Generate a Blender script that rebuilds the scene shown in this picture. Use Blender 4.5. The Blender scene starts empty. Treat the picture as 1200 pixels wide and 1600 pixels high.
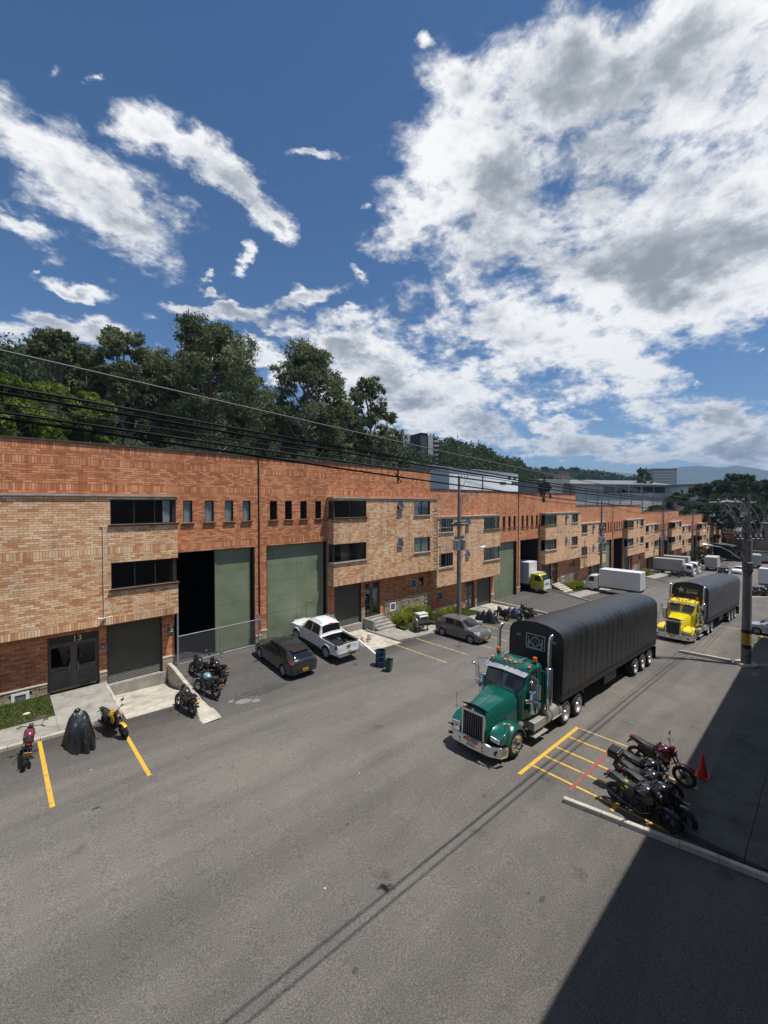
import bpy, bmesh, math, random
import numpy as np
from mathutils import Vector, Matrix, noise
random.seed(7); RNG=np.random.default_rng(7)
R=math.radians; PI=math.pi
SC=bpy.context.scene; COL=SC.collection
# ------------------------------------------------------------------ camera
CAMZ=9.0; FPX=655.0
PHI=math.atan2(700,655); CF,SF=math.cos(PHI),math.sin(PHI)
cd=bpy.data.cameras.new('camera'); cam=bpy.data.objects.new('camera',cd); COL.objects.link(cam); SC.camera=cam
cam.location=(0,0,CAMZ)
cam.rotation_euler=(R(90)-math.atan2(14,655),0,math.atan2(SF,CF)-R(90))
cd.sensor_fit='VERTICAL'; cd.sensor_height=32.0; cd.sensor_width=24.0; cd.lens=FPX/1600*32.0
cd.clip_start=.1; cd.clip_end=30000
# ------------------------------------------------------------------ light
SUNV=Vector((.20,-.31,1.0)).normalized()      # direction towards the sun
sl=bpy.data.lights.new('sun','SUN'); so=bpy.data.objects.new('sun',sl); COL.objects.link(so)
sl.energy=4.7; sl.angle=R(.5); sl.color=(1,.96,.9); so.rotation_euler=SUNV.to_track_quat('Z','Y').to_euler(); so.location=(0,0,80)
SC.view_settings.view_transform='Standard'; SC.view_settings.look='None'; SC.view_settings.gamma=1
SC.view_settings.exposure=0.2; SC.view_settings.use_curve_mapping=False
SC.cycles.max_bounces=6; SC.cycles.transparent_max_bounces=12; SC.cycles.volume_bounces=0

def aimpx(u,v):
    """world direction of a place in the sky, from where it was seen"""
    pt=math.atan2(14,655); a=(u-600)/FPX; b=(v-800)/FPX
    fw=math.cos(pt)-math.sin(pt)*b; dn=math.sin(pt)+math.cos(pt)*b
    return Vector((a*SF+fw*CF,-a*CF+fw*SF,-dn))
def azel(u,v):
    d=aimpx(u,v).normalized(); return math.atan2(d.y,d.x), math.asin(d.z)
def at_depth(u,z,v=None):
    """point z metres ahead in direction of u (height from v if given)"""
    r=(u-600)/FPX*z; x=r*SF+z*CF; y=-r*CF+z*SF
    return (x,y) if v is None else (x,y,CAMZ+(786-v)*z/FPX)

def build_world():
    w=bpy.data.worlds.new('World'); SC.world=w; w.use_nodes=True
    nt=w.node_tree; N=nt.nodes; L=nt.links; N.clear()
    def nd(t,**k):
        n=N.new(t)
        for a,b in k.items(): setattr(n,a,b)
        return n
    def mth(op,a,b=None,c=None,clamp=False):
        n=nd('ShaderNodeMath',operation=op,use_clamp=clamp)
        for i,x in enumerate((a,b,c)):
            if x is None: continue
            if isinstance(x,(int,float)): n.inputs[i].default_value=x
            else: L.new(x,n.inputs[i])
        return n.outputs[0]
    def mr(x,a,b,c,d,smooth=True):
        n=nd('ShaderNodeMapRange'); n.interpolation_type='SMOOTHSTEP' if smooth else 'LINEAR'
        L.new(x,n.inputs[0])
        for i,v in enumerate((a,b,c,d)): n.inputs[i+1].default_value=v
        return n.outputs[0]
    tc=nd('ShaderNodeTexCoord'); d=tc.outputs['Generated']
    sep=nd('ShaderNodeSeparateXYZ'); L.new(d,sep.inputs[0])
    sky=nd('ShaderNodeTexSky',sky_type='NISHITA'); sky.sun_disc=False
    sky.sun_elevation=math.asin(SUNV.z); sky.sun_rotation=math.atan2(SUNV.x,SUNV.y)
    sky.altitude=1500; sky.air_density=1.0; sky.dust_density=.6; sky.ozone_density=2.5
    def vm(op,*x):
        n=nd('ShaderNodeVectorMath',operation=op)
        for i,v in enumerate(x):
            if isinstance(v,tuple): n.inputs[i].default_value=v
            else: L.new(v,n.inputs[i])
        return n
    # noise lives on the dome, flattened towards the horizon
    zz=mth('ADD',mth('MAXIMUM',sep.outputs[2],0.0),.42)
    cb=nd('ShaderNodeCombineXYZ'); L.new(mth('DIVIDE',sep.outputs[0],zz),cb.inputs[0]); L.new(mth('DIVIDE',sep.outputs[1],zz),cb.inputs[1]); L.new(mth('MULTIPLY',sep.outputs[2],1.2),cb.inputs[2])
    P=cb.outputs[0]
    def noi(vec,sc,det,rough,dist=0,lac=2.1,off=0,col=False):
        m=nd('ShaderNodeMapping'); m.inputs['Location'].default_value=(off,off*.7,off*.3); L.new(vec,m.inputs[0])
        n=nd('ShaderNodeTexNoise'); L.new(m.outputs[0],n.inputs['Vector'])
        n.inputs['Scale'].default_value=sc; n.inputs['Detail'].default_value=det
        n.inputs['Roughness'].default_value=rough; n.inputs['Distortion'].default_value=dist; n.inputs['Lacunarity'].default_value=lac
        return n.outputs['Color' if col else 0]
    # bearing of the cloud masses: tangent plane of the sky above the street axis
    fw=vm('DOT_PRODUCT',d,(CF,SF,0)).outputs['Value']; rt=vm('DOT_PRODUCT',d,(SF,-CF,0)).outputs['Value']
    fs=mth('MAXIMUM',fw,.05); ta=mth('DIVIDE',rt,fs); te=mth('DIVIDE',sep.outputs[2],fs)
    q=nd('ShaderNodeCombineXYZ'); L.new(ta,q.inputs[0]); L.new(te,q.inputs[1])
    w1=vm('MULTIPLY_ADD',noi(P,2.4,3,.5,off=2,col=True),(.26,.22,0),(-.13,-.11,0)).outputs[0]
    w2=vm('MULTIPLY_ADD',noi(P,8,5,.6,off=7,col=True),(.17,.15,0),(-.085,-.075,0)).outputs[0]
    q=vm('ADD',vm('ADD',q.outputs[0],w1).outputs[0],w2).outputs[0]
    lob=[(980,705,260,30,0),(1120,690,150,40,0),(780,690,150,30,8),(1080,440,190,110,0),(620,560,110,55,10),(1150,250,120,160,0),(130,300,150,60,35),(640,345,75,75,0),(740,260,110,130,20),(860,420,190,130,35),(1000,330,210,210,0),(930,130,180,110,-10),(1120,110,160,160,0),(1150,400,170,150,0),
     (800,520,180,75,20),(640,600,180,75,8),(940,570,140,60,20),(1060,300,140,160,0),(720,165,60,50,0),(560,560,80,40,0),(700,660,130,40,5),
     (950,690,190,36,0),(1130,660,130,42,0),(840,650,60,22,0),(900,95,110,90,30),
     (60,250,150,70,25),(190,330,140,60,35),(-40,190,80,60,0),(250,220,70,36,30),(370,310,90,30,38),(300,250,60,30,20),(440,370,55,22,40),(490,270,50,12,5),
     (60,350,90,22,30),(150,445,60,16,20),(110,515,110,26,10),(0,560,120,40,0),(350,505,110,15,5),(480,480,60,20,-15),(560,440,36,14,40),(345,475,40,9,10),
     (380,430,16,24,30),(560,505,30,14,0),(90,110,32,26,0),(160,140,20,10,20),(410,25,16,20,0),(680,90,24,22,30),(728,10,14,16,0),(85,415,16,18,0),(470,590,60,30,0),(350,560,120,22,0),(1190,550,26,12,0),(1020,635,26,8,0),(1080,600,20,8,0),(560,340,24,12,0)]
    acc=None
    for (u,v,ru,rv,t) in lob:
        m=nd('ShaderNodeMapping',vector_type='TEXTURE'); L.new(q,m.inputs[0])
        m.inputs['Location'].default_value=((u-600)/FPX,(786-v)/FPX,0); m.inputs['Rotation'].default_value=(0,0,R(-t))
        m.inputs['Scale'].default_value=(ru/FPX,rv/FPX,1)
        l=nd('ShaderNodeVectorMath',operation='LENGTH'); L.new(m.outputs[0],l.inputs[0])
        lv=l.outputs['Value']
        if ru<60: lv=mth('ADD',lv,.20 if ru>35 else .46)
        acc=lv if acc is None else mth('SMOOTH_MIN',acc,lv,.3)
    field=mth('MAXIMUM',mth('SUBTRACT',1.0,acc),-1.1)
    # beyond the mapped masses the same broken cloud goes on
    beyond=mth('MAXIMUM',mr(fw,.62,.45,0,1),mr(te,1.22,1.5,0,1)); beyond=mth('MAXIMUM',beyond,mr(mth('ABSOLUTE',ta),.98,1.3,0,1))
    gen=mth('MULTIPLY_ADD',noi(P,.8,3,.5,off=3.1),5.0,-2.6)
    mix=nd('ShaderNodeMix',data_type='FLOAT'); L.new(beyond,mix.inputs[0]); L.new(field,mix.inputs[2]); L.new(gen,mix.inputs[3])
    field=mix.outputs[0]
    def body(off):
        p=vm('ADD',P,off).outputs[0] if off else P
        n1=noi(p,3.4,11,.60,.25,off=1.7); n2=noi(p,12,8,.62,.15,off=5.2)
        return mth('ADD',mth('MULTIPLY_ADD',n1,4.3,-2.25),mth('ADD',mth('MULTIPLY_ADD',n2,2.6,-1.32),mth('MULTIPLY_ADD',noi(p,34,5,.6,.1,off=11.3),1.2,-.6)))
    n=body(None)
    dens=mth('ADD',mth('MINIMUM',mth('MULTIPLY_ADD',field,1.85,.0),1.22),n)
    alpha=mth('POWER',mr(dens,-.42,.92,0,1),1.2)
    # light comes from above: compare with the cloud a little higher up
    nup=body((.0,.0,.075)); rel=mth('SUBTRACT',nup,n)
    n3=noi(P,3.2,6,.50,.3,off=8.9); n4=noi(P,1.5,4,.5,.3,off=4.4)
    th=mth('ADD',mr(dens,.50,2.2,.0,.72),mth('MULTIPLY_ADD',n3,2.3,-1.17))
    th=mth('ADD',th,mth('MULTIPLY_ADD',n4,1.6,-.80)); th=mth('ADD',th,mth('MULTIPLY',rel,.30))
    shade=mr(th,-.10,.85,0,1)
    cr=nd('ShaderNodeValToRGB'); L.new(shade,cr.inputs[0]); e=cr.color_ramp.elements
    e[0].color=(1.0,1.0,1.0,1); e[0].position=0; e[1].color=(.30,.33,.37,1); e[1].position=1
    x=e.new(.35); x.color=(.74,.76,.79,1); x=e.new(.62); x.color=(.50,.53,.57,1)
    bs=nd('ShaderNodeBackground'); bs.inputs[1].default_value=.096
    hs=nd('ShaderNodeHueSaturation'); L.new(sky.outputs[0],hs.inputs['Color']); hs.inputs['Saturation'].default_value=1.20; hs.inputs['Value'].default_value=.95
    L.new(hs.outputs[0],bs.inputs[0])
    bc=nd('ShaderNodeBackground'); bc.inputs[1].default_value=.90; L.new(cr.outputs[0],bc.inputs[0])
    up=mr(sep.outputs[2],-.01,.03,0,1)
    alpha=mth('MULTIPLY',alpha,up)
    ms=nd('ShaderNodeMixShader'); L.new(alpha,ms.inputs[0]); L.new(bs.outputs[0],ms.inputs[1]); L.new(bc.outputs[0],ms.inputs[2])
    o=nd('ShaderNodeOutputWorld'); L.new(ms.outputs[0],o.inputs[0])
build_world()

# ------------------------------------------------------------------ materials
MATS={}
def newmat(name):
    m=bpy.data.materials.new(name); m.use_nodes=True; nt=m.node_tree; nt.nodes.clear()
    o=nt.nodes.new('ShaderNodeOutputMaterial'); b=nt.nodes.new('ShaderNodeBsdfPrincipled')
    nt.links.new(b.outputs[0],o.inputs[0]); MATS[name]=m
    return m,nt,b,o
def noise_fac(nt,scale,det=5,rough=.6,coord='Object',stretch=(1,1,1),dist=0):
    tc=nt.nodes.new('ShaderNodeTexCoord'); mp=nt.nodes.new('ShaderNodeMapping'); mp.inputs['Scale'].default_value=stretch
    n=nt.nodes.new('ShaderNodeTexNoise'); n.inputs['Scale'].default_value=scale; n.inputs['Detail'].default_value=det
    n.inputs['Roughness'].default_value=rough; n.inputs['Distortion'].default_value=dist
    nt.links.new(tc.outputs[coord],mp.inputs[0]); nt.links.new(mp.outputs[0],n.inputs['Vector'])
    return n.outputs[0]
def ramp(nt,fac,stops):
    r=nt.nodes.new('ShaderNodeValToRGB'); nt.links.new(fac,r.inputs[0]); e=r.color_ramp.elements
    e[0].position,e[0].color=stops[0][0],(*stops[0][1],1)
    e[1].position,e[1].color=stops[-1][0],(*stops[-1][1],1)
    for p,c in stops[1:-1]:
        x=e.new(p); x.color=(*c,1)
    return r.outputs[0]
def mixc(nt,fac,a,b,mode='MIX'):
    m=nt.nodes.new('ShaderNodeMix'); m.data_type='RGBA'; m.blend_type=mode
    for i,x in ((0,fac),(6,a),(7,b)):
        if isinstance(x,(int,float)): m.inputs[i].default_value=x
        elif isinstance(x,tuple): m.inputs[i].default_value=(*x,1)
        else: nt.links.new(x,m.inputs[i])
    return m.outputs[2]
def bump(nt,b,h,st,dist=.02):
    bm=nt.nodes.new('ShaderNodeBump'); bm.inputs['Strength'].default_value=st; bm.inputs['Distance'].default_value=dist
    nt.links.new(h,bm.inputs['Height']); nt.links.new(bm.outputs[0],b.inputs['Normal'])
def pm(name,col,rough=.6,metal=0,var=.12,scale=3,bmp=0,bs=None,spec=None,coat=0,rv=.1,island=0):
    """plain procedural paint / metal / plastic with uneven tone and roughness"""
    if name in MATS: return MATS[name]
    m,nt,b,o=newmat(name)
    f=noise_fac(nt,scale,6,.62)
    lo=tuple(c*(1-var) for c in col); hi=tuple(min(1,c*(1+var)) for c in col)
    c=ramp(nt,f,[(.3,lo),(.7,hi)])
    if island:
        g=nt.nodes.new('ShaderNodeNewGeometry'); k=nt.nodes.new('ShaderNodeMapRange'); nt.links.new(g.outputs['Random Per Island'],k.inputs[0])
        k.inputs[3].default_value=1-island; k.inputs[4].default_value=1+island
        cc=nt.nodes.new('ShaderNodeCombineColor'); [nt.links.new(k.outputs[0],cc.inputs[i]) for i in range(3)]
        c=mixc(nt,1.0,c,cc.outputs[0],'MULTIPLY')
    nt.links.new(c,b.inputs['Base Color'])
    mr=nt.nodes.new('ShaderNodeMapRange'); nt.links.new(f,mr.inputs[0]); mr.inputs[1].default_value=.3; mr.inputs[2].default_value=.7
    mr.inputs[3].default_value=max(.02,rough-rv*rough); mr.inputs[4].default_value=min(1,rough+rv*rough); nt.links.new(mr.outputs[0],b.inputs['Roughness'])
    b.inputs['Metallic'].default_value=metal
    if spec is not None: b.inputs['Specular IOR Level'].default_value=spec
    if coat: b.inputs['Coat Weight'].default_value=coat; b.inputs['Coat Roughness'].default_value=.06
    if bmp: bump(nt,b,noise_fac(nt,bs or scale*8,6,.7),bmp,.01)
    return m

def asphalt(name,base=.085,tracks=True):
    m,nt,b,o=newmat(name)
    g=noise_fac(nt,38,3,.75); big=noise_fac(nt,.22,5,.6,dist=.6); mid=noise_fac(nt,1.3,6,.65); st=noise_fac(nt,1,6,.62,stretch=(.05,.55,1),dist=.4)
    w=(1.075,1.0,.91)
    c1=ramp(nt,g,[(.28,tuple(base*.38*k for k in w)),(.5,tuple(base*k for k in w)),(.72,tuple(base*1.95*k for k in w))])
    c2=ramp(nt,big,[(.35,(.90,.90,.91)),(.65,(1.07,1.06,1.05))])
    c3=ramp(nt,mid,[(.3,(.94,.94,.94)),(.7,(1.05,1.05,1.05))])
    c=mixc(nt,1.0,c1,c2,'MULTIPLY'); c=mixc(nt,1.0,c,c3,'MULTIPLY')
    if tracks:
        # the driven lane is polished paler than the bays
        tl=nt.nodes.new('ShaderNodeTexCoord'); sl_=nt.nodes.new('ShaderNodeSeparateXYZ'); nt.links.new(tl.outputs['Object'],sl_.inputs[0]); ml=nt.nodes.new('ShaderNodeMath'); ml.operation='MULTIPLY_ADD'; ml.inputs[1].default_value=5.0; nt.links.new(big,ml.inputs[0]); nt.links.new(sl_.outputs[1],ml.inputs[2])
        mp_=nt.nodes.new('ShaderNodeMapRange'); nt.links.new(ml.outputs[0],mp_.inputs[0]); mp_.inputs[1].default_value=0; mp_.inputs[2].default_value=25
        c5=ramp(nt,mp_.outputs[0],[(.16,(.82,.81,.80)),(.42,(1.10,1.09,1.07)),(.72,(1.12,1.12,1.10)),(.90,(.86,.86,.87))]); c=mixc(nt,1.0,c,c5,'MULTIPLY')
        c4=ramp(nt,st,[(.36,(.80,.80,.80)),(.52,(1.0,1.0,1.0)),(.68,(1.22,1.20,1.16))]); c=mixc(nt,1.0,c,c4,'MULTIPLY')
        # oil spots
        v=nt.nodes.new('ShaderNodeTexVoronoi'); v.inputs['Scale'].default_value=.42; v.inputs['Randomness'].default_value=1
        tc=nt.nodes.new('ShaderNodeTexCoord'); mx=nt.nodes.new('ShaderNodeMixRGB') if False else None
        nn=nt.nodes.new('ShaderNodeTexNoise'); nn.inputs['Scale'].default_value=2.5; nt.links.new(tc.outputs['Object'],nn.inputs['Vector'])
        va=nt.nodes.new('ShaderNodeVectorMath'); va.operation='MULTIPLY_ADD'; va.inputs[1].default_value=(.5,.5,.5)
        nt.links.new(nn.outputs['Color'],va.inputs[0]); nt.links.new(tc.outputs['Object'],va.inputs[2]); nt.links.new(va.outputs[0],v.inputs['Vector'])
        sp=ramp(nt,v.outputs['Distance'],[(.05,(.62,.60,.58)),(.12,(1,1,1))]); c=mixc(nt,.75,c,sp,'MULTIPLY')
        # cracks and seams
        cr=nt.nodes.new('ShaderNodeTexVoronoi'); cr.feature='DISTANCE_TO_EDGE'; cr.inputs['Scale'].default_value=.16
        va2=nt.nodes.new('ShaderNodeVectorMath'); va2.operation='MULTIPLY_ADD'; va2.inputs[1].default_value=(1.6,1.6,0)
        n2=nt.nodes.new('ShaderNodeTexNoise'); n2.inputs['Scale'].default_value=.9; n2.inputs['Detail'].default_value=7; nt.links.new(tc.outputs['Object'],n2.inputs['Vector'])
        nt.links.new(n2.outputs['Color'],va2.inputs[0]); nt.links.new(tc.outputs['Object'],va2.inputs[2]); nt.links.new(va2.outputs[0],cr.inputs['Vector'])
        ck=ramp(nt,cr.outputs['Distance'],[(.0015,(.62,.62,.62)),(.006,(1,1,1))]); c=mixc(nt,.22,c,ck,'MULTIPLY')
    nt.links.new(c,b.inputs['Base Color']); b.inputs['Roughness'].default_value=.86; b.inputs['Specular IOR Level'].default_value=.3
    bump(nt,b,g,.55,.02)
    return m
def concrete(name,col=(.33,.31,.27),sc=1.2,stain=.35,bp=.3):
    m,nt,b,o=newmat(name)
    a=noise_fac(nt,sc,8,.68,dist=.5); g=noise_fac(nt,30,3,.7); s=noise_fac(nt,.8,6,.7,stretch=(2.5,2.5,.4))
    c=ramp(nt,a,[(.3,tuple(x*(1-stain) for x in col)),(.52,col),(.72,tuple(min(1,x*1.25) for x in col))])
    c=mixc(nt,1.0,c,ramp(nt,g,[(.3,(.86,.86,.86)),(.7,(1.1,1.1,1.1))]),'MULTIPLY')
    c=mixc(nt,.6,c,ramp(nt,s,[(.35,(.62,.6,.56)),(.55,(1,1,1))]),'MULTIPLY')
    nt.links.new(c,b.inputs['Base Color']); b.inputs['Roughness'].default_value=.85
    bump(nt,b,g,bp,.01)
    return m
def streaks(nt,g,c):
    # rain streaks and grime, running down the wall
    mp=nt.nodes.new('ShaderNodeMapping'); mp.inputs['Scale'].default_value=(2.2,2.2,.16); nt.links.new(g.outputs['Position'],mp.inputs[0])
    n=nt.nodes.new('ShaderNodeTexNoise'); n.inputs['Scale'].default_value=1.0; n.inputs['Detail'].default_value=7; n.inputs['Roughness'].default_value=.65; nt.links.new(mp.outputs[0],n.inputs['Vector'])
    n2=nt.nodes.new('ShaderNodeTexNoise'); n2.inputs['Scale'].default_value=.35; n2.inputs['Detail'].default_value=6; nt.links.new(g.outputs['Position'],n2.inputs['Vector'])
    c=mixc(nt,1.0,c,ramp(nt,n.outputs[0],[(.32,(.74,.72,.70)),(.50,(1,1,1)),(.72,(1.06,1.05,1.03))]),'MULTIPLY')
    return mixc(nt,1.0,c,ramp(nt,n2.outputs[0],[(.30,(.86,.85,.84)),(.5,(1,1,1)),(.7,(1.05,1.04,1.02))]),'MULTIPLY')
def brick_piece(name,stops,spread=.86):
    """fired clay: every brick its own tone, over the mesh islands or the objects"""
    m,nt,b,o=newmat(name)
    g=nt.nodes.new('ShaderNodeNewGeometry'); oi=nt.nodes.new('ShaderNodeObjectInfo'); a=nt.nodes.new('ShaderNodeMath'); a.operation='ADD'
    nt.links.new(g.outputs['Random Per Island'],a.inputs[0]); nt.links.new(oi.outputs['Random'],a.inputs[1])
    fr=nt.nodes.new('ShaderNodeMath'); fr.operation='FRACT'; nt.links.new(a.outputs[0],fr.inputs[0])
    big=nt.nodes.new('ShaderNodeTexNoise'); big.inputs['Scale'].default_value=.55; big.inputs['Detail'].default_value=4
    nt.links.new(g.outputs['Position'],big.inputs['Vector'])
    md=nt.nodes.new('ShaderNodeMath'); md.operation='MULTIPLY_ADD'; md.inputs[1].default_value=spread; md.use_clamp=True
    sh=nt.nodes.new('ShaderNodeMath'); sh.operation='MULTIPLY_ADD'; sh.inputs[1].default_value=.35; sh.inputs[2].default_value=-.175+(1-spread)/2
    nt.links.new(big.outputs[0],sh.inputs[0]); nt.links.new(fr.outputs[0],md.inputs[0]); nt.links.new(sh.outputs[0],md.inputs[2])
    c=ramp(nt,md.outputs[0],stops)
    fn=nt.nodes.new('ShaderNodeTexNoise'); fn.inputs['Scale'].default_value=9; fn.inputs['Detail'].default_value=6; fn.inputs['Roughness'].default_value=.7; nt.links.new(g.outputs['Position'],fn.inputs['Vector'])
    c=mixc(nt,1.0,c,ramp(nt,fn.outputs[0],[(.3,(.82,.82,.82)),(.7,(1.13,1.12,1.1))]),'MULTIPLY')
    c=streaks(nt,g,c)
    nt.links.new(c,b.inputs['Base Color']); b.inputs['Roughness'].default_value=.9; b.inputs['Specular IOR Level'].default_value=.25
    return m
REDS=[(0,(.36,.12,.055)),(.3,(.50,.185,.085)),(.6,(.67,.28,.14)),(.85,(.73,.36,.195)),(1,(.70,.39,.23))]
CRMS=[(0,(.48,.20,.09)),(.18,(.62,.32,.16)),(.45,(.76,.47,.27)),(.75,(.82,.57,.36)),(1,(.88,.72,.53))]
def brick_wall(name,stops,mort):
    """for walls too far away to tell single bricks apart"""
    m,nt,b,o=newmat(name)
    g=nt.nodes.new('ShaderNodeNewGeometry'); sp=nt.nodes.new('ShaderNodeSeparateXYZ'); nt.links.new(g.outputs['Position'],sp.inputs[0])
    ad=nt.nodes.new('ShaderNodeMath'); nt.links.new(sp.outputs[0],ad.inputs[0]); nt.links.new(sp.outputs[1],ad.inputs[1])
    cb=nt.nodes.new('ShaderNodeCombineXYZ'); nt.links.new(ad.outputs[0],cb.inputs[0]); nt.links.new(sp.outputs[2],cb.inputs[1])
    br=nt.nodes.new('ShaderNodeTexBrick'); nt.links.new(cb.outputs[0],br.inputs['Vector']); br.inputs['Scale'].default_value=1
    br.inputs['Brick Width'].default_value=.36; br.inputs['Row Height'].default_value=.116; br.inputs['Mortar Size'].default_value=.009
    br.inputs['Color1'].default_value=(0,0,0,1); br.inputs['Color2'].default_value=(1,1,1,1); br.inputs['Mortar'].default_value=(.5,.5,.5,1)
    big=nt.nodes.new('ShaderNodeTexNoise'); big.inputs['Scale'].default_value=.55; big.inputs['Detail'].default_value=5; nt.links.new(g.outputs['Position'],big.inputs['Vector'])
    v=mixc(nt,.25,br.outputs['Color'],big.outputs[0])
    c=ramp(nt,v,[(.12+.76*p,q) for p,q in stops]); c=mixc(nt,.42,c,stops[2][1]); c=mixc(nt,br.outputs['Fac'],c,mort)
    c=streaks(nt,g,c)
    nt.links.new(c,b.inputs['Base Color']); b.inputs['Roughness'].default_value=.92; b.inputs['Specular IOR Level'].default_value=.2
    return m
def glassmat(name,tint=(.5,.55,.55),amt=.55,rough=.03):
    m,nt,b,o=newmat(name); nt.nodes.remove(b)
    t=nt.nodes.new('ShaderNodeBsdfTransparent'); t.inputs[0].default_value=(*tint,1)
    g=nt.nodes.new('ShaderNodeBsdfGlossy'); g.inputs['Roughness'].default_value=rough; g.inputs[0].default_value=(.9,.95,1,1)
    f=nt.nodes.new('ShaderNodeFresnel'); f.inputs[0].default_value=1.55
    a=nt.nodes.new('ShaderNodeMath'); a.operation='MULTIPLY_ADD'; a.inputs[1].default_value=.48; a.inputs[2].default_value=.012; nt.links.new(f.outputs[0],a.inputs[0])
    s=nt.nodes.new('ShaderNodeMixShader'); nt.links.new(a.outputs[0],s.inputs[0]); nt.links.new(t.outputs[0],s.inputs[1]); nt.links.new(g.outputs[0],s.inputs[2])
    nt.links.new(s.outputs[0],o.inputs[0]); return m
def leafmat(name,c0,c1,c2,tr=.25):
    m,nt,b,o=newmat(name); nt.nodes.remove(b)
    g=nt.nodes.new('ShaderNodeNewGeometry'); n=nt.nodes.new('ShaderNodeTexNoise'); n.inputs['Scale'].default_value=.22; n.inputs['Detail'].default_value=3; nt.links.new(g.outputs['Position'],n.inputs['Vector'])
    oi=nt.nodes.new('ShaderNodeObjectInfo')
    a=nt.nodes.new('ShaderNodeMath'); a.operation='MULTIPLY_ADD'; a.inputs[1].default_value=.5; nt.links.new(g.outputs['Random Per Island'],a.inputs[0])
    k=nt.nodes.new('ShaderNodeMath'); k.operation='MULTIPLY_ADD'; k.inputs[1].default_value=1.3; k.inputs[2].default_value=-.42; nt.links.new(n.outputs[0],k.inputs[0]); nt.links.new(k.outputs[0],a.inputs[2])
    c=ramp(nt,a.outputs[0],[(0,c0),(.5,c1),(1,c2)])
    d=nt.nodes.new('ShaderNodeBsdfDiffuse'); t=nt.nodes.new('ShaderNodeBsdfTranslucent'); nt.links.new(c,d.inputs[0]); nt.links.new(c,t.inputs[0])
    s=nt.nodes.new('ShaderNodeMixShader'); s.inputs[0].default_value=tr; nt.links.new(d.outputs[0],s.inputs[1]); nt.links.new(t.outputs[0],s.inputs[2]); nt.links.new(s.outputs[0],o.inputs[0])
    return m

M_ASPH=asphalt('asphalt',.120); M_ASPH2=asphalt('asphalt_apron',.100)
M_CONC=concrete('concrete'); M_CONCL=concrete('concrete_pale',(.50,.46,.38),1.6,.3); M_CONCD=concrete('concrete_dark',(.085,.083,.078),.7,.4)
M_POLE=concrete('pole_concrete',(.185,.18,.172),2,.25,.15)
M_RBP=brick_piece('red_brick',REDS,.62); M_CBP=brick_piece('cream_brick',CRMS,.76)
M_RBW=brick_wall('red_brick_wall',REDS,(.30,.16,.10)); M_CBW=brick_wall('cream_brick_wall',CRMS,(.40,.26,.16))
M_MORT=pm('mortar_red',(.22,.115,.07),.95,var=.2,scale=6); M_MORTC=pm('mortar_cream',(.30,.19,.115),.95,var=.2,scale=6)
M_STONE=brick_piece('plinth_stone',[(0,(.20,.155,.10)),(.4,(.34,.27,.18)),(.7,(.44,.37,.26)),(1,(.30,.25,.19))])
M_LEDGE=pm('ledge_stone',(.62,.57,.48),.8,var=.15,scale=4)
M_COPE=pm('coping',(.055,.05,.047),.6,var=.3,scale=2); M_COPEC=pm('coping_concrete',(.36,.33,.29),.85,var=.3,scale=3)
M_GATE=pm('gate_green',(.19,.225,.14),.5,var=.18,scale=.9,bmp=.35,bs=1.6,rv=.2); M_SHUT=pm('shutter_brown',(.085,.080,.062),.5,var=.15,scale=1.2)
M_FRAME=pm('frame_dark',(.035,.03,.026),.45,var=.2); M_ALU=pm('aluminium',(.45,.46,.47),.35,.8,var=.1); M_DFR=pm('door_frame',(.115,.095,.078),.45,var=.1)
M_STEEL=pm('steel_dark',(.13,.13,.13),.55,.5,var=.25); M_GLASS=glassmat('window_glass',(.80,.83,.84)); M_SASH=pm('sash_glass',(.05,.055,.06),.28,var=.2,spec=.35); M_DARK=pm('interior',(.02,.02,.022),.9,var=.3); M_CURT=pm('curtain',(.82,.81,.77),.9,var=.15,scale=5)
M_CARD=pm('cardboard',(.22,.12,.07),.9,var=.25,scale=4)
def worn(name,col,base,wear):
    m,nt,b_,o=newmat(name); f=noise_fac(nt,7,8,.7); g=noise_fac(nt,38,3,.75)
    k=nt.nodes.new('ShaderNodeMapRange'); nt.links.new(f,k.inputs[0]); k.inputs[1].default_value=wear; k.inputs[2].default_value=wear+.09
    c1=ramp(nt,g,[(.3,tuple(x*.72 for x in col)),(.7,tuple(min(1,x*1.15) for x in col))])
    nt.links.new(mixc(nt,k.outputs[0],c1,base),b_.inputs['Base Color']); b_.inputs['Roughness'].default_value=.8; bump(nt,b_,g,.4,.01); return m
M_WHITE=pm('white_paint',(.80,.80,.79),.5,var=.05); M_YEL=worn('line_yellow',(.66,.40,.045),(.16,.14,.11),.57); M_YELP=worn('line_pale',(.56,.43,.16),(.17,.155,.13),.50)
M_REDL=worn('line_red',(.30,.075,.055),(.15,.13,.12),.50); M_GALV=pm('galvanised',(.40,.42,.44),.45,.6,var=.2)
M_BLK=pm('black_plastic',(.016,.016,.017),.45,var=.3); M_RUB=pm('rubber',(.022,.021,.02),.8,var=.25,scale=8); M_CHR=pm('chrome',(.72,.73,.75),.14,1,var=.06,rv=.3)
M_ALW=pm('wheel_alloy',(.62,.63,.64),.34,.7,var=.15); M_AMB=pm('amber_lens',(.75,.16,.02),.25,var=.1); M_RLENS=pm('red_lens',(.35,.012,.012),.2,var=.1); M_CLENS=pm('clear_lens',(.6,.62,.63),.08,.4,var=.1)
M_CGL=pm('car_glass',(.012,.014,.016),.05,var=.1,spec=.7); M_PLY=pm('plate_yellow',(.78,.42,.03),.5,var=.08); M_PLW=pm('plate_white',(.62,.62,.60),.5,var=.08)
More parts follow.
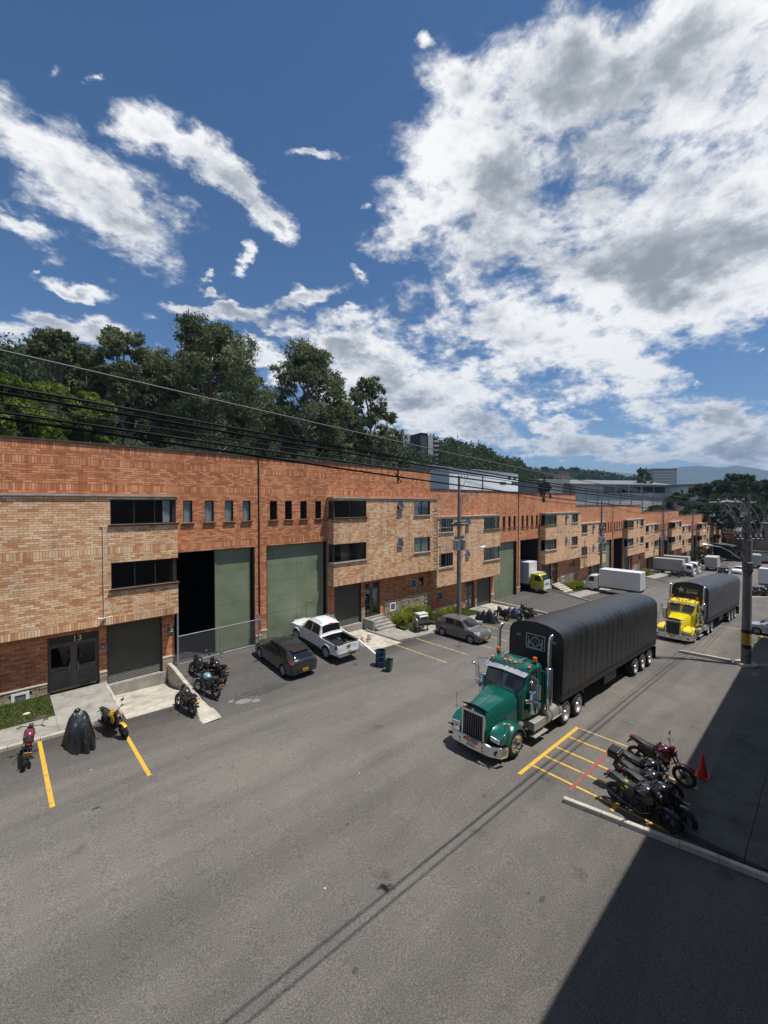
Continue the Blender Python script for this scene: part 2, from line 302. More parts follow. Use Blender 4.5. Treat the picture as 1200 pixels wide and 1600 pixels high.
M_TARP=pm('tarpaulin_black',(.019,.020,.022),.38,var=.45,scale=1.1,bmp=.8,bs=3.2); M_TARPG=pm('tarpaulin_grey',(.040,.041,.044),.44,var=.4,scale=.9,bmp=.8,bs=3)
M_LEAF=leafmat('eucalyptus_leaf',(.040,.055,.026),(.135,.160,.078),(.34,.35,.20)); M_LEAFB=leafmat('bamboo_leaf',(.07,.10,.018),(.16,.21,.040),(.30,.34,.085),.35)
M_LEAFF=leafmat('forest_leaf',(.028,.044,.020),(.064,.090,.040),(.14,.17,.08)); M_HEDGE=leafmat('hedge_leaf',(.10,.15,.012),(.22,.28,.02),(.40,.42,.045),.3)
M_GRASS=leafmat('grass_blade',(.06,.09,.02),(.12,.17,.035),(.24,.26,.09),.3); M_BARK=pm('bark',(.19,.15,.11),.9,var=.35,scale=2.5)
M_SOIL=pm('soil',(.075,.06,.035),.95,var=.35,scale=3); M_HILL=pm('hill_ground',(.035,.047,.022),.95,var=.35,scale=.05)
M_WIRE=pm('wire_black',(.015,.015,.016),.9,var=.2); M_WIREG=pm('wire_grey',(.11,.11,.11),.7,.0,var=.2)

# ------------------------------------------------------------------ mesh helpers
class MB:
    def __init__(s): s.v=[]; s.f=[]; s.mi=[]; s.M=Matrix.Identity(4); s.k=0
    def pt(s,p): q=s.M@Vector(p); s.v.append((q.x,q.y,q.z)); return len(s.v)-1
    def face(s,ix): s.f.append(tuple(ix)); s.mi.append(s.k)
    def poly(s,pts): s.face([s.pt(p) for p in pts])
    def box(s,x0,x1,y0,y1,z0,z1):
        a=[s.pt(p) for p in ((x0,y0,z0),(x1,y0,z0),(x1,y1,z0),(x0,y1,z0),(x0,y0,z1),(x1,y0,z1),(x1,y1,z1),(x0,y1,z1))]
        for q in ((0,3,2,1),(4,5,6,7),(0,1,5,4),(1,2,6,5),(2,3,7,6),(3,0,4,7)): s.face([a[i] for i in q])
    def cbox(s,c,d,rz=0,ry=0,rx=0):
        o=s.M; s.M=o@Matrix.Translation(c)@Matrix.Rotation(rz,4,'Z')@Matrix.Rotation(ry,4,'Y')@Matrix.Rotation(rx,4,'X')
        s.box(-d[0]/2,d[0]/2,-d[1]/2,d[1]/2,-d[2]/2,d[2]/2); s.M=o
    def prism(s,prof,axis,a,b):
        """profile of 2D points extruded along an axis between a and b"""
        def mk(p,t): return {'x':(t,p[0],p[1]),'y':(p[0],t,p[1]),'z':(p[0],p[1],t)}[axis]
        n=len(prof); A=[s.pt(mk(p,a)) for p in prof]; B=[s.pt(mk(p,b)) for p in prof]
        s.face(A[::-1]); s.face(B)
        for i in range(n): j=(i+1)%n; s.face((A[i],A[j],B[j],B[i]))
    def ring(s,c,ax,r,n,r2=None):
        ax=Vector(ax).normalized(); t=Vector((0,0,1)) if abs(ax.z)<.9 else Vector((1,0,0)); u=ax.cross(t).normalized(); w=ax.cross(u)
        return [s.pt(Vector(c)+(u*math.cos(2*PI*i/n)+w*math.sin(2*PI*i/n))*r) for i in range(n)]
    def cyl(s,p0,p1,r0,r1=None,n=10,cap=True):
        r1=r0 if r1 is None else r1; ax=Vector(p1)-Vector(p0)
        A=s.ring(p0,ax,r0,n); B=s.ring(p1,ax,r1,n)
        for i in range(n): j=(i+1)%n; s.face((A[i],A[j],B[j],B[i]))
        if cap: s.face(A[::-1]); s.face(B)
    def tube(s,pts,r,n=6,cap=True):
        P=[Vector(p) for p in pts]; rs=r if isinstance(r,(list,tuple)) else [r]*len(P); prev=None
        for i,p in enumerate(P):
            ax=(P[min(i+1,len(P)-1)]-P[max(i-1,0)])
            a=s.ring(p,ax,rs[i],n)
            if prev:
                for k in range(n): j=(k+1)%n; s.face((prev[k],prev[j],a[j],a[k]))
            elif cap: s.face(a[::-1])
            prev=a
        if cap: s.face(prev)
    def torus(s,c,ax,R0,r,n=20,m=8,sq=1.0):
        ax=Vector(ax).normalized(); t=Vector((0,0,1)) if abs(ax.z)<.9 else Vector((1,0,0)); u=ax.cross(t).normalized(); w=ax.cross(u); G=[]
        for i in range(n):
            d=u*math.cos(2*PI*i/n)+w*math.sin(2*PI*i/n)
            G.append([s.pt(Vector(c)+d*(R0+r*math.cos(2*PI*k/m))+ax*(r*sq*math.sin(2*PI*k/m))) for k in range(m)])
        for i in range(n):
            for k in range(m): s.face((G[i][k],G[(i+1)%n][k],G[(i+1)%n][(k+1)%m],G[i][(k+1)%m]))
    def lathe(s,c,ax,prof,n=14,cap=True):
        """prof: (distance along axis, radius)"""
        ax=Vector(ax).normalized(); prev=None
        for d,r in prof:
            a=s.ring(Vector(c)+ax*d,ax,max(r,1e-4),n)
            if prev:
                for k in range(n): j=(k+1)%n; s.face((prev[k],prev[j],a[j],a[k]))
            elif cap: s.face(a[::-1])
            prev=a
        if cap: s.face(prev)
    def ball(s,c,r,n=10,m=6,sc=(1,1,1)):
        o=s.M; s.M=o@Matrix.Translation(c)@Matrix.Diagonal((*sc,1))
        s.lathe((0,0,-r),(0,0,1),[(r-r*math.cos(PI*i/m),r*math.sin(PI*i/m)) for i in range(m+1)],n); s.M=o
    def grid(s,G,close=False):
        ix=[[s.pt(p) for p in row] for row in G]
        for i in range(len(G)-1):
            m=len(G[i]); rng=range(m if close else m-1)
            for k in rng: j=(k+1)%m; s.face((ix[i][k],ix[i+1][k],ix[i+1][j],ix[i][j]))
        return ix
    def mesh(s,name,mats,smooth=None):
        me=bpy.data.meshes.new(name); me.from_pydata(s.v,[],s.f)
        for m in (mats if isinstance(mats,(list,tuple)) else [mats]): me.materials.append(m)
        if any(s.mi): me.polygons.foreach_set('material_index',s.mi)
        bm=bmesh.new(); bm.from_mesh(me); bmesh.ops.recalc_face_normals(bm,faces=bm.faces); bm.to_mesh(me); bm.free()
        if smooth is not None:
            me.polygons.foreach_set('use_smooth',[True]*len(me.polygons))
            if smooth<179: me.set_sharp_from_angle(angle=R(smooth))
        me.update(); return me
    def build(s,name,mats,parent=None,smooth=None,bev=0,loc=None,rot=None):
        o=bpy.data.objects.new(name,s.mesh(name,mats,smooth)); COL.objects.link(o)
        if parent is not None: o.parent=parent
        if loc is not None: o.location=loc
        if rot is not None: o.rotation_euler=rot
        if bev: b=o.modifiers.new('bevel','BEVEL'); b.width=bev; b.segments=2; b.limit_method='ANGLE'; b.angle_limit=R(40)
        return o
def tag(o,label=None,cat=None,group=None,kind=None):
    if label: o['label']=label
    if cat: o['category']=cat
    if group: o['group']=group
    if kind: o['kind']=kind
    return o
def thing(name,label,cat,loc=(0,0,0),rz=0,group=None):
    o=bpy.data.objects.new(name,None); COL.objects.link(o); o.location=loc; o.rotation_euler=(0,0,rz); o.empty_display_size=.3
    return tag(o,label,cat,group)
def inst(name,me,parent=None,loc=(0,0,0),rot=(0,0,0),sc=None):
    o=bpy.data.objects.new(name,me); COL.objects.link(o); o.location=loc; o.rotation_euler=rot
    if sc: o.scale=sc
    if parent is not None: o.parent=parent
    return o
KIDS={}
def copy_tree(o,loc=None,rot=None,label=None,group=None,swap=None,parent=None):
    c=o.copy(); COL.objects.link(c)
    if parent is not None: c.parent=parent
    if loc is not None: c.location=loc
    if rot is not None: c.rotation_euler=rot
    if label: c['label']=label
    if group: c['group']=group
    if swap and c.type=='MESH':
        for i,sl_ in enumerate(c.material_slots):
            if sl_.material and sl_.material.name in swap: sl_.link='OBJECT'; sl_.material=swap[sl_.material.name]
    for ch in list(o.children): copy_tree(ch,swap=swap,parent=c)
    return c
def npmesh(name,V,F,mat,smooth=False):
    V=np.asarray(V,dtype=np.float32); F=np.asarray(F,dtype=np.int32); k=F.shape[1]
    me=bpy.data.meshes.new(name); me.vertices.add(len(V)); me.vertices.foreach_set('co',V.ravel())
    me.loops.add(F.size); me.loops.foreach_set('vertex_index',F.ravel()); me.polygons.add(len(F))
    me.polygons.foreach_set('loop_start',np.arange(0,F.size,k,dtype=np.int32)); me.polygons.foreach_set('loop_total',np.full(len(F),k,dtype=np.int32))
    me.polygons.foreach_set('use_smooth',[bool(smooth)]*len(F))
    me.materials.append(mat); me.update(calc_edges=True); me.validate(); return me
def npobj(name,V,F,mat,parent=None,smooth=False):
    o=bpy.data.objects.new(name,npmesh(name,V,F,mat,smooth)); COL.objects.link(o)
    if parent is not None: o.parent=parent
    return o
def textmesh(name,txt,size,mat,parent,loc,rot,ext=.01,align='CENTER',shear=0,bold=0):
    cu=bpy.data.curves.new(name,'FONT'); cu.body=txt; cu.size=size; cu.extrude=ext; cu.align_x=align; cu.shear=shear; cu.offset=bold; cu.resolution_u=3
    t=bpy.data.objects.new(name,cu); COL.objects.link(t); dg=bpy.context.evaluated_depsgraph_get()
    me=bpy.data.meshes.new_from_object(t.evaluated_get(dg)); me.name=name; bpy.data.objects.remove(t); me.materials.clear(); me.materials.append(mat)
    return inst(name,me,parent,loc,rot)

# ------------------------------------------------------------------ levels
SP=[(-400,9),(-60,1.4),(-10,0.0),(0,-.25),(14,-.62),(24,-.98),(29,-1.25),(37,-1.75),(45,-2.2),(60,-2.95),(75,-3.75),(90,-4.5),(105,-5.2),(120,-5.9),(150,-7.2),(180,-8.4),(220,-9.6),(400,-14),(4000,-60)]
SPX=[p[0] for p in SP]; SPZ=[p[1] for p in SP]
def S(x): return float(np.interp(x,SPX,SPZ))
def sstep(a,b,x): t=min(1,max(0,(x-a)/(b-a))); return t*t*(3-2*t)
FY=25.0                                    # plane of the brick facades
# blocks: x0,x1,centre,floor
BL=[(-4.1,29.2,12.55,0.0),(29.2,60.8,44.95,-1.65),(60.8,90.8,75.8,-3.3),(90.8,119.8,105.3,-4.6),(119.8,148.5,134.2,-5.9),(148.5,177,162.8,-7.1),(177,205,191,-8.2)]
# ================================================================== GROUND
def street_sheet():
    xs=list(np.arange(-60,230.1,1.0)); mb=MB()
    ys=[-30,-10,0,3,6,9,12,15,18,21.05]
    mb.grid([[(x,y,S(x)) for y in ys]+[(x,21.06,S(x)-1.25),(x,26,S(x)-1.25)] for x in xs])
    tag(mb.build('asphalt_street',M_ASPH,smooth=180),kind='structure')
street_sheet()
def apron_z(fl,x,y,yf=18.0):
    t=sstep(yf,24.4,y)*.55+.45*min(1,max(0,(y-yf)/(24.4-yf)))
    return (S(x)+.006)*(1-t)+(fl-.03)*t
def aprons():
    for k,(x0,x1,cx,fl) in enumerate(BL[:6]):
        mb=MB(); a,b=cx-5.35,cx+5.2
        xs=np.linspace(a,b,22); ys=np.linspace(18,25.4,16)
        mb.grid([[(x,y,apron_z(fl,x,y)) for y in ys] for x in xs])
        # closed sides, down to the lower yards
        for x in (a,b):
            for i in range(15): mb.poly([(x,ys[i],apron_z(fl,x,ys[i])),(x,ys[i+1],apron_z(fl,x,ys[i+1])),(x,ys[i+1],S(x)-.5),(x,ys[i],S(x)-.5)])
        tag(mb.build('asphalt_apron',M_ASPH2,smooth=50),kind='structure')
aprons()
def strip(name,mat,quads,kind='structure',parent=None):
    mb=MB()
    for q in quads: mb.poly(q)
    o=mb.build(name,mat,parent); return tag(o,kind=kind) if parent is None else o
def line_marks():
    def seg(x0,y0,x1,y1,w,mat,dz=.008,fl=None,n=1):
        d=Vector((x1-x0,y1-y0,0)); L=d.length; d/=L; nrm=Vector((-d.y,d.x,0))*w/2; mb=MB(); m=max(2,int(L/.35))
        G=[]
        for i in range(m+1):
            p=Vector((x0,y0,0))+d*L*i/m; j=random.uniform(-.006,.006)
            z=(S(p.x) if fl is None else max(S(p.x)+.006,apron_z(fl,p.x,p.y) if p.y>18 else 0) )+dz
            G.append([(p.x-nrm.x*(1+j*4),p.y-nrm.y*(1+j*4),z),(p.x+nrm.x,p.y+nrm.y,z)])
        mb.grid(G); tag(mb.build('parking_line',mat),kind='structure')
    # left row in front of unit 13, row before unit 12, box by the far kerb
    seg(1.22,21.0,1.22,16.1,.13,M_YEL); seg(3.82,19.3,3.82,15.85,.13,M_YEL)
    for x,y0,y1 in ((20.35,21.2,16.1),(22.6,20.75,16.0),(25.1,18.5,15.9),(27.6,20.2,16.2),(30.2,20.6,16.3),(32.8,20.6,16.3)): seg(x,y0,x,y1,.09,M_YELP)
    seg(13.5,7.42,18.5,7.42,.14,M_YEL,.010)
    for x,y1 in ((14.36,2.9),(15.3,2.95),(16.25,2.95),(17.42,2.95)): seg(x,7.35,x,y1,.09,M_YEL)
    seg(18.5,7.35,18.5,4.2,.075,M_YELP)
    seg(13.95,5.85,18.35,5.82,.12,M_REDL,.013); seg(14.0,4.55,18.4,4.55,.12,M_YEL,.012); seg(16.3,3.4,18.4,3.4,.1,M_YEL,.012)
    seg(49.2,9.2,49.2,3.6,.11,M_YELP); seg(44.5,4.0,47.8,3.9,.12,M_YEL)
    seg(8.6,24.2,9.3,23.2,.12,M_YEL,.012,fl=0)
    for x in (66,68.6,71.2): seg(x,20.5,x,16.5,.1,M_YELP)
line_marks()

def slab(name,mat,x0,x1,y0,y1,zf,th=.5,nx=8,ny=3,kind='structure',parent=None,bev=0):
    """a slab whose top follows zf(x,y)"""
    mb=MB(); xs=np.linspace(x0,x1,nx+1); ys=np.linspace(y0,y1,ny+1)
    T=mb.grid([[(x,y,zf(x,y)) for y in ys] for x in xs])
    rim=[(x,ys[0]) for x in xs]+[(xs[-1],y) for y in ys[1:]]+[(x,ys[-1]) for x in xs[::-1][1:]]+[(xs[0],y) for y in ys[::-1][1:-1]]
    for i in range(len(rim)):
        a=rim[i]; b=rim[(i+1)%len(rim)]
        mb.poly([(a[0],a[1],zf(*a)),(b[0],b[1],zf(*b)),(b[0],b[1],zf(*b)-th),(a[0],a[1],zf(*a)-th)])
    o=mb.build(name,mat,parent); 
    return tag(o,kind=kind) if parent is None and kind else o
def kerb(x0,y0,x1,y1,w=.15,h=.14,mat=None,pieces=None,zf=None):
    """row of kerb stones, each a part of the kerb"""
    d=Vector((x1-x0,y1-y0,0)); L=d.length; n=pieces or max(1,round(L/1.0)); ang=math.atan2(d.y,d.x)
    return d,L,n,ang
def kerb_thing(pts,label,h=.14,w=.16,mat=None,group=None,base=S,step=.9,top=None):
    t=bpy.data.objects.new('kerb',None); COL.objects.link(t); t.location=(pts[0][0],pts[0][1],base(pts[0][0])); t['kind']='structure'
    for (a,b) in zip(pts[:-1],pts[1:]):
        d=Vector((b[0]-a[0],b[1]-a[1],0)); L=d.length; n=max(1,round(L/step)); ang=math.atan2(d.y,d.x)
        for i in range(n):
            p=Vector((a[0],a[1],0))+d*(i+.5)/n; z=base(p.x); mb=MB(); dz=random.uniform(-.008,.008)
            e=d.normalized()*L/n*.5; sl=(base(p.x+e.x)-base(p.x-e.x))/(L/n)
            mb.M=Matrix.Translation((p.x-t.location.x,p.y-t.location.y,z-t.location.z+dz))@Matrix.Rotation(ang+random.uniform(-.01,.01),4,'Z')@Matrix.Rotation(-math.atan(sl),4,'Y')
            mb.prism([(-w/2,-.1),(w/2,-.1),(w/2,h-.02),(w/2-.02,h),(-w/2+.02,h),(-w/2,h-.02)],'x',-L/n*.5+.006,L/n*.5-.006); mb.build('kerb_stone',mat or M_CONCL,t)
    return t

# near side: shaded walkway slab below the camera's building, kerbs across the bays
def near_side():
    mb=MB(); zt=lambda x:S(x)+.20
    xs=[14.45]+list(np.arange(16,36,1.55))+[36.3]
    for i,(a,b) in enumerate(zip(xs[:-1],xs[1:])):
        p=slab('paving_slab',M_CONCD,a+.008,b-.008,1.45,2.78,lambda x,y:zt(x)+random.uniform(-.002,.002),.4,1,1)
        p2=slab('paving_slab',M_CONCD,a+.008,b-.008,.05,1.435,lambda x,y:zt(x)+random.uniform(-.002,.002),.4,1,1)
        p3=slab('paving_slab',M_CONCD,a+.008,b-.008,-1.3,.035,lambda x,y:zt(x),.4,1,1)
    kerb_thing([(13.3,5.75),(13.75,3.6),(14.28,1.1),(14.5,-1.5)],'',h=.16,w=.15,mat=M_CONCL)
    kerb_thing([(35.7,7.3),(36.0,4.4)],'',h=.2,w=.16,mat=M_CONCL,step=1.4)
    kerb_thing([(36.5,3.1),(37.2,-2.0)],'',h=.2,w=.16,mat=M_CONCL,step=1.4)
    mb=MB(); z=S(36.1); mb.lathe((36.15,3.72,z-.1),(0,0,1),[(0,.62),(.26,.60),(.28,.57)],20); tag(mb.build('pole_footing',M_CONCL),kind='structure')
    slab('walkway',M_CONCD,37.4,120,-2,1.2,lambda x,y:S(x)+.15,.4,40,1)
    kerb_thing([(73.0,7.3),(78.0,4.2)],'',h=.25,w=.3,mat=M_CONCL,step=1.6)
near_side()

# the building the photograph was taken from: only its shade reaches the picture
def own_building():
    t=thing('brick_building','plain rendered building behind the viewpoint, shading the near walkway','building',(10,-7,0))
    mb=MB(); mb.box(-60,40,-7,6.6,-4,11.25); mb.build('wall',M_CONC,t)
    mb=MB(); mb.box(-60,40,-7,6.75,11.252,11.6); mb.build('parapet',M_CONC,t)
own_building()

# ================================================================== BRICK WAREHOUSE UNITS
BW,BH,MJ=.345,.112,.017
def rects(x0,x1,z0,z1,holes):
    """cover a wall minus its openings with rectangles"""
    zs=sorted({z0,z1,*[min(max(h[2],z0),z1) for h in holes],*[min(max(h[3],z0),z1) for h in holes]}); out=[]
    for a,b in zip(zs[:-1],zs[1:]):
        if b-a<1e-4: continue
        cut=sorted((max(h[0],x0),min(h[1],x1)) for h in holes if h[2]<b-1e-4 and h[3]>a+1e-4 and h[1]>x0 and h[0]<x1)
        x=x0
        for c in cut:
            if c[0]>x+1e-4: out.append((x,c[0],a,b))
            x=max(x,c[1])
        if x<x1-1e-4: out.append((x,x1,a,b))
    return out
def lay_bricks(x0,x1,z0,z1,holes,solds=(),single=None):
    """running bond with soldier courses; returns box list (x0,x1,z0,z1,depth) and whole bricks picked out"""
    out=[]; picks=[]; z=z0; row=0
    sol=sorted(solds)
    def add(a,b,c,d,whole):
        cut=sorted((h[0],h[1]) for h in holes if h[2]<(c+d)/2<h[3] and h[1]>a and h[0]<b); x=a; seg=[]
        for h in cut:
            if h[0]>x+.03: seg.append((x,h[0]))
            x=max(x,h[1])
        if x<b-.03: seg.append((x,b))
        for (p,q) in seg:
            e=(p,q,c,d,max(.003,random.gauss(.006,.0012)))
            if single and whole and len(seg)==1 and abs(q-p-(b-a))<1e-5 and single(p,q,c,d): picks.append(e)
            else: out.append(e)
    while z<z1-.03:
        s=[k for k in sol if k-.06<=z<k+.05]
        if s and z+.34<=z1+.02:
            sol=[k for k in sol if k>z+.2]; x=x0; h=min(.345,z1-z)
            while x<x1-.02: b=min(x1,x+BH); add(x+MJ/2,b-MJ/2,z+MJ/2,z+h-MJ/2,False); x=b
            z+=h; continue
        h=min(BH,z1-z); x=x0-(BW/2 if row%2 else 0)-(.04 if row%3 else 0)
        while x<x1-.02:
            a=max(x,x0); b=min(x1,x+BW)
            if b-a>.03: add(a+MJ/2,b-MJ/2,z+MJ/2,z+h-MJ/2,b-a>BW-.01)
            x+=BW
        z+=h; row+=1
    return out,picks
class Panel:
    """a vertical brick panel: origin, direction along it, outward normal"""
    def __init__(s,o,d,n): s.o=Vector(o); s.d=Vector(d); s.n=Vector(n)
    def p(s,x,z,k): q=s.o+s.d*x+s.n*k; return (q.x,q.y,q.z+z)
    def plate(s,mb,x0,x1,z0,z1,k0,k1):
        a=[mb.pt(s.p(x,z,k)) for (x,z,k) in ((x0,z0,k0),(x1,z0,k0),(x1,z0,k1),(x0,z0,k1),(x0,z1,k0),(x1,z1,k0),(x1,z1,k1),(x0,z1,k1))]
        for q in ((0,3,2,1),(4,5,6,7),(0,1,5,4),(1,2,6,5),(2,3,7,6),(3,0,4,7)): mb.face([a[i] for i in q])
    def brick(s,mb,e):
        x0,x1,z0,z1,k=e
        a=[mb.pt(s.p(x,z,kk)) for (x,z,kk) in ((x0,z0,0),(x1,z0,0),(x1,z0,k),(x0,z0,k),(x0,z1,0),(x1,z1,0),(x1,z1,k),(x0,z1,k))]
        for q in ((0,1,2,3),(4,7,6,5),(2,1,5,6),(0,3,7,4),(3,2,6,7)): mb.face([a[i] for i in q])
def brick_panel(pan,x0,x1,z0,z1,holes,red,detail,parent,solds=(),thick=.22,single=None,name='brick_wall',xp=None):
    mb=MB()
    for r in rects(x0,xp or x1,z0,z1,holes): pan.plate(mb,*r,-thick,0)
    if not detail:
        return mb.build(name,M_RBW if red else M_CBW,parent)
    mb.build('mortar_wall',M_MORT if red else M_MORTC,parent)
    bs,pk=lay_bricks(x0,x1,z0,z1,holes,solds,single)
    mb=MB()
    for e in bs: pan.brick(mb,e)
    o=bpy.data.objects.new('brickwork',mb_fast(mb,M_RBP if red else M_CBP)); COL.objects.link(o); o.parent=parent; o['kind']='stuff'
    if pk:
        e=pk[0]; L=BW-MJ; h=BH-MJ; m2=MB(); m2.box(-L/2,L/2,-.014,0,-h/2,h/2); me=m2.mesh('brick',M_RBP if red else M_CBP)
        for e in pk:
            q=pan.p((e[0]+e[1])/2,(e[2]+e[3])/2,0); b=inst('brick',me,parent,q,(0,0,math.atan2(pan.n.x,-pan.n.y)),(1,e[4]/.014,1))
    return o
def mb_fast(mb,mat):
    return npmesh('brickwork',mb.v,mb.f,mat)
def window(par,pan,x0,x1,z0,z1,mull=(),detail=True,curtain=None,k=-.09,sill=True,frame=None,sillm=None,glass=True):
    w=bpy.data.objects.new('window',None)
    mb=MB(); t=.045; fr=frame or M_FRAME
    for r in ((x0,x1,z0,z0+t),(x0,x1,z1-t,z1),(x0,x0+t,z0+t,z1-t),(x1-t,x1,z0+t,z1-t)): pan.plate(mb,*r,k-.06,k)
    for m in mull: pan.plate(mb,m-t/2,m+t/2,z0+t,z1-t,k-.055,k-.003)
    f=mb.build('window',fr,par)
    xs=[x0]+list(mull)+[x1]
    for a,b in zip(xs[:-1],xs[1:]):
        mb=MB(); pan.plate(mb,a+.023,b-.023,z0+.045,z1-.045,k-.035,k-.028); g=mb.build('pane',M_GLASS,f)
    if sill:
        mb=MB(); pan.plate(mb,x0-.09,x1+.09,z0-.085,z0-.002,-.10,.10); mb.build('sill',sillm or M_FRAME,f)
    if curtain:
        for (a,b) in curtain:
            mb=MB(); n=max(4,int((b-a)/.05)); G=[]
            for i in range(n+1):
                x=a+(b-a)*i/n; kk=k-.09-.03*math.sin(i*1.9)-.02*math.sin(i*.7); G.append([pan.p(x,z0+.03,kk+.02),pan.p(x+random.uniform(-.01,.01),(z0+z1)/2,kk),pan.p(x,z1-.02,kk)])
            mb.grid(G); mb.build('curtain',M_CURT,f,smooth=180)
    return f
def awning(par,pan,x0,x1,z0,z1,ang=35):
    mb=MB(); t=.04
    for r in ((x0,x1,z0,z0+t),(x0,x1,z1-t,z1),(x0,x0+t,z0+t,z1-t),(x1-t,x1,z0+t,z1-t)): pan.plate(mb,*r,-.14,-.06)
    f=mb.build('window',M_FRAME,par); h=z1-z0; a=R(ang); mb=MB(); P=lambda x,s_,k: pan.p(x,z1-.03-s_*math.cos(a),s_*math.sin(a)-.05+k)
    for (xa,xb,s0,s1) in ((x0,x1,0,.045),(x0,x1,h-.05,h),(x0,x0+.045,.045,h-.05),(x1-.045,x1,.045,h-.05)):
        q=[mb.pt(P(x,s_,k)) for (x,s_,k) in ((xa,s0,0),(xb,s0,0),(xb,s1,0),(xa,s1,0),(xa,s0,.03),(xb,s0,.03),(xb,s1,.03),(xa,s1,.03))]
        for c in ((0,3,2,1),(4,5,6,7),(0,1,5,4),(1,2,6,5),(2,3,7,6),(3,0,4,7)): mb.face([q[i] for i in c])
    s_=mb.build('sash',M_ALU,f); mb=MB(); mb.poly([P(x0+.04,.04,.015),P(x1-.04,.04,.015),P(x1-.04,h-.05,.015),P(x0+.04,h-.05,.015)]); mb.build('pane',M_SASH,f)
    return f

def unit(idx,cx,sg,fl,se,label,number=None,detail=False,gate='closed',single=None,w2=None,xlim=None,curt=0,shutz=None,stone=True,sidegap=False,name='brick_warehouse_unit'):
    """half a block: brick facade with a tall gate, a projecting cream upper storey, shutter and door below"""
    t=thing(name,label,'building',(cx+sg*se/2,FY,fl),0,None)
    ox=cx-t.location.x
    W=lambda s_:ox+sg*s_
    # panels work in mirrored local x
    P0=Panel((ox,0,0),(sg,0,0),(0,-1,0))            # facade plane
    PJ=Panel((ox,-.75,0),(sg,0,0),(0,-1,0))         # jut front
    PS=Panel((W(5.2),0,0),(0,-1,0),(-sg,0,0))       # jut side towards the gate
    PE=Panel((W(se),0,0),(0,-1,0),(sg,0,0))
    w2=w2 or (se-3.0,se-.93)
    g0=.4
    ledz=.86 if not (idx==0) else .58
    sm=[(.64+.02,1.19),(1.77,2.30),(2.95,3.48),(4.17,4.68)]
    doorx=(8.72,10.75) if idx==0 else (8.78,10.4)
    shx=(5.82,8.40); shb=shutz if shutz is not None else -.35
    holes=[(g0,5.2,-1,6.27)]+[(a,b,7.86,9.15) for a,b in sm]+[(5.35,se-.1,3.1,9.28)]
    holes+=[(shx[0],shx[1],-3,2.82),(doorx[0],doorx[1],-3,2.68)]
    gw=[] if idx==0 else [(14.05,14.68,1.62,2.36),(15.12,15.72,1.62,2.36)]
    gw=[g for g in gw if g[1]<se-.1]
    holes+=gw+[(doorx[1]+.4 if idx else doorx[1],se+.1,-3,ledz)]
    x0=-.0; x1=se
    if xlim: x1=min(x1,xlim)
    brick_panel(P0,0.001,x1,-.05,11.9,holes,True,detail,t,solds=(6.29,9.55,10.85,11.55),single=(lambda a,b,c,d:single('r',a,b,c,d)) if single else None)
    # coping, roof, party walls
    mb=MB(); P0.plate(mb,0,x1,11.905,11.98,-.30,.07); mb.build('coping',M_COPE,t)
    mb=MB(); xs=sorted((W(0),W(x1)))
    mb.poly([(xs[0],.25,11.1),(xs[1],.25,11.1),(xs[1],20,12.3),(xs[0],20,12.3)]); mb.poly([(xs[0],20,12.3),(xs[1],20,12.3),(xs[1],20,-1),(xs[0],20,-1)]); mb.build('roof',M_GALV,t)
    mb=MB(); mb.box(xs[0],xs[1],.23,19.9,3.0,3.1); mb.box(xs[0],xs[1],19.7,19.9,-1,11); mb.box(xs[0],xs[1],.23,19.9,-.25,-.04)
    # inner floor slab only behind the upper storey; the gate hall stays tall
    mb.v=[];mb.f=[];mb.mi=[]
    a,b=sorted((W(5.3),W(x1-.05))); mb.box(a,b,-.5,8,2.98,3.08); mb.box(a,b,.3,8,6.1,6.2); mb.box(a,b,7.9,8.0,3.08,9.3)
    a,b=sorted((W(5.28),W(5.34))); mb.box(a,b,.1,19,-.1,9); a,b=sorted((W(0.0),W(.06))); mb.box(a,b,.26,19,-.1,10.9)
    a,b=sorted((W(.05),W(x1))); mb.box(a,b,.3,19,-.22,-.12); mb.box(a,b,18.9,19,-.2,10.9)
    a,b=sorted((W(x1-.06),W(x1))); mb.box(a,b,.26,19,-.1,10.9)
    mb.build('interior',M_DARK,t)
    # ---- jut
    jt,jb=9.33,3.0; jh=[]
    cw=(5.2,8.30)
    winz=((7.93,9.17),(4.72,6.03))
    for z0,z1 in winz: jh+= [(cw[0]-.1,cw[1],z0,z1),(w2[0],w2[1],z0+.04,z1)]
    aw=[(se-5.0,se-4.35,8.52,9.20),(se-5.0,se-4.35,5.42,6.10)] if idx else []
    if sidegap: aw=[]
    if idx==0: jh=[h for h in jh if h[0]<9]
    x1j=x1
    brick_panel(PJ,5.198,x1j+(.002 if x1j==se else 0),jb,jt,jh+aw,False,detail,t,solds=(3.0,6.5),thick=.14,single=(lambda a,b,c,d:single('c',a,b,c,d)) if single else None)
    brick_panel(PS,0,.745,jb,jt,[(.12,.9,z0,z1) for z0,z1 in winz],False,detail,t,solds=(3.0,),thick=.12,xp=.607)
    brick_panel(PE,0,.745,jb,jt,[],False,detail,t,solds=(3.0,),thick=.12,xp=.607)
    mb=MB(); a,b=sorted((W(5.2),W(x1j))); mb.box(a,b,-.74,.0,jb-.03,jb-.003); mb.build('soffit',M_MORTC,t)
    mb=MB(); a,b=sorted((W(5.12),W(min(x1j,se)))); mb.box(a,b,-.85,-.002,jt+.001,jt+.09); mb.build('jut_coping',M_COPEC,t)
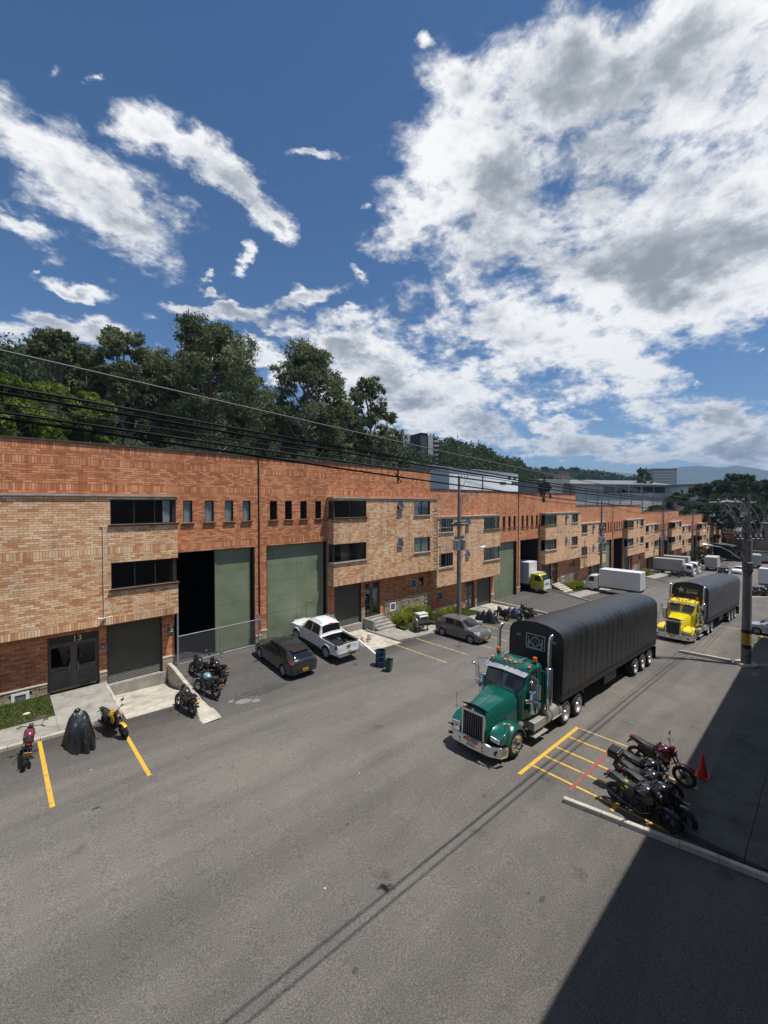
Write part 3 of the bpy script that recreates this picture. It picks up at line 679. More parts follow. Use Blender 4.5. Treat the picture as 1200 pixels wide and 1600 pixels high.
    for k,(z0,z1) in enumerate(winz):
        c=None
        if detail: 
            c=[(5.55,5.9)] if idx==0 and k==0 else None
            if idx==1 and k==0: c=[(5.3,5.45)]
        f=window(t,PJ,cw[0]+.05,cw[1],z0,z1,(6.75,) if idx else (6.3,7.25),detail,c,sillm=M_COPEC if idx and k else None)
        window(t,PS,.14,.66,z0,z1,(),detail,None,sill=True,sillm=M_COPEC if idx and k else None)
        if idx==0 or w2[0]<cw[1]: continue
        c=[(w2[0]+.25,w2[0]+.6)] if k==0 else [(w2[0]+.1,w2[1]-.1)]
        if idx>1: c=[(w2[0]+.2*(idx%4),w2[0]+.2*(idx%4)+.35+.3*(idx%3))] if idx%2 else None
        window(t,PJ,w2[0],w2[1],z0+.04,z1,((w2[0]+w2[1])/2,),detail,c,sillm=M_COPEC)
        if idx==1 and k==1:
            mb=MB(); PJ.plate(mb,6.0,6.72,z0+.06,z1-.06,-.2,-.19); mb.build('cardboard_sheet',M_CARD,f)
    for q,a in enumerate(aw): awning(t,PJ,*a,ang=14 if q else 26)
    # ---- small windows of the red wall
    for i,(a,b) in enumerate(sm):
        c=[(a+.05,b-.07)] if idx==0 else None
        window(t,P0,a,b,7.86,9.15,(),detail,c)
    for i,g in enumerate(gw):
        if i==0: awning(t,P0,*g,ang=12)
        else: window(t,P0,*g,(),detail,None,sill=False)
    # ---- gate
    if gate!='open_full':
        gx=(g0+.14,5.06) if gate=='closed' else (g0+.14,2.82)
        n=2 if gate=='closed' else 1; cwid=(gx[1]-gx[0])/n; rows=[-.02,.72,1.72,2.78,3.82,4.86,5.6,6.2]
        for i in range(n):
            for r in range(len(rows)-1):
                mb=MB(); a=gx[0]+i*cwid; P0.plate(mb,a+.006,a+cwid-.006,rows[r]+.005,rows[r+1]-.005,-.34,-.30+random.uniform(-.004,.004)); mb.build('gate_panel',M_GATE,t)
        mb=MB(); P0.plate(mb,gx[0],gx[1],-.02,6.2,-.40,-.345)
        if gate=='closed':
            for r in ((3.6,3.64,0,2.0),(4.25,4.29,0,2.0),(3.64,4.25,1.96,2.0)): P0.plate(mb,*r,-.30,-.28)
        else: P0.plate(mb,gx[1]-.10,gx[1],-.02,6.2,-.344,-.26)
        mb.build('gate_frame',M_GATE,t)
    mb=MB(); P0.plate(mb,g0,5.2,6.2,6.275,-.3,-.02); P0.plate(mb,g0-.0,g0+.06,-.03,6.2,-.3,-.02); mb.build('gate_lintel',M_FRAME,t)
    # stone foot and pale ledge of the piers
    for a,b in ((0,g0),(5.2,shx[0]),(shx[1],doorx[0])):
        m2=MB(); P0.plate(m2,a,b+.0,ledz-.12,ledz-.04,-.0,.06); m2.build('pier_ledge',M_LEDGE,t)
        m2=MB(); rz=-1.0
        zz=-.9
        while zz<ledz-.14:
            h=min(.19,ledz-.125-zz); x=a
            while x<b-.02:
                wd=min(b-x,random.uniform(.2,.34)); P0.plate(m2,x+.006,x+wd-.006,zz+.006,zz+h-.006,-.02,.03+random.uniform(0,.018)); x+=wd
            zz+=h
        o=m2.build('pier_stone',M_STONE,t)
    # ---- shutter
    mb=MB(); z=shb; n=0
    Z=[];
    while z<2.8: Z+=[(z,-.12),(z+.012,-.135),(z+.068,-.135),(z+.08,-.12)]; z+=.08
    mb.grid([[P0.p(x,zz,k) for zz,k in Z] for x in (shx[0]+.02,shx[1]-.02)]); mb.build('roller_shutter',M_SHUT,t)
    mb=MB(); P0.plate(mb,shx[0],shx[0]+.05,shb,2.8,-.16,-.02); P0.plate(mb,shx[1]-.05,shx[1],shb,2.8,-.16,-.02); P0.plate(mb,shx[0],shx[1],2.8,3.0,-.2,-.04); mb.build('shutter_frame',M_FRAME,t)
    mb=MB(); P0.plate(mb,shx[0]-.15,shx[1]+.08,shb-1.2,shb-.002,-.22,.10); mb.build('loading_plinth',M_CONC,t,bev=.012)
    # ---- entrance
    a,b=doorx; k=-.16; mb=MB(); zt=2.68; zd=2.18; fr=.07
    for r in ((a,a+fr,-.1,zt),(b-fr,b,-.1,zt),(a+fr,b-fr,zd,zd+.07),(a+fr,b-fr,zt-.05,zt),((a+b)/2-.07,(a+b)/2+.07,-.02,zd)): P0.plate(mb,*r,k-.06,k)
    mb.build('door_frame',M_DFR,t)
    for (p,q) in ((a+fr,(a+b)/2-.07),((a+b)/2+.07,b-fr)):
        m2=MB()
        for r in ((p+.01,q-.01,-.02,.10),(p+.01,q-.01,.86,.93),(p+.01,q-.01,zd-.09,zd-.01),(p+.01,p+.07,.10,zd-.09),(q-.07,q-.01,.10,zd-.09)): P0.plate(m2,*r,k-.05,k+.006)
        d=m2.build('door',M_DFR,t)
        for z0,z1 in ((.10,.86),(.93,zd-.09)):
            m2=MB(); P0.plate(m2,p+.06,q-.06,z0,z1,k-.03,k-.02); m2.build('pane',M_GLASS,d)
        m2=MB(); m2.tube([P0.p(q-.10 if p<(a+b)/2-.1 else p+.10,z_,k+.05) for z_ in (.85,1.25)],.015,6); m2.build('handle',M_ALU,d)
    mb=MB(); P0.plate(mb,a+fr,b-fr,zd+.07,zt-.05,k-.05,k-.02); o=mb.build('transom',M_BLK if idx else M_FRAME,t)
    if number:
        xc=ox+sg*(a+b)/2+(.15 if idx==0 else -.05)
        textmesh('number_sign',number,.40,M_LEDGE,t,(xc,-k-.005-.0+0.0,zd+.09),(R(90),0,0),.008,bold=.006)
        bpy.data.objects[-1] if False else None
    # ---- stone plinth below the ledge
    if stone:
        px0=(doorx[1]+.02) if idx==0 else doorx[1]+.45; px1=x1
        mb=MB(); P0.plate(mb,px0,px1,ledz-.06,ledz,-.02,.07); mb.build('ledge',M_LEDGE,t)
        mb=MB(); P0.plate(mb,px0,px1,-2.2,ledz-.06,-.2,-.0); mb.build('plinth_core',M_SOIL,t)
        mb=MB(); zz=-1.4; vent=(11.45,12.15,-.02,.68) if idx else (11.42,12.05,-.12,.42)
        while zz<ledz-.08:
            h=min(random.uniform(.15,.2),ledz-.065-zz); x=px0
            while x<px1-.02:
                wd=min(px1-x,random.uniform(.16,.42))
                if not (vent[0]-.05<x+wd/2<vent[1]+.05 and vent[2]<zz+h/2<vent[3]): P0.plate(mb,x+.008,x+wd-.008,zz+.008,zz+h-.008,-.01,.03+random.uniform(0,.03))
                x+=wd
            zz+=h
        o=mb.build('plinth_stone',M_STONE,t); o['kind']='stuff'
        mb=MB(); v=vent
        for r in ((v[0],v[1],v[2],v[2]+.1),(v[0],v[1],v[3]-.1,v[3]),(v[0],v[0]+.12,v[2]+.1,v[3]-.1),(v[1]-.12,v[1],v[2]+.1,v[3]-.1)): P0.plate(mb,*r,0,.07)
        vf=mb.build('vent',M_WHITE,t); mb=MB(); z=v[2]+.12
        while z<v[3]-.14: P0.plate(mb,v[0]+.12,v[1]-.12,z,z+.03,.01,.04); z+=.05
        mb.build('louvre',M_GALV,vf)
    # ---- downpipe on the joint between the two halves
    if sg>0:
        mb=MB(); p=[(W(-.12),-.06,z) for z in (12.6,9,3,.9)]; mb.tube(p,.035,6); [mb.cbox((W(-.12),-.03,z),(.12,.05,.03)) for z in (10.5,7.5,4.5,2,1)]; mb.build('downpipe',M_BLK,t)
        mb=MB(); mb.cbox((W(-.12),-.05,1.6),(.14,.1,.22)); mb.build('junction_box',M_GALV,t)
    return t

def pick13(kind,a,b,c,d):
    # the bricks that show largest in the photograph: the left edge of the picture
    return (kind=='c' and 9.3<a and b<12.35 and 3.4<c<7.3) 
def blocks():
    L=['brick warehouse unit 13 at the left, its tall gate half open behind mesh',
       'brick warehouse unit 12, its green gate closed behind the white pickup',
       'brick warehouse unit behind the nearest utility pole, closed green gate above the low ramp wall',
       'brick warehouse unit with a yellow and white truck backing into its open gate',
       'brick warehouse unit behind the second utility pole and the long white box truck',
       'brick warehouse unit with open dark gate just past the second utility pole',
       'brick warehouse unit behind the third utility pole and the parked grey box trucks',
       'brick warehouse unit with a wide dark gate just past the third utility pole',
       'brick warehouse unit beside the small green tree at the street edge',
       'brick warehouse unit with dark gate beyond the small green tree',
       'second to last brick warehouse unit down the street','last brick warehouse unit in view, beyond the dark blue container wall',
       'farthest small brick unit where the row ends','end unit of the brick row, mostly hidden by wires']
    for k,(x0,x1,cx,fl) in enumerate(BL):
        l=cx-x0; r=x1-cx
        unit(2*k if k else 0,cx,-1,fl,l,L[2*k],'13' if k==0 else None,detail=k==0,gate='half' if k==0 else 'closed',single=pick13 if k==0 else None,
             w2=(l-2.4,l-.35) if k else None, shutz=-.25 if k==0 else -.15)
        unit(2*k+1,cx,1,fl,r,L[2*k+1],'12' if k==0 else None,detail=k==0,gate='closed' if k in(0,) else 'open_full', w2=None,shutz=-.3 if k==0 else -.2)
blocks()
# ================================================================== FRONT YARDS
def yards():
    # --- unit 13: walk, grass, loading bay, ramp wall, mesh fence
    def z13(x,y): return S(x)+.13+(-.04-(S(x)+.13))*sstep(21.2,24.0,y)
    slab('sidewalk',M_CONC,-30,1.85,21.1,22.6,z13,.5,40,3)
    slab('sidewalk',M_CONC,1.86,4.05,21.1,24.96,z13,.6,8,8)
    kerb_thing([(-30,21.0),(0.3,21.02),(2.2,21.0),(3.3,21.25),(4.0,21.9)],'',h=.135,w=.18)
    mb=MB(); mb.grid([[(x,y,z13(x,y)-.02+.10*(y-22.6)/2.4) for y in np.linspace(22.61,24.99,5)] for x in np.linspace(-30,1.84,30)]); tag(mb.build('soil_bed',M_SOIL),kind='structure')
    grass('grass_verge',-3,1.82,22.63,24.9,lambda x,y:z13(x,y)-.02+.10*(y-22.6)/2.4,9000)
    def zd(x,y): return S(x)+.02-.50*sstep(21.3,24.6,y)
    slab('loading_bay',M_CONCL,4.12,6.95,20.7,24.9,zd,.4,6,6)
    mb=MB(); mb.prism([(21.9,S(4)-.6),(24.9,-1.2),(24.9,-.02),(23.0,-.05),(21.9,S(4)+.06)],'x',4.0,4.1); tag(mb.build('bay_kerb',M_CONCL),kind='structure')
    w=thing('retaining_wall','low sloping concrete ramp wall beside the motorcycles, its foot flattened and worn','wall',(7.08,22.5,0))
    mb=MB(); ys=[25.0,24.2,22.4,21.2,20.3]; zs=[.12,.10,-.10,-.22,-.34]
    for i in range(len(ys)-1):
        mb.prism([(ys[i]-22.5-.004,-1.2),(ys[i]-22.5-.004,zs[i]),(ys[i+1]-22.5+.004,zs[i+1]),(ys[i+1]-22.5+.004,-1.2)],'x',-.10,.10)
    mb.build('wall_section',M_CONCL,w,bev=.012)
    mb=MB(); G=[]
    for i in range(9):
        y=20.35-i*.28; hw=.13+.34*math.sin(min(1,i/6.5)*PI*.5) * (1 if i<8 else .8); zz=max(S(7)+.02,-.34-.02*i) if i<3 else S(7)+.05
        G.append([(7.05-hw-7.08+random.uniform(-.04,.04)-.1*i*.3,y-22.5,S(7)-.02),(7.05-hw*.8-7.08-.1*i*.3,y-22.5,zz),(7.05+hw*.8-7.08-.1*i*.3,y-22.5,zz+.01),(7.05+hw-7.08+random.uniform(-.04,.04)-.1*i*.3,y-22.5,S(7)-.02)])
    mb.grid(G); mb.build('worn_foot',M_CONCL,w)
    # rubble stain, spilled cement
    mb=MB()
    for i in range(150):
        x,y=random.gauss(8.9,.45),random.gauss(19.2,.55); r=random.uniform(.005,.016); z=S(x)+.012+max(0,apron_z(0,x,y)-S(x))
        mb.ball((x,y,z),r,5,3,(1,1,.5))
    tag(mb.build('cement_spill',M_LEDGE),kind='stuff')
    # mesh fence across gate 13
    f=thing('mesh_fence','grey chain link fence panel closing the gate of unit 13','fence',(9.9,24.75,0))
    for x,h in ((-2.45,3.3),(-.05,1.72),(2.35,2.0)):
        mb=MB(); mb.tube([(x,0,-.12),(x,0,h)],.035 if abs(x)<1 else .05,8); mb.build('post',M_GALV,f,smooth=60)
    for z in (.06,1.62):
        mb=MB(); mb.tube([(-2.42,0,z-.05),(2.33,0,z)],.022,6); mb.build('rail',M_GALV,f)
    mb=MB(); x=-2.4+.0; d=.085; H=1.54; w_=.0026
    k=-2.4-H
    while k<2.33:
        for s_ in (1,-1):
            a=max(-2.4,k); b=min(2.33,k+H)
            if b-a<.03: continue
            if s_>0: p,q=(a,.06+(a-k)),(b,.06+(b-k))
            else: p,q=(a,.06+H-(a-k)),(b,.06+H-(b-k))
            n=Vector((-(q[1]-p[1]),0,q[0]-p[0])).normalized()*w_
            mb.poly([(p[0]-n.x,s_*.004,p[1]-n.z),(q[0]-n.x,s_*.004,q[1]-n.z),(q[0]+n.x,s_*.004,q[1]+n.z),(p[0]+n.x,s_*.004,p[1]+n.z)])
        k+=d
    o=mb.build('wire_mesh',M_GALV,f)
    # --- unit 12: steps, walk, planting, kerb
    def z12(x,y): return S(x)+.14
    slab('sidewalk',M_CONC,20.95,23.0,20.9,23.5,z12,.5,6,3)
    slab('sidewalk',M_CONC,23.01,29.3,20.8,22.3,z12,.5,16,3)
    slab('loading_bay',M_CONCL,17.78,20.95,20.6,24.9,lambda x,y:S(x)+.03,.3,5,5)
    kerb_thing([(20.95,24.4),(21.0,22.0),(21.25,21.2),(21.9,20.85),(23.2,20.75),(29.5,20.6),(33.5,20.55)],'',h=.15,w=.17,mat=M_CONC)
    mb=MB(); mb.tube([(18.35,24.7,-.04),(18.2,22,-.38),(17.6,19.4,S(17.6)+.13),(17.3,18.2,S(17.3)+.06)],.075,8); tag(mb.build('drain_pipe',M_WHITE,smooth=60),'long pale pipe lying along the edge of the apron by the bins','pipe')
    st=thing('entrance_steps','concrete steps up to the door of unit 12','steps',(22.1,24.0,S(22)))
    n=5; z0=S(22)+.14; rise=(-.03-z0)/n
    for i in range(n):
        mb=MB(); mb.box(-.75-.0,1.15,-.55+.34*i-.0,1.0,z0-S(22)+rise*i-.12,z0-S(22)+rise*(i+1)-.004*0); mb.build('step',M_CONC,st,bev=.01)
    mb=MB(); mb.box(-.95,-.76,-.2,.98,-.3,z0-S(22)+rise*5+.0); mb.build('cheek',M_CONC,st)
    mb=MB(); mb.grid([[(x,y,z12(x,y)-.02+.25*(y-22.3)/2.7) for y in np.linspace(22.31,24.98,4)] for x in np.linspace(23.3,29.3,8)]); tag(mb.build('soil_bed',M_SOIL),kind='structure')
    grass('grass_verge',23.3,29.2,22.33,24.4,lambda x,y:z12(x,y)-.02+.25*(y-22.3)/2.7,7000)
    hedge('hedge','clipped bright yellow green hedge under the stone plinth of unit 12',23.6,27.4,23.0,24.7,S(25)+.15,1.15,9000)
    hedge('hedge','small round bright green bush behind the grey hatchback',28.6,31.0,22.7,24.0,S(30)+.12,.85,4500)
    bush_red()
    # --- unit to the right: walk, grass, ramp wall
    def z11(x,y): return S(x)+.13
    slab('sidewalk',M_CONC,29.31,39.7,20.6,22.4,z11,.5,16,2)
    slab('sidewalk',M_CONC,34.2,36.6,22.41,24.95,lambda x,y:S(x)+.13+(-1.7-(S(x)+.13))*sstep(22.5,24.5,y),.5,5,5)
    slab('loading_bay',M_CONCL,36.8,39.7,22.41,24.9,lambda x,y:S(x)+.05,.3,4,4)
    mb=MB(); mb.grid([[(x,y,z11(x,y)-.02) for y in np.linspace(22.42,24.98,3)] for x in np.linspace(29.31,34.1,6)]); tag(mb.build('soil_bed',M_SOIL),kind='structure')
    grass('grass_verge',31.0,34.15,22.45,24.9,z11,4200)
    for k,(x0,x1,cx,fl) in enumerate(BL[1:6]):
        lab=['low concrete wall holding the ramp behind the tarp covered motorcycles','low ramp wall by the white box truck','low ramp wall by the third utility pole','far low ramp wall by the small tree','farthest low ramp wall'][k]
        for side,xx in ((0,cx-5.45),(1,cx+5.3)):
            if side and k==0: pass
            w=thing('retaining_wall',lab+(' on its lower side' if side else ''),'wall',(xx,22,fl))
            mb=MB(); ys=np.linspace(24.95,18.1,8)
            for i in range(7):
                za=apron_z(fl,xx,ys[i])-fl+.13; zb=apron_z(fl,xx,ys[i+1])-fl+.13
                mb.prism([(ys[i]-22-.004,-2.0),(ys[i]-22-.004,za),(ys[i+1]-22+.004,zb),(ys[i+1]-22+.004,-2.0)],'x',-.08,.08)
            mb.build('wall_section',M_CONCL if not side else M_CONC,w)
        # steps, walk, green of the right hand unit
        bx=cx+5.3
        slab('sidewalk',M_CONC,bx+.1,x1,20.7,22.6,lambda x,y:S(x)+.13,.5,10,2)
        mb=MB(); mb.grid([[(x,y,S(x)+.12) for y in (22.61,24.98)] for x in np.linspace(bx+.1,x1,6)]); tag(mb.build('soil_bed',M_SOIL),kind='structure')
        xx1=BL[k+2][2]-5.5; mb=MB(); mb.grid([[(x,y,S(x)+.12) for y in (22.61,24.98)] for x in np.linspace(x1+.02,xx1,6)]); tag(mb.build('soil_bed',M_SOIL),kind='structure')
        if k<3:
            st=thing('entrance_steps','concrete steps at the unit behind the '+['yellow and white truck','parked grey box truck','third pole'][k],'steps',(cx+9.6,24.0,S(cx+9.6)))
            z0=.14; tot=fl-S(cx+9.6)-.03-z0; n=5
            for i in range(n):
                mb=MB(); mb.box(-1.1,1.1,-.9+.38*i,1.0,z0+tot/n*i-.1,z0+tot/n*(i+1)); mb.build('step',M_CONCL,st)
            grass('grass_verge',cx+11,min(x1,cx+15.5),22.6,24.4,lambda x,y:S(x)+.14,2600)
            hedge('hedge',['bright green hedge left of the long white box truck','yellow green hedge behind the grey box truck','distant bright hedge by the third pole'][k],cx+11.0,cx+14.9,23.0,24.7,S(cx+12)+.12,1.0,[6000,2500,1200][k])
        slab('sidewalk',M_CONC,x1+.02,BL[k+2][2]-5.5,20.7,22.6,lambda x,y:S(x)+.13,.5,10,2)
def grass(name,x0,x1,y0,y1,zf,n,h=.09):
    n=int(n); xs=RNG.uniform(x0,x1,n); ys=RNG.uniform(y0,y1,n); zs=np.array([zf(a,b) for a,b in zip(xs,ys)])
    keep=np.array([noise.noise((a*1.1,b*1.1,0))>-.42 for a,b in zip(xs,ys)]); xs,ys,zs=xs[keep],ys[keep],zs[keep]; n=len(xs)
    a=RNG.uniform(0,2*PI,n); hh=h*RNG.uniform(.4,1.2,n); w=RNG.uniform(.012,.03,n); lean=RNG.normal(0,.04,(n,2))
    V=np.zeros((n,3,3)); dx,dy=np.cos(a)*w,np.sin(a)*w
    V[:,0]=np.stack([xs-dx,ys-dy,zs],1); V[:,1]=np.stack([xs+dx,ys+dy,zs],1); V[:,2]=np.stack([xs+lean[:,0],ys+lean[:,1],zs+hh],1)
    o=npobj(name,V.reshape(-1,3),np.arange(n*3).reshape(-1,3),M_GRASS); o['kind']='stuff'
def leafquads(C,size,droop=0.0,asp=.6):
    """one small leaf-cluster quad round each centre"""
    n=len(C); s=size*RNG.uniform(.55,1.35,n)[:,None]
    u=RNG.normal(size=(n,3)); u[:,2]-=droop; u/=np.linalg.norm(u,axis=1)[:,None]
    w=np.cross(u,RNG.normal(size=(n,3))); w/=np.linalg.norm(w,axis=1)[:,None]
    V=np.stack([C-u*s,C+w*s*asp*.5-u*s*.1,C+u*s,C-w*s*asp*.5+u*s*.1],1)
    return V.reshape(-1,3),np.arange(4*n).reshape(-1,4)
def hedge(name,label,x0,x1,y0,y1,z,h,n):
    t=thing(name,label,'hedge',((x0+x1)/2,(y0+y1)/2,z)); P=[]
    nb=max(3,int((x1-x0)/.62)); bl=[(x0+(x1-x0)*(i+.5)/nb-t.location.x,random.uniform(-.2,.2),h*random.uniform(.42,.55),random.uniform(.42,.58)*min(1.3,(y1-y0)/1.4)) for i in range(nb)]
    k=n//nb
    for (bx,by,bz,r) in bl:
        d=RNG.normal(size=(k,3)); d/=np.linalg.norm(d,axis=1)[:,None]; rr=r*RNG.uniform(.72,1.06,k)[:,None]
        p=d*rr*np.array([1,1,h*.5/r if r else 1])+np.array([bx,by,bz]); P.append(p)
    C=np.concatenate(P); C=C[C[:,2]>.02]; V,F=leafquads(C,.07); npobj('foliage',V,F,M_HEDGE,t)
    mb=MB()
    for (bx,by,bz,r) in bl: mb.ball((bx,by,bz),r*.74,8,5,(1,1,h*.5/r)); mb.tube([(bx,by,-.2),(bx,by,bz)],.03,5)
    mb.build('stem',pm('hedge_core',(.05,.055,.015),.95),t,smooth=180)
def bush_red():
    t=thing('red_shrub','thin shrub with red leaves and a crooked pale stem behind the metal machine','shrub',(27.7,23.0,S(27.7)+.13))
    mb=MB(); C=[]
    for i in range(7):
        a=random.uniform(0,6.3); p=[(0,0,0),(.12*math.cos(a),.12*math.sin(a),.5),(.3*math.cos(a),.3*math.sin(a),1.2+random.uniform(-.2,.4))]; mb.tube(p,[.02,.014,.006],5)
        q=np.array(p[2]); C.append(q+RNG.normal(0,.14,(60,3)))
    mb.build('stem',M_BARK,t); V,F=leafquads(np.concatenate(C),.07); npobj('foliage',V,F,leafmat('red_leaf',(.10,.02,.03),(.19,.05,.06),(.30,.14,.10)),t)
yards()
# ================================================================== VEHICLES
def paint(name,col,rough=.28,metal=.3,coat=.8): return pm(name,col,rough,metal,var=.06,scale=1.5,coat=coat,rv=.25)
P_HATCH=paint('paint_charcoal',(.026,.029,.031),.28,.15); P_WHT=paint('paint_white',(.74,.74,.72),.3,0,.6); P_GREY=paint('paint_warm_grey',(.12,.12,.122),.34,.15); P_SILV=paint('paint_silver',(.50,.51,.53),.28,.5)
P_GRN=paint('paint_teal_green',(.006,.105,.078),.25,.2); P_YEL=paint('paint_yellow',(.78,.62,.01),.3,0); P_LIME=paint('paint_lime',(.50,.50,.03),.35,0); P_DK=paint('paint_dark',(.03,.032,.035),.3,.4); P_BOX=pm('box_panel_white',(.66,.66,.67),.45,var=.06,scale=1); P_BOXG=pm('box_panel_grey',(.36,.35,.33),.55,var=.12,scale=.8)
P_NAVY=pm('container_navy',(.03,.055,.085),.5,var=.15,scale=1)
class Loft:
    """car body: stations (x, half width, bottom z, belt z, roof half width, top z), ring position t 0..7"""
    def __init__(s,st): s.st=sorted(st); s.xs=[a[0] for a in s.st]
    def par(s,x):
        i=0; xs=s.xs
        while i<len(xs)-2 and x>xs[i+1]: i+=1
        t=min(1,max(0,(x-xs[i])/(xs[i+1]-xs[i]))); a,b=s.st[i],s.st[i+1]; p0=s.st[max(0,i-1)]; p3=s.st[min(len(xs)-1,i+2)]; h=b[0]-a[0]; o=[]
        for k in range(1,6):
            d=(b[k]-a[k])/h; m0=(a[k]-p0[k])/max(1e-6,a[0]-p0[0]) if i>0 else d; m3=(p3[k]-b[k])/max(1e-6,p3[0]-b[0]) if i<len(xs)-2 else d
            ma=0 if m0*d<=0 else math.copysign(min(abs(m0+d)/2,2.5*min(abs(m0),abs(d))),d); mb_=0 if m3*d<=0 else math.copysign(min(abs(m3+d)/2,2.5*min(abs(m3),abs(d))),d)
            t2,t3=t*t,t*t*t; o.append((2*t3-3*t2+1)*a[k]+(t3-2*t2+t)*h*ma+(-2*t3+3*t2)*b[k]+(t3-t2)*h*mb_)
        return o
    def ring(s,x):
        w,zb,zs,wr,zt=s.par(x); mid=zb+(zs-zb)*.55
        return [(0,zb),(w*.86,zb),(w*.985,zb+.07),(w*1.0,mid),(w*.965,zs),(wr+.035,zt-.07),(wr*.82,zt-.012),(0,zt+.018)]
    def pt(s,x,t,off=0,side=1):
        r=s.ring(x); t=min(6.999,max(0,t)); i=int(t); f=t-i; y=r[i][0]*(1-f)+r[i+1][0]*f; z=r[i][1]*(1-f)+r[i+1][1]*f
        if off:
            dy,dz=r[i+1][0]-r[i][0],r[i+1][1]-r[i][1]; l=math.hypot(dy,dz) or 1; 
            e=.04; za=s._z(x-e,t); zb_=s._z(x+e,t); ny,nz=dz/l,-dy/l; sx=(zb_-za)/(2*e) if t>4.9 else 0
            n=Vector((-sx*abs(nz),ny,nz if nz>0 else abs(nz))).normalized(); return (x+n.x*off,side*(y+n.y*off),z+n.z*off)
        return (x,side*y,z)
    def _z(s,x,t): r=s.ring(x); i=int(min(6.99,t)); f=t-i; return r[i][1]*(1-f)+r[i+1][1]*f
    def body(s,name,mat,par,wells,bed=None,n=44,L=None):
        mb=MB(); a,b=s.xs[0],s.xs[-1]; X=sorted({*np.linspace(a,b,n),*s.xs}); ts=[0,1,2,2.5,3,3.5,4,4.5,5,5.5,6,6.5,7]; G=[]
        for x in X:
            half=[s.pt(x,min(t,6.9999)) for t in ts]; G.append(half+[(p[0],-p[1],p[2]) for p in half[-2:0:-1]])
        ix=mb.grid(G,close=True); mb.face(ix[0][::-1]); mb.face(ix[-1])
        me=mb.mesh(name,[mat,M_BLK],38); o=bpy.data.objects.new(name,me); COL.objects.link(o)
        cut=MB()
        for (wx,wr) in wells:
            for sd in (-1,1): cut.cyl((wx,sd*.52,wr*.95),(wx,sd*1.3,wr*.95),wr*1.18,n=24)
        if bed: cut.box(*bed)
        cm=cut.mesh('cut',[M_BLK]); c=bpy.data.objects.new('cut',cm); COL.objects.link(c)
        md=o.modifiers.new('b','BOOLEAN'); md.object=c; md.operation='DIFFERENCE'; md.solver='EXACT'; md.material_mode='TRANSFER'
        dg=bpy.context.evaluated_depsgraph_get(); new=bpy.data.meshes.new_from_object(o.evaluated_get(dg)); new.name=name
        bpy.data.objects.remove(o); bpy.data.objects.remove(c)
        new.polygons.foreach_set('use_smooth',[True]*len(new.polygons)); new.set_sharp_from_angle(angle=R(38))
        return inst(name,new,par)
    def patch(s,name,mat,par,xa,xb,t0,t1,off=.008,sides=(1,-1),nx=10,nt=4,full=False):
        """xa,xb: functions of t"""
        for sd in ((1,) if full else sides):
            mb=MB(); G=[]
            T=np.linspace(t0,t1,nt+1)
            if full: cols=[(t,1) for t in T]+[(t,-1) for t in T[::-1][1:]]
            else: cols=[(t,sd) for t in T]
            for i in range(nx+1):
                G.append([s.pt(xa(t)+(xb(t)-xa(t))*i/nx,min(t,6.9999),off,q) for t,q in cols])
            mb.grid(G); mb.build(name,mat,par,smooth=180)
def wheel(par,x,y,r,w=.21,rim=None,side=1,n=24,lugs=5,name='wheel',dual=False,deep=False):
    wh=bpy.data.objects.new(name,None)
    mb=MB(); mb.lathe((x,y-w/2,r),(0,1,0),[(0,r*.66),(.0,r*.90),(.02,r*.975),(.05,r),(w-.05,r),(w-.02,r*.975),(w,r*.90),(w,r*.66)],n,cap=False)
    o=mb.build(name,M_RUB,par,smooth=50)
    mb=MB(); yo=y+side*(w/2); rr=r*.67
    if not deep:
        mb.lathe((x,yo-side*.05,r),(0,side,0),[(0,rr*.99),(.05,rr),(.055,rr*.93),(.03,rr*.90),(.02,rr*.86)],n,cap=False)
        for k in range(lugs):
            a=2*PI*k/lugs+.3; 
            for da in (-.16,.16):
                c,s_=math.cos(a+da),math.sin(a+da); c2,s2=math.cos(a+da*.4),math.sin(a+da*.4)
                mb.tube([(x+rr*.18*c2,yo+side*.01,r+rr*.18*s2),(x+rr*.92*c,yo-side*.005,r+rr*.92*s_)],rr*.075,5)
        mb.cyl((x,yo-side*.03,r),(x,yo+side*.018,r),rr*.2,n=10)
        mb.build('rim',rim or M_ALW,o,smooth=50)
        mb=MB(); mb.cyl((x,yo-side*.06,r),(x,yo-side*.045,r),rr*.95,n=n); mb.build('brake_disc',M_BLK,o)
    else:
        d=.10 if dual else -.03
        mb.lathe((x,yo,r),(0,-side,0),[(-.012,rr*.97),(-.012,rr*1.02),(0,rr*.98),(d if d>0 else .03,rr*.8),(d if d>0 else .0,rr*.3)],n,cap=False)
        for k in range(8):
            a=2*PI*k/8; q=(x+rr*.5*math.cos(a),yo-side*(d if d>0 else 0),r+rr*.5*math.sin(a)); mb.cyl(q,(q[0],q[1]+side*.05,q[2]),.022,n=6)
        mb.lathe((x,yo-side*(d+.01 if d>0 else .0),r),(0,side,0),[(0,rr*.34),(.09 if dual else .12,rr*.30),(.12 if dual else .15,rr*.18)],12)
        mb.build('rim',rim or M_ALW,o,smooth=45)
    return o
def plate(par,loc,rz,mat,w=.33,h=.16,ry=0):
    p=MB(); p.cbox((0,0,0),(.012,w,h)); o=p.build('number_plate',mat,par,loc=loc,rot=(0,ry,rz)); 
    m=MB()
    for i,k in enumerate((-.36,-.25,-.14,.06,.18,.30)): m.cbox((.008,k*w,0),(.004,w*.075,h*.42)); 
    m.build('plate_mark',M_BLK,o); return o

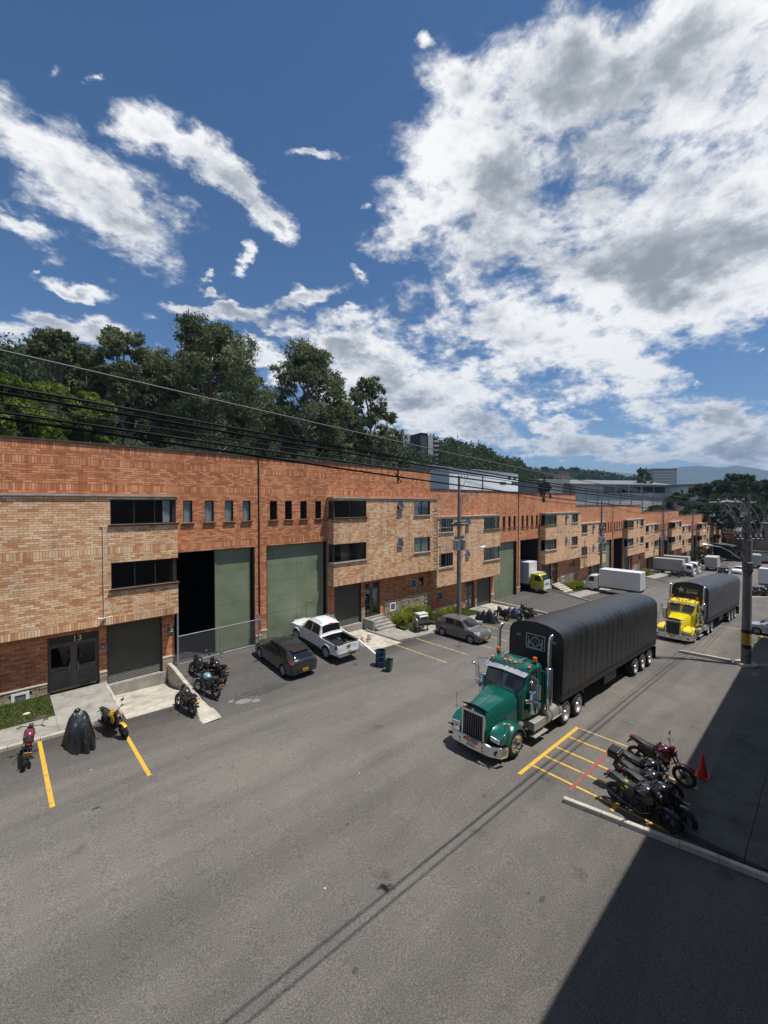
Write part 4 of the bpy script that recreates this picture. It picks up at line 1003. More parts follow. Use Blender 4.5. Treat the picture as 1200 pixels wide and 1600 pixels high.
def hatchback(label,cat,loc,rz,body,kind=0,group=None,pitch=0,plm=None):
    t=thing('parked_car',label,cat,loc,rz,group); t.rotation_euler=(0,-pitch,rz)
    if kind==0:   # rounded five door with sloping rear glass
        st=[(-2.20,.55,.42,.70,.42,.80),(-2.14,.76,.30,.80,.56,.95),(-2.02,.845,.22,.90,.62,1.06),(-1.75,.88,.19,.95,.60,1.25),(-1.25,.885,.18,.965,.595,1.425),(-.5,.885,.18,.95,.62,1.47),(.25,.885,.18,.93,.61,1.43),(.75,.885,.18,.915,.63,1.25),(1.22,.88,.18,.90,.68,.985),(1.65,.86,.18,.84,.66,.90),(2.0,.80,.20,.74,.58,.80),(2.17,.70,.25,.62,.5,.70),(2.23,.5,.36,.56,.4,.60)]
        wx,r=(-1.32,1.30),.32; roofx=(-1.15,.22)
        side=[(lambda q:-.98-.05*(q-4),lambda q:-.12),(lambda q:-.06,lambda q:.84-.62*(q-4.1)),]; quart=(lambda q:-1.62+.33*(q-4),lambda q:-1.06)
    else:
        st=[(-2.03,.60,.42,.80,.46,.92),(-1.98,.80,.30,.92,.58,1.10),(-1.85,.855,.22,1.0,.62,1.28),(-1.6,.87,.19,1.0,.60,1.42),(-1.0,.875,.18,1.0,.61,1.52),(-.3,.875,.18,.98,.62,1.54),(.35,.875,.18,.96,.61,1.47),(.8,.875,.18,.95,.63,1.27),(1.22,.87,.18,.93,.68,1.04),(1.6,.85,.18,.88,.66,.97),(1.86,.80,.2,.80,.58,.88),(1.98,.70,.25,.68,.5,.76),(2.04,.5,.36,.58,.4,.64)]
        wx,r=(-1.27,1.28),.315; roofx=(-1.1,.3)
        side=[(lambda q:-1.02,lambda q:-.16),(lambda q:-.10,lambda q:.86-.56*(q-4.1))]; quart=None
    L=Loft(st); L.body('body',body,t,[(wx[0],r),(wx[1],r)])
    for a,b in side: L.patch('side_window',M_CGL,t,a,b,4.13,4.93)
    if quart: L.patch('side_window',M_CGL,t,*quart,4.2,4.9)
    x0,x1=(.27,1.14) if kind==0 else (.38,1.14)
    L.patch('windshield',M_CGL,t,lambda q:x0+.05*(6.99-q)*.5,lambda q:x1-.16*max(0,6-q)-.03,5.2,6.9999,full=True)
    rx0,rx1=(-2.05,-1.36) if kind==0 else (-1.93,-1.55)
    L.patch('rear_window',M_CGL,t,lambda q:rx0+.05*(7-q),lambda q:rx1,5.15,6.9999,.010,full=True)
    if kind==0: L.patch('sunroof',M_CGL,t,lambda q:-.35,lambda q:.12,6.0,6.9999,.008,full=True)
    # lights, handles, mirrors, bumper, plates
    L.patch('taillight',M_RLENS,t,lambda q:st[1][0]+.03+.05*(4.6-q),lambda q:st[1][0]+.22,3.85,4.5,.012,nx=5)
    L.patch('headlight',M_CLENS,t,lambda q:st[-3][0]-.28,lambda q:st[-2][0]-.01,3.55,4.7,.010,nx=5)
    L.patch('lower_grille',M_BLK,t,lambda q:st[-2][0]-.02,lambda q:st[-1][0]-.005,2.0,3.1,.012,nx=3)
    L.patch('door_gap',M_BLK,t,lambda q:-.10,lambda q:-.088,2.2,4.1,.003,nx=1)
    L.patch('door_gap',M_BLK,t,lambda q:(.93),lambda q:.942,2.2,4.1,.003,nx=1)
    for sd in (1,-1):
        mb=MB(); mb.cbox((.92,sd*.98,.98),(.11,.20,.13),rz=-sd*.25); mb.cbox((.95,sd*.88,.93),(.05,.1,.04)); mb.build('mirror',body,t,smooth=40,bev=.02)
        for hx in (-.30,.55) if kind==0 else (-.34,.52):
            mb=MB(); mb.cbox((hx-.12,sd*.895,.80),(.17,.03,.03)); mb.build('handle',body,t)
        for q,w_ in enumerate(wx):
            wheel(t,w_,sd*.775,r,.20,side=sd)
    mb=MB(); mb.lathe((st[0][0]+.07,0,.86 if kind==0 else .98),(-1,0,.35),[(0,.05),(.012,.048),(.012,.03)],14); mb.build('badge',M_CHR,t,smooth=40)
    mb=MB(); mb.lathe((st[-1][0]-.05,0,.62 if kind==0 else .70),(1,0,.35),[(0,.055),(.012,.052),(.012,.03)],14); mb.build('badge',M_CHR,t,smooth=40)
    mb=MB(); mb.cbox((st[-1][0]-.06,0,.52),(.06,.75,.05)); mb.cbox((st[-1][0]-.02,0,.34),(.06,.85,.09)); mb.build('grille',M_BLK,t)
    plate(t,(st[0][0]-.012,0,.50),PI,plm or M_PLY); plate(t,(st[-1][0]+.03,0,.44),0,plm or M_PLY)
    if kind==0:
        mb=MB(); mb.prism([(-1.72,1.37),(-1.36,1.425),(-1.36,1.40),(-1.66,1.34)],'y',-.5,.5); mb.build('spoiler',body,t)
        mb=MB(); mb.tube([(-1.1,0,1.47),(-1.25,0,1.60)],.006,4); mb.build('antenna',M_BLK,t)
    return t
def pickup(label,loc,rz,pitch=0):
    t=thing('pickup_truck',label,'pickup truck',loc,rz); t.rotation_euler=(0,-pitch,rz)
    st=[(-2.62,.80,.52,.95,.72,1.05),(-2.56,.88,.42,1.04,.80,1.115),(-2.2,.91,.38,1.06,.84,1.13),(-1.2,.915,.36,1.06,.85,1.13),(-.98,.915,.36,1.07,.85,1.14),(-.94,.915,.36,1.08,.72,1.20),(-.72,.915,.36,1.09,.64,1.74),(0,.915,.36,1.08,.655,1.81),(.55,.915,.36,1.07,.65,1.77),(.95,.915,.36,1.06,.68,1.50),(1.35,.91,.36,1.05,.74,1.18),(1.9,.90,.36,1.02,.74,1.12),(2.35,.87,.38,.95,.70,1.04),(2.55,.80,.42,.85,.62,.92),(2.63,.66,.5,.74,.5,.80)]
    L=Loft(st); r=.385; L.body('body',P_WHT,t,[(-1.62,r),(1.58,r)],bed=(-2.50,-1.05,-.74,.74,.68,1.6),n=60)
    L.patch('side_window',M_CGL,t,lambda q:-.78+.13*(q-4),lambda q:.02,4.12,4.93); L.patch('side_window',M_CGL,t,lambda q:.08,lambda q:1.08-.50*(q-4.1),4.12,4.93)
    L.patch('windshield',M_CGL,t,lambda q:.60,lambda q:1.26-.16*max(0,6-q),5.15,6.9999,full=True)
    L.patch('rear_window',M_CGL,t,lambda q:-.905,lambda q:-.76,5.1,6.9999,.010,full=True)
    L.patch('taillight',M_RLENS,t,lambda q:-2.585,lambda q:-2.42,3.35,4.35,.014,nx=4)
    L.patch('headlight',M_CLENS,t,lambda q:2.3,lambda q:2.58,3.5,4.6,.012,nx=4)
    for x in (-.93,.05,1.12): L.patch('door_gap',M_BLK,t,lambda q:x,lambda q:x+.014,2.2,4.1,.003,nx=1)
    mb=MB(); mb.grid([[(x,y,.69+.012*(i%2)) for x in (-2.49,-1.06)] for i,y in enumerate(np.linspace(-.73,.73,20))]); mb.cbox((-1.07,0,.91),(.02,1.46,.42)); mb.cbox((-2.49,0,.90),(.02,1.46,.40)); mb.cbox((-1.8,.735,.90),(1.44,.02,.42)); mb.cbox((-1.8,-.735,.90),(1.44,.02,.42)); mb.build('bed_liner',M_BLK,t)
    mb=MB(); mb.cbox((-1.8,.80,1.145),(1.5,.09,.02)); mb.cbox((-1.8,-.80,1.145),(1.5,.09,.02)); mb.cbox((-2.57,0,1.13),(.07,1.5,.02)); mb.build('bed_rail',M_BLK,t)
    mb=MB(); mb.cbox((-1.6,.1,.78),(.75,.5,.14),rz=.3); mb.ball((-1.25,-.3,.80),.17,8,5,(1.3,1,.7)); mb.ball((-1.9,.35,.77),.14,8,5,(1.5,1,.6)); mb.build('bed_load',M_TARP,t,smooth=60)
    for sd in (1,-1):
        mb=MB(); mb.cbox((1.05,sd*1.03,1.17),(.12,.22,.2),rz=-sd*.2); mb.build('mirror',P_WHT,t,bev=.03)
        mb=MB(); mb.tube([(-.6,sd*.56,1.80),(-.45,sd*.57,1.86),(.4,sd*.57,1.87),(.6,sd*.56,1.79)],.02,6); mb.build('roof_rail',M_GALV,t,smooth=60)
        mb=MB(); mb.cbox((0,sd*.93,.36),(2.0,.16,.05)); mb.build('side_step',M_BLK,t)
        for hx in (-.55,.35): mb=MB(); mb.cbox((hx,sd*.93,.93),(.17,.03,.04)); mb.build('handle',M_CHR,t)
        for wx in (-1.62,1.58):
            wheel(t,wx,sd*.80,r,.25,rim=M_BLK if False else M_ALW,side=sd,lugs=6)
            mb=MB(); mb.lathe((wx,sd*.90,r*.95),(0,sd,0),[(0,r*1.20),(.045,r*1.19),(.045,r*1.32),(.0,r*1.36)],28,cap=False); 
            mb.v=[(v[0],v[1],max(v[2],.42)) for v in mb.v]; mb.build('wheel_arch',P_WHT,t,smooth=50)
    mb=MB(); mb.cbox((-2.70,0,.52),(.20,1.62,.18)); mb.build('rear_bumper',M_CHR,t,bev=.03)
    mb=MB(); mb.cbox((-2.63,0,.95),(.03,.28,.06)); mb.build('tailgate_handle',M_BLK,t); mb=MB(); mb.lathe((-2.625,0,.84),(-1,0,0),[(0,.05),(.015,.045)],12); mb.build('badge',M_CHR,t)
    mb=MB(); mb.cbox((-.80,0,1.72),(.10,.3,.03),ry=-.9); mb.build('brake_light',M_RLENS,t)
    mb=MB(); mb.cbox((2.66,0,.86),(.06,.9,.25)); mb.build('grille',M_CHR,t)
    plate(t,(-2.72,0,.62),PI,M_PLY)
    return t

def text_fill(name,mat,par,loc,w,h,rot): 
    mb=MB(); mb.cbox((0,0,0),(w,.004,h)); return mb.build(name,mat,par,loc=loc,rot=rot)

def tractor(t,P,xf,star=None):
    """conventional bonneted tractor; xf = x of the front bumper, running back along -x"""
    b=lambda x:xf-x
    # hood: tapered, wide at the cab
    sec=[(.22,.50,.62,.98,1.62),(.6,.53,.62,1.05,1.70),(1.2,.60,.70,1.18,1.80),(1.75,.68,.80,1.3,1.88),(2.15,.76,.9,1.42,1.94)]
    mb=MB(); G=[]
    for (x,w,zb,zm,zt) in sec:
        half=[(w+.02,zb),(w+.02,zm),(w,zt-.16),(w-.10,zt-.03),(w*.5,zt),(.06,zt+.012),(.045,zt+.03)]
        G.append([(b(x),y,z) for y,z in half]+[(b(x),-y,z) for y,z in half[::-1]])
    ix=mb.grid(G); mb.face(ix[0]); mb.face(ix[-1][::-1]); mb.build('hood',P,t,smooth=35)
    # bug shield
    mb=MB(); mb.grid([[(b(.30),y,1.62+.0*abs(y)),(b(.20),y,1.76-.10*abs(y)*abs(y)*2)] for y in np.linspace(-.60,.60,9)]); mb.grid([[(b(.31),y,1.62),(b(.21),y,1.765-.10*abs(y)*abs(y)*2)] for y in np.linspace(-.60,.60,9)]); mb.build('bug_deflector',M_BLK,t,smooth=60)
    # grille
    g=MB(); 
    for r in ((-.52,-.44,.66,1.56),(.44,.52,.66,1.56),(-.52,.52,.58,.66),(-.52,.52,1.50,1.58)): g.box(b(.20),b(.10),*r)
    g.lathe((b(.10),0,1.60),(1,0,0),[(0,.07),(.03,.06)],12)
    gr=g.build('grille',M_CHR,t,bev=.012)
    g=MB(); g.box(b(.21),b(.195),-.44,.44,.66,1.50); g.build('radiator',M_BLK,gr)
    for i in range(9): g=MB(); y=-.44+.88*(i+.5)/9; g.box(b(.19),b(.125),y-.010,y+.010,.66,1.50); g.build('grille_bar',pm('grille_steel',(.22,.22,.23),.35,.7),gr)
    # bumper, swept back at the ends
    prof=[(-1.24,.52),(-1.16,.22),(-.80,.03),(0,-.02),(.80,.03),(1.16,.22),(1.24,.52)]
    mb=MB(); G=[]
    for y,x in prof: G.append([(b(x)-.03,y,.34),(b(x),y,.30),(b(x)+.0,y,.66),(b(x)-.05,y,.68),(b(x)-.07,y,.66),(b(x)-.05,y,.32)])
    ix=mb.grid(G,close=True); mb.face(ix[0]); mb.face(ix[-1][::-1]); bp=mb.build('bumper',M_CHR,t,smooth=30)
    for sd in (1,-1):
        m=MB(); m.cbox((b(.085),sd*.98,.47),(.02,.22,.10),rz=-sd*.45); m.build('fog_light',M_BLK,bp)
        m=MB(); m.cbox((b(.02),sd*.5,.50),(.03,.06,.06)); m.cbox((b(.02),sd*.5,.38),(.03,.09,.03)); m.build('tow_hook',M_BLK,bp)
    m=MB(); m.cbox((b(-.025),0,.585),(.02,.62,.09)); m.build('name_strip',M_RLENS,bp)
    m=MB(); [m.cbox((b(-.037),-.24+.06*i,.585),(.004,.035,.035)) for i in range(9)]; m.build('strip_mark',M_PLW,bp)
    plate(bp,(b(-.03),0,.43),0,M_PLW,.36,.15)
    # fenders, headlight pods
    for sd in (1,-1):
        mb=MB(); n=12; G=[]
        for i in range(n+1):
            a=R(172)-R(158)*i/n; cx,cz,rr=b(1.28),.52,.66
            x,z=cx-rr*math.cos(a)*1.0,cz+rr*math.sin(a)*1.0
            G.append([(x,sd*.50,z-.03),(x,sd*.78,z+.02),(x,sd*1.10,z),(x,sd*1.20,z-.10),(x,sd*1.20,z-.16),(x,sd*1.17,z-.16),(x,sd*1.08,z-.05),(x,sd*.5,z-.08)])
        ix=mb.grid(G,close=True); mb.face(ix[0]); mb.face(ix[-1]); fo=mb.build('fender',P,t,smooth=40)
        mb=MB(); mb.M=Matrix.Translation((b(.50),sd*.86,.88)); 
        G=[]
        for x,w,z0,z1 in ((-.35,.26,-.18,.27),(-.05,.27,-.18,.20),(.16,.26,-.16,.10),(.22,.25,-.14,.06)): G.append([(x,-w,z0),(x,w,z0),(x,w,z1),(x,-w,z1+.02)])
        ix=mb.grid(G,close=True); mb.face(ix[0]); mb.face(ix[-1]); pod=mb.build('headlight_pod',P,t,smooth=25,bev=.01)
        m=MB(); m.cbox((b(.255),sd*.88,.85),(.05,.40,.16),rz=-sd*.12); m.build('headlight',M_CLENS,pod,bev=.015)
        m=MB(); m.cbox((b(.95),sd*1.02,1.22),(.10,.08,.06)); m.build('marker_lamp',M_AMB,fo,bev=.01)
        m=MB(); m.tube([(b(.55),sd*1.08,.95),(b(.52),sd*1.12,1.75)],.008,4); m.ball((b(.52),sd*1.12,1.76),.02,6,4); m.build('guide_rod',M_BLK,fo)
        # inner apron between hood and fender
        mb=MB(); mb.box(b(2.1),b(.9),min(sd*.5,sd*.62),max(sd*.5,sd*.62),.5,1.2); mb.build('inner_wing',M_BLK,t)
    # cab
    mb=MB(); G=[]
    cab=[(2.02,.80,1.9),(2.10,.90,1.98),(2.55,.98,2.72),(2.75,.99,2.80),(3.25,1.0,2.86),(3.5,1.0,2.80),(3.55,.98,2.70)]
    low=.95
    for (x,w,zt) in cab:
        half=[(w*.9,low),(w,low+.1),(w,1.9),(w*.955,zt-.10),(w*.86,zt-.01),(0,zt+.03)]
        G.append([(b(x),y,z) for y,z in half]+[(b(x),-y,z) for y,z in half[-2::-1]])
    ix=mb.grid(G,close=True); mb.face(ix[0]); mb.face(ix[-1]); mb.build('cab',P,t,smooth=32)
    for sd in (1,-1):
        q=lambda x,z,k=0: (b(x),sd*(1.012-.045*max(0,(z-1.9)/.9)+k),z)
        mb=MB(); mb.poly([q(2.46,1.98),q(3.12,1.93),q(3.12,2.58),q(2.72,2.58)]); mb.build('side_window',M_CGL,t)
        mb=MB(); mb.tube([q(2.36,1.0,.0),q(2.36,1.93),q(2.66,2.66),q(3.3,2.66),q(3.3,1.0)],.010,4); d=mb.build('door_seam',M_BLK,t)
        mb=MB(); mb.cbox(q(3.12,1.62,.02),(.14,.03,.05)); mb.build('handle',M_CHR,t)
    # two pane windshield
    for sd in (1,-1):
        q=lambda y,s_: (b(2.115+.43*s_)+.022,sd*y,1.985+.70*s_+.012)
        mb=MB(); mb.poly([q(.02,.03),q(.80,.03),q(.865,.90),q(.02,.93)]); mb.build('windshield',M_CGL,t)
    mb=MB(); G=[[(b(2.44),y,2.66-.05*abs(y)),(b(2.10),y,2.60-.06*abs(y)),(b(2.12),y,2.58-.06*abs(y)),(b(2.46),y,2.64-.05*abs(y))] for y in np.linspace(-.97,.97,9)]; mb.grid(G,close=True); mb.build('sun_visor',M_CHR,t,smooth=50)
    for y in (-.85,-.24,0,.24,.85):
        mb=MB(); mb.M=Matrix.Translation((b(2.66),y,2.815-.05*abs(y))); mb.ball((0,0,0),.075,8,5,(1.4,.8,.7)); mb.build('marker_lamp',M_AMB,t,smooth=180)
    for y in (-.86,.86):
        mb=MB(); mb.cyl((b(3.1),y,2.84),(b(3.1),y,2.92),.07,n=10); bc=mb.build('beacon',M_BLK,t); mb=MB(); mb.cyl((b(3.1),y,2.92),(b(3.1),y,3.06),.085,.08,12); mb.build('beacon_lens',M_AMB,bc,smooth=40)
    for y in (-.40,.45): mb=MB(); mb.tube([(b(2.75),y,2.90),(b(3.2),y,2.92)],[.05,.035],8); mb.cyl((b(2.70),y,2.90),(b(2.76),y,2.90),.075,.05,10); mb.build('air_horn',M_CHR,t,smooth=40)
    # sleeper / back of cab, frame
    mb=MB(); mb.box(b(3.80),b(3.57),-1.04,1.04,1.05,2.45); mb.build('cab_rear_fairing',P,t,bev=.05)
    mb=MB(); [mb.box(b(7.0),b(.4),y-.05,y+.05,.78,1.02) for y in (-.42,.42)]; mb.box(b(1.9),b(.9),-.4,.4,.6,1.2); mb.box(b(6.6),b(5.2),-.35,.35,1.05,1.18); mb.build('chassis',M_BLK,t)
    for sd in (1,-1):
        # exhaust stack with bend and guard
        x,y=b(3.68),sd*1.19
        mb=MB(); mb.tube([(x,y,1.0),(x,y,3.55),(x-.03,y,3.66),(x-.12,y,3.76),(x-.2,y,3.80)],[.08]*2+[.081,.081,.081],12); ex=mb.build('exhaust_stack',M_CHR,t,smooth=60)
        mb=MB(); mb.lathe((x,y,1.25),(0,0,1),[(0,.10),(.03,.155),(1.35,.155),(1.4,.10)],16); mb.build('heat_guard',M_CHR,ex,smooth=50)
        # air cleaner
        x,y=b(2.45),sd*1.17
        mb=MB(); mb.lathe((x,y,1.28),(0,0,1),[(0,.13),(.03,.17),(.62,.17),(.66,.14),(.70,.19),(.76,.19),(.80,.10)],16); ac=mb.build('air_cleaner',M_CHR,t,smooth=45)
        mb=MB(); mb.tube([(x,y,1.72),(x+.25,y-sd*.02,1.74),(x+.38,y-sd*.12,1.74)],.075,8); mb.build('intake_pipe',M_CHR,ac,smooth=60)
        # tank, steps
        mb=MB(); mb.lathe((b(5.0),sd*.92,.72),(1,0,0),[(0,.27),(.04,.32),(1.26,.32),(1.30,.27)],18); tk=mb.build('fuel_tank',pm('tank_alu',(.50,.48,.43),.42,.7,var=.15),t,smooth=50)
        for q in (.3,1.0): mb=MB(); mb.torus((b(5.0)+q,sd*.92,.72),(1,0,0),.325,.014,18,5); mb.build('tank_strap',M_BLK,tk)
        mb=MB(); mb.box(b(3.55),b(2.60),min(sd*.7,sd*1.18),max(sd*.7,sd*1.18),.52,.86); mb.build('battery_box',pm('tread_alu',(.46,.45,.42),.5,.6,var=.2,scale=9),t,bev=.02)
        for z in (.30,.58): mb=MB(); mb.box(b(3.6) if z<.5 else b(4.9),b(2.55) if z<.5 else b(4.0),min(sd*.98,sd*1.26),max(sd*.98,sd*1.26),z,z+.045); mb.build('step',MATS['tread_alu'],t,bev=.01)
        # mirrors
        mb=MB(); mb.tube([(b(2.55),sd*.98,2.55),(b(2.35),sd*1.38,2.52),(b(2.35),sd*1.42,1.62),(b(2.6),sd*1.0,1.5)],.016,5); mr_=mb.build('mirror_arm',M_CHR,t,smooth=60)
        mb=MB(); mb.cbox((b(2.35),sd*1.42,2.12),(.07,.20,.50)); mb.build('mirror',M_CHR,mr_,bev=.02)
        mb=MB(); mb.cbox((b(2.33),sd*1.42,1.70),(.10,.2,.16)); mb.build('spot_mirror',M_CHR,mr_,bev=.03)
        mb=MB(); mb.tube([(b(2.5),sd*.95,2.72),(b(2.0),sd*1.30,2.70),(b(1.95),sd*1.34,2.55)],.016,5); mb.ball((b(1.95),sd*1.34,2.52),.08,8,5,(1,1,.7)); mb.build('fender_mirror',M_CHR,t,smooth=60)
        # wheels: steer, two driven axles
        wheel(t,b(1.28),sd*1.03,.50,.26,side=sd,deep=True,n=28,rim=M_CHR)
        for x in (5.35,6.62): 
            w=wheel(t,b(x),sd*.97,.50,.50,side=sd,deep=True,dual=True,n=28,rim=M_ALW)
        mb=MB(); mb.cbox((b(7.28),sd*.97,.55),(.02,.55,.62)); mb.build('mud_flap',M_BLK,t)
    mb=MB(); [mb.cyl((b(x),-.8,.5),(b(x),.8,.5),.07,n=8) for x in (1.28,5.35,6.62)]; mb.build('axle',M_BLK,t)

def stretch(t):
    for o in t.children_recursive:
        if o.type=='MESH' and o.data.name[:6]!='number':
            n=len(o.data.vertices); co=np.zeros(n*3,dtype=np.float32); o.data.vertices.foreach_get('co',co); z=co[2::3]; co[2::3]=np.where(z>.9,.9+(z-.9)*1.11,z); o.data.vertices.foreach_set('co',co); o.data.update()
def trailer(t,x0,L,mat,H=3.75,ax=(),front=None,star=False,wv=1.27):
    """tarpaulin covered semi trailer from x0 backwards"""
    zb=1.42; hs=3.72
    def sec(w,sag,h):
        pts=[(w,zb-.0),(w,zb+.8),(w+.015,hs-.5),(w,hs),(w-.04,hs+.16),(w-.14,hs+.32),(w-.34,hs+.44),(w-.75,hs+.54),(0,hs+.60)]
        return [(y,z-(sag if z>hs-.1 else 0)) for y,z in pts]
    X=[];n=int(L/.33); mb=MB(); G=[]
    for i in range(n*4+1):
        u=i/4; x=x0-L*i/(n*4); bow=abs(math.sin(PI*u/2))if False else (.5-.5*math.cos(2*PI*u/1.0))
        big=.5-.5*math.cos(2*PI*(x0-x)/.66)
        tilt=random.uniform(-.004,.004)
        s_=sec(wv-.007*big+tilt+.008*math.sin(u*.31),(.012*big)+.012*math.sin(u*.5),0)
        row=[(x,y+(.010*math.sin(x*9+z*3) if 1.4<z<2.9 else 0),z) for y,z in s_]+[(x,-y,z) for y,z in s_[-2::-1]]
        G.append(row)
    ix=mb.grid(G); mb.face(ix[-1]); tp=mb.build('tarpaulin',mat,t,smooth=75)
    # front wall with a raised rim
    mb=MB(); s_=sec(wv,0,0); F=[(x0+.03,y,z) for y,z in s_]+[(x0+.03,-y,z) for y,z in s_[-2::-1]]; B=[(x0-.02,y,z) for (_,y,z) in F]; ix=mb.grid([F,B]); mb.face(ix[0]); fw=mb.build('front_wall',pm('front_tarp',(.010,.012,.016),.42,var=.3,bmp=.3,bs=2),t,smooth=30)
    mb=MB(); mb.tube([(x0+.03,y*1.003,z) for (_,y,z) in F],.028,6); mb.build('front_hoop',M_BLK,fw,smooth=60)
    # tarp ties
    mb=MB()
    for i in range(int(L/.45)):
        x=x0-.2-i*.45
        for sd in (1,-1): mb.cbox((x,sd*(wv+.004),zb+.02),(.07,.02,.12),rx=0); mb.tube([(x,sd*(wv-.02),zb),(x+.1,sd*(wv-.12),zb-.14)],.008,4)
    for i in range(9):
        for sd in (1,-1): mb.cbox((x0+.045,sd*(wv-.02),zb+.15+i*.27),(.02,.05,.05))
    mb.build('tarp_tie',M_BLK,t)
    mb=MB(); mb.box(x0-L,x0,-wv+.03,wv-.03,1.12,zb-.02); [mb.box(x0-L,x0-.3,y-.06,y+.06,.72,1.08) for y in (-.5,.5)]; mb.build('deck',M_BLK,t)
    for sd in (1,-1):
        for a in ax: wheel(t,a,sd*.98,.50,.52,side=sd,deep=True,dual=True,n=26,rim=M_ALW)
        mb=MB(); mb.cbox((x0-L+.02,sd*.95,.62),(.02,.6,.8)); mb.build('mud_flap',M_BLK,t)
        mb=MB(); mb.box(x0-3.2,x0-3.0,min(sd*.75,sd*.9),max(sd*.75,sd*.9),.2,1.08); mb.cbox((x0-3.1,sd*.83,.18),(.3,.25,.04)); mb.build('landing_leg',M_BLK,t)
        mb=MB(); mb.box(x0-6.9,x0-5.2,min(sd*.72,sd*1.12),max(sd*.72,sd*1.12),.55,1.0); mb.build('tool_box',M_BLK,t,bev=.02)
    mb=MB(); [mb.cyl((a,-.8,.5),(a,.8,.5),.07,n=8) for a in ax]; mb.build('axle',M_BLK,t)
    return fw
def trucks():
    sl=math.atan((S(31)-S(14))/17)
    t=thing('semi_truck','teal green bonneted semi truck with chrome bumper and a black tarpaulin trailer','truck',(21.85,9.05,S(21.85)),PI-.012); t.rotation_euler=(0,sl*1.0,PI-.012)
    # local x forward = world -X
    tractor(t,P_GRN,8.85); stretch(t)
    fw=trailer(t,4.05,13.6,M_TARP,ax=(-5.7,-7.05,-8.4))
    m=MB(); 
    for r in ((-.46,-.42,3.12,3.72),(.42,.46,3.12,3.72),(-.46,.46,3.08,3.12),(-.46,.46,3.72,3.76)): m.box(4.085,4.10,*r)
    m.torus((4.09,0,3.42),(1,0,0),.2,.025,20,6); m.tube([(4.09,-.1,3.28),(4.09,-.01,3.54),(4.09,.1,3.28)],.022,5)
    for sd in (1,-1):
        m.tube([(4.09,sd*.33,3.18),(4.09,sd*.30,3.39),(4.09,sd*.34,3.49)],[.06,.05,.02],6); m.ball((4.09,sd*.32,3.56),.05,6,4); m.tube([(4.09,sd*.28,3.42),(4.09,sd*.22,3.34)],.02,5)
    m.box(4.085,4.10,-.3,.3,3.13,3.17)
    m.build('emblem_frame',M_GALV,fw)
    for sd in (1,-1): m=MB(); m.cbox((4.09,sd*.84,3.62),(.01,.26,.03),rx=-sd*.12); m.cbox((4.09,sd*.82,3.55),(.01,.2,.02),rx=-sd*.12); m.build('vent_slot',M_GALV,fw)
    m=MB(); m.tube([(4.15,.75,1.3),(4.12,.75,3.0)],.012,5); m.build('antenna',M_GALV,t)
    X=47.3; sl=math.atan((S(57)-S(40))/17); a=PI-.035
    t=thing('semi_truck','bright yellow bonneted semi truck with a grey black tarpaulin trailer behind the green one','truck',(X,8.05,S(X)+.02)); t.rotation_euler=(0,sl,a)
    tractor(t,P_YEL,8.75); stretch(t)
    fw=trailer(t,4.05,13.6,M_TARPG,ax=(-4.9,-6.25,-7.6))
    # star and lettering
    m=MB(); c=(4.09,-.38*-1,3.12); pts=[]
    for i in range(10):
        r=.30 if i%2==0 else .115; an=PI/2+i*PI/5+.12; pts.append((4.092,-.62+r*math.cos(an),3.62+r*math.sin(an)))
    A=[m.pt(p) for p in pts]; B=[m.pt((p[0]+.012,p[1],p[2])) for p in pts]; m.face(A); m.face(B[::-1]); [m.face((A[i],A[(i+1)%10],B[(i+1)%10],B[i])) for i in range(10)]
    LG=pm('lettering_grey',(.42,.42,.40),.6,var=.1)
    m.build('star_logo',LG,fw)
    textmesh('lettering','Transportes',.17,LG,fw,(4.092,-.22,3.66),(R(90),0,R(90)),.004,'LEFT')
    textmesh('lettering','Estrella',.28,LG,fw,(4.092,-.30,3.40),(R(90),0,R(90)),.004,'LEFT',shear=.3,bold=.008)
trucks()

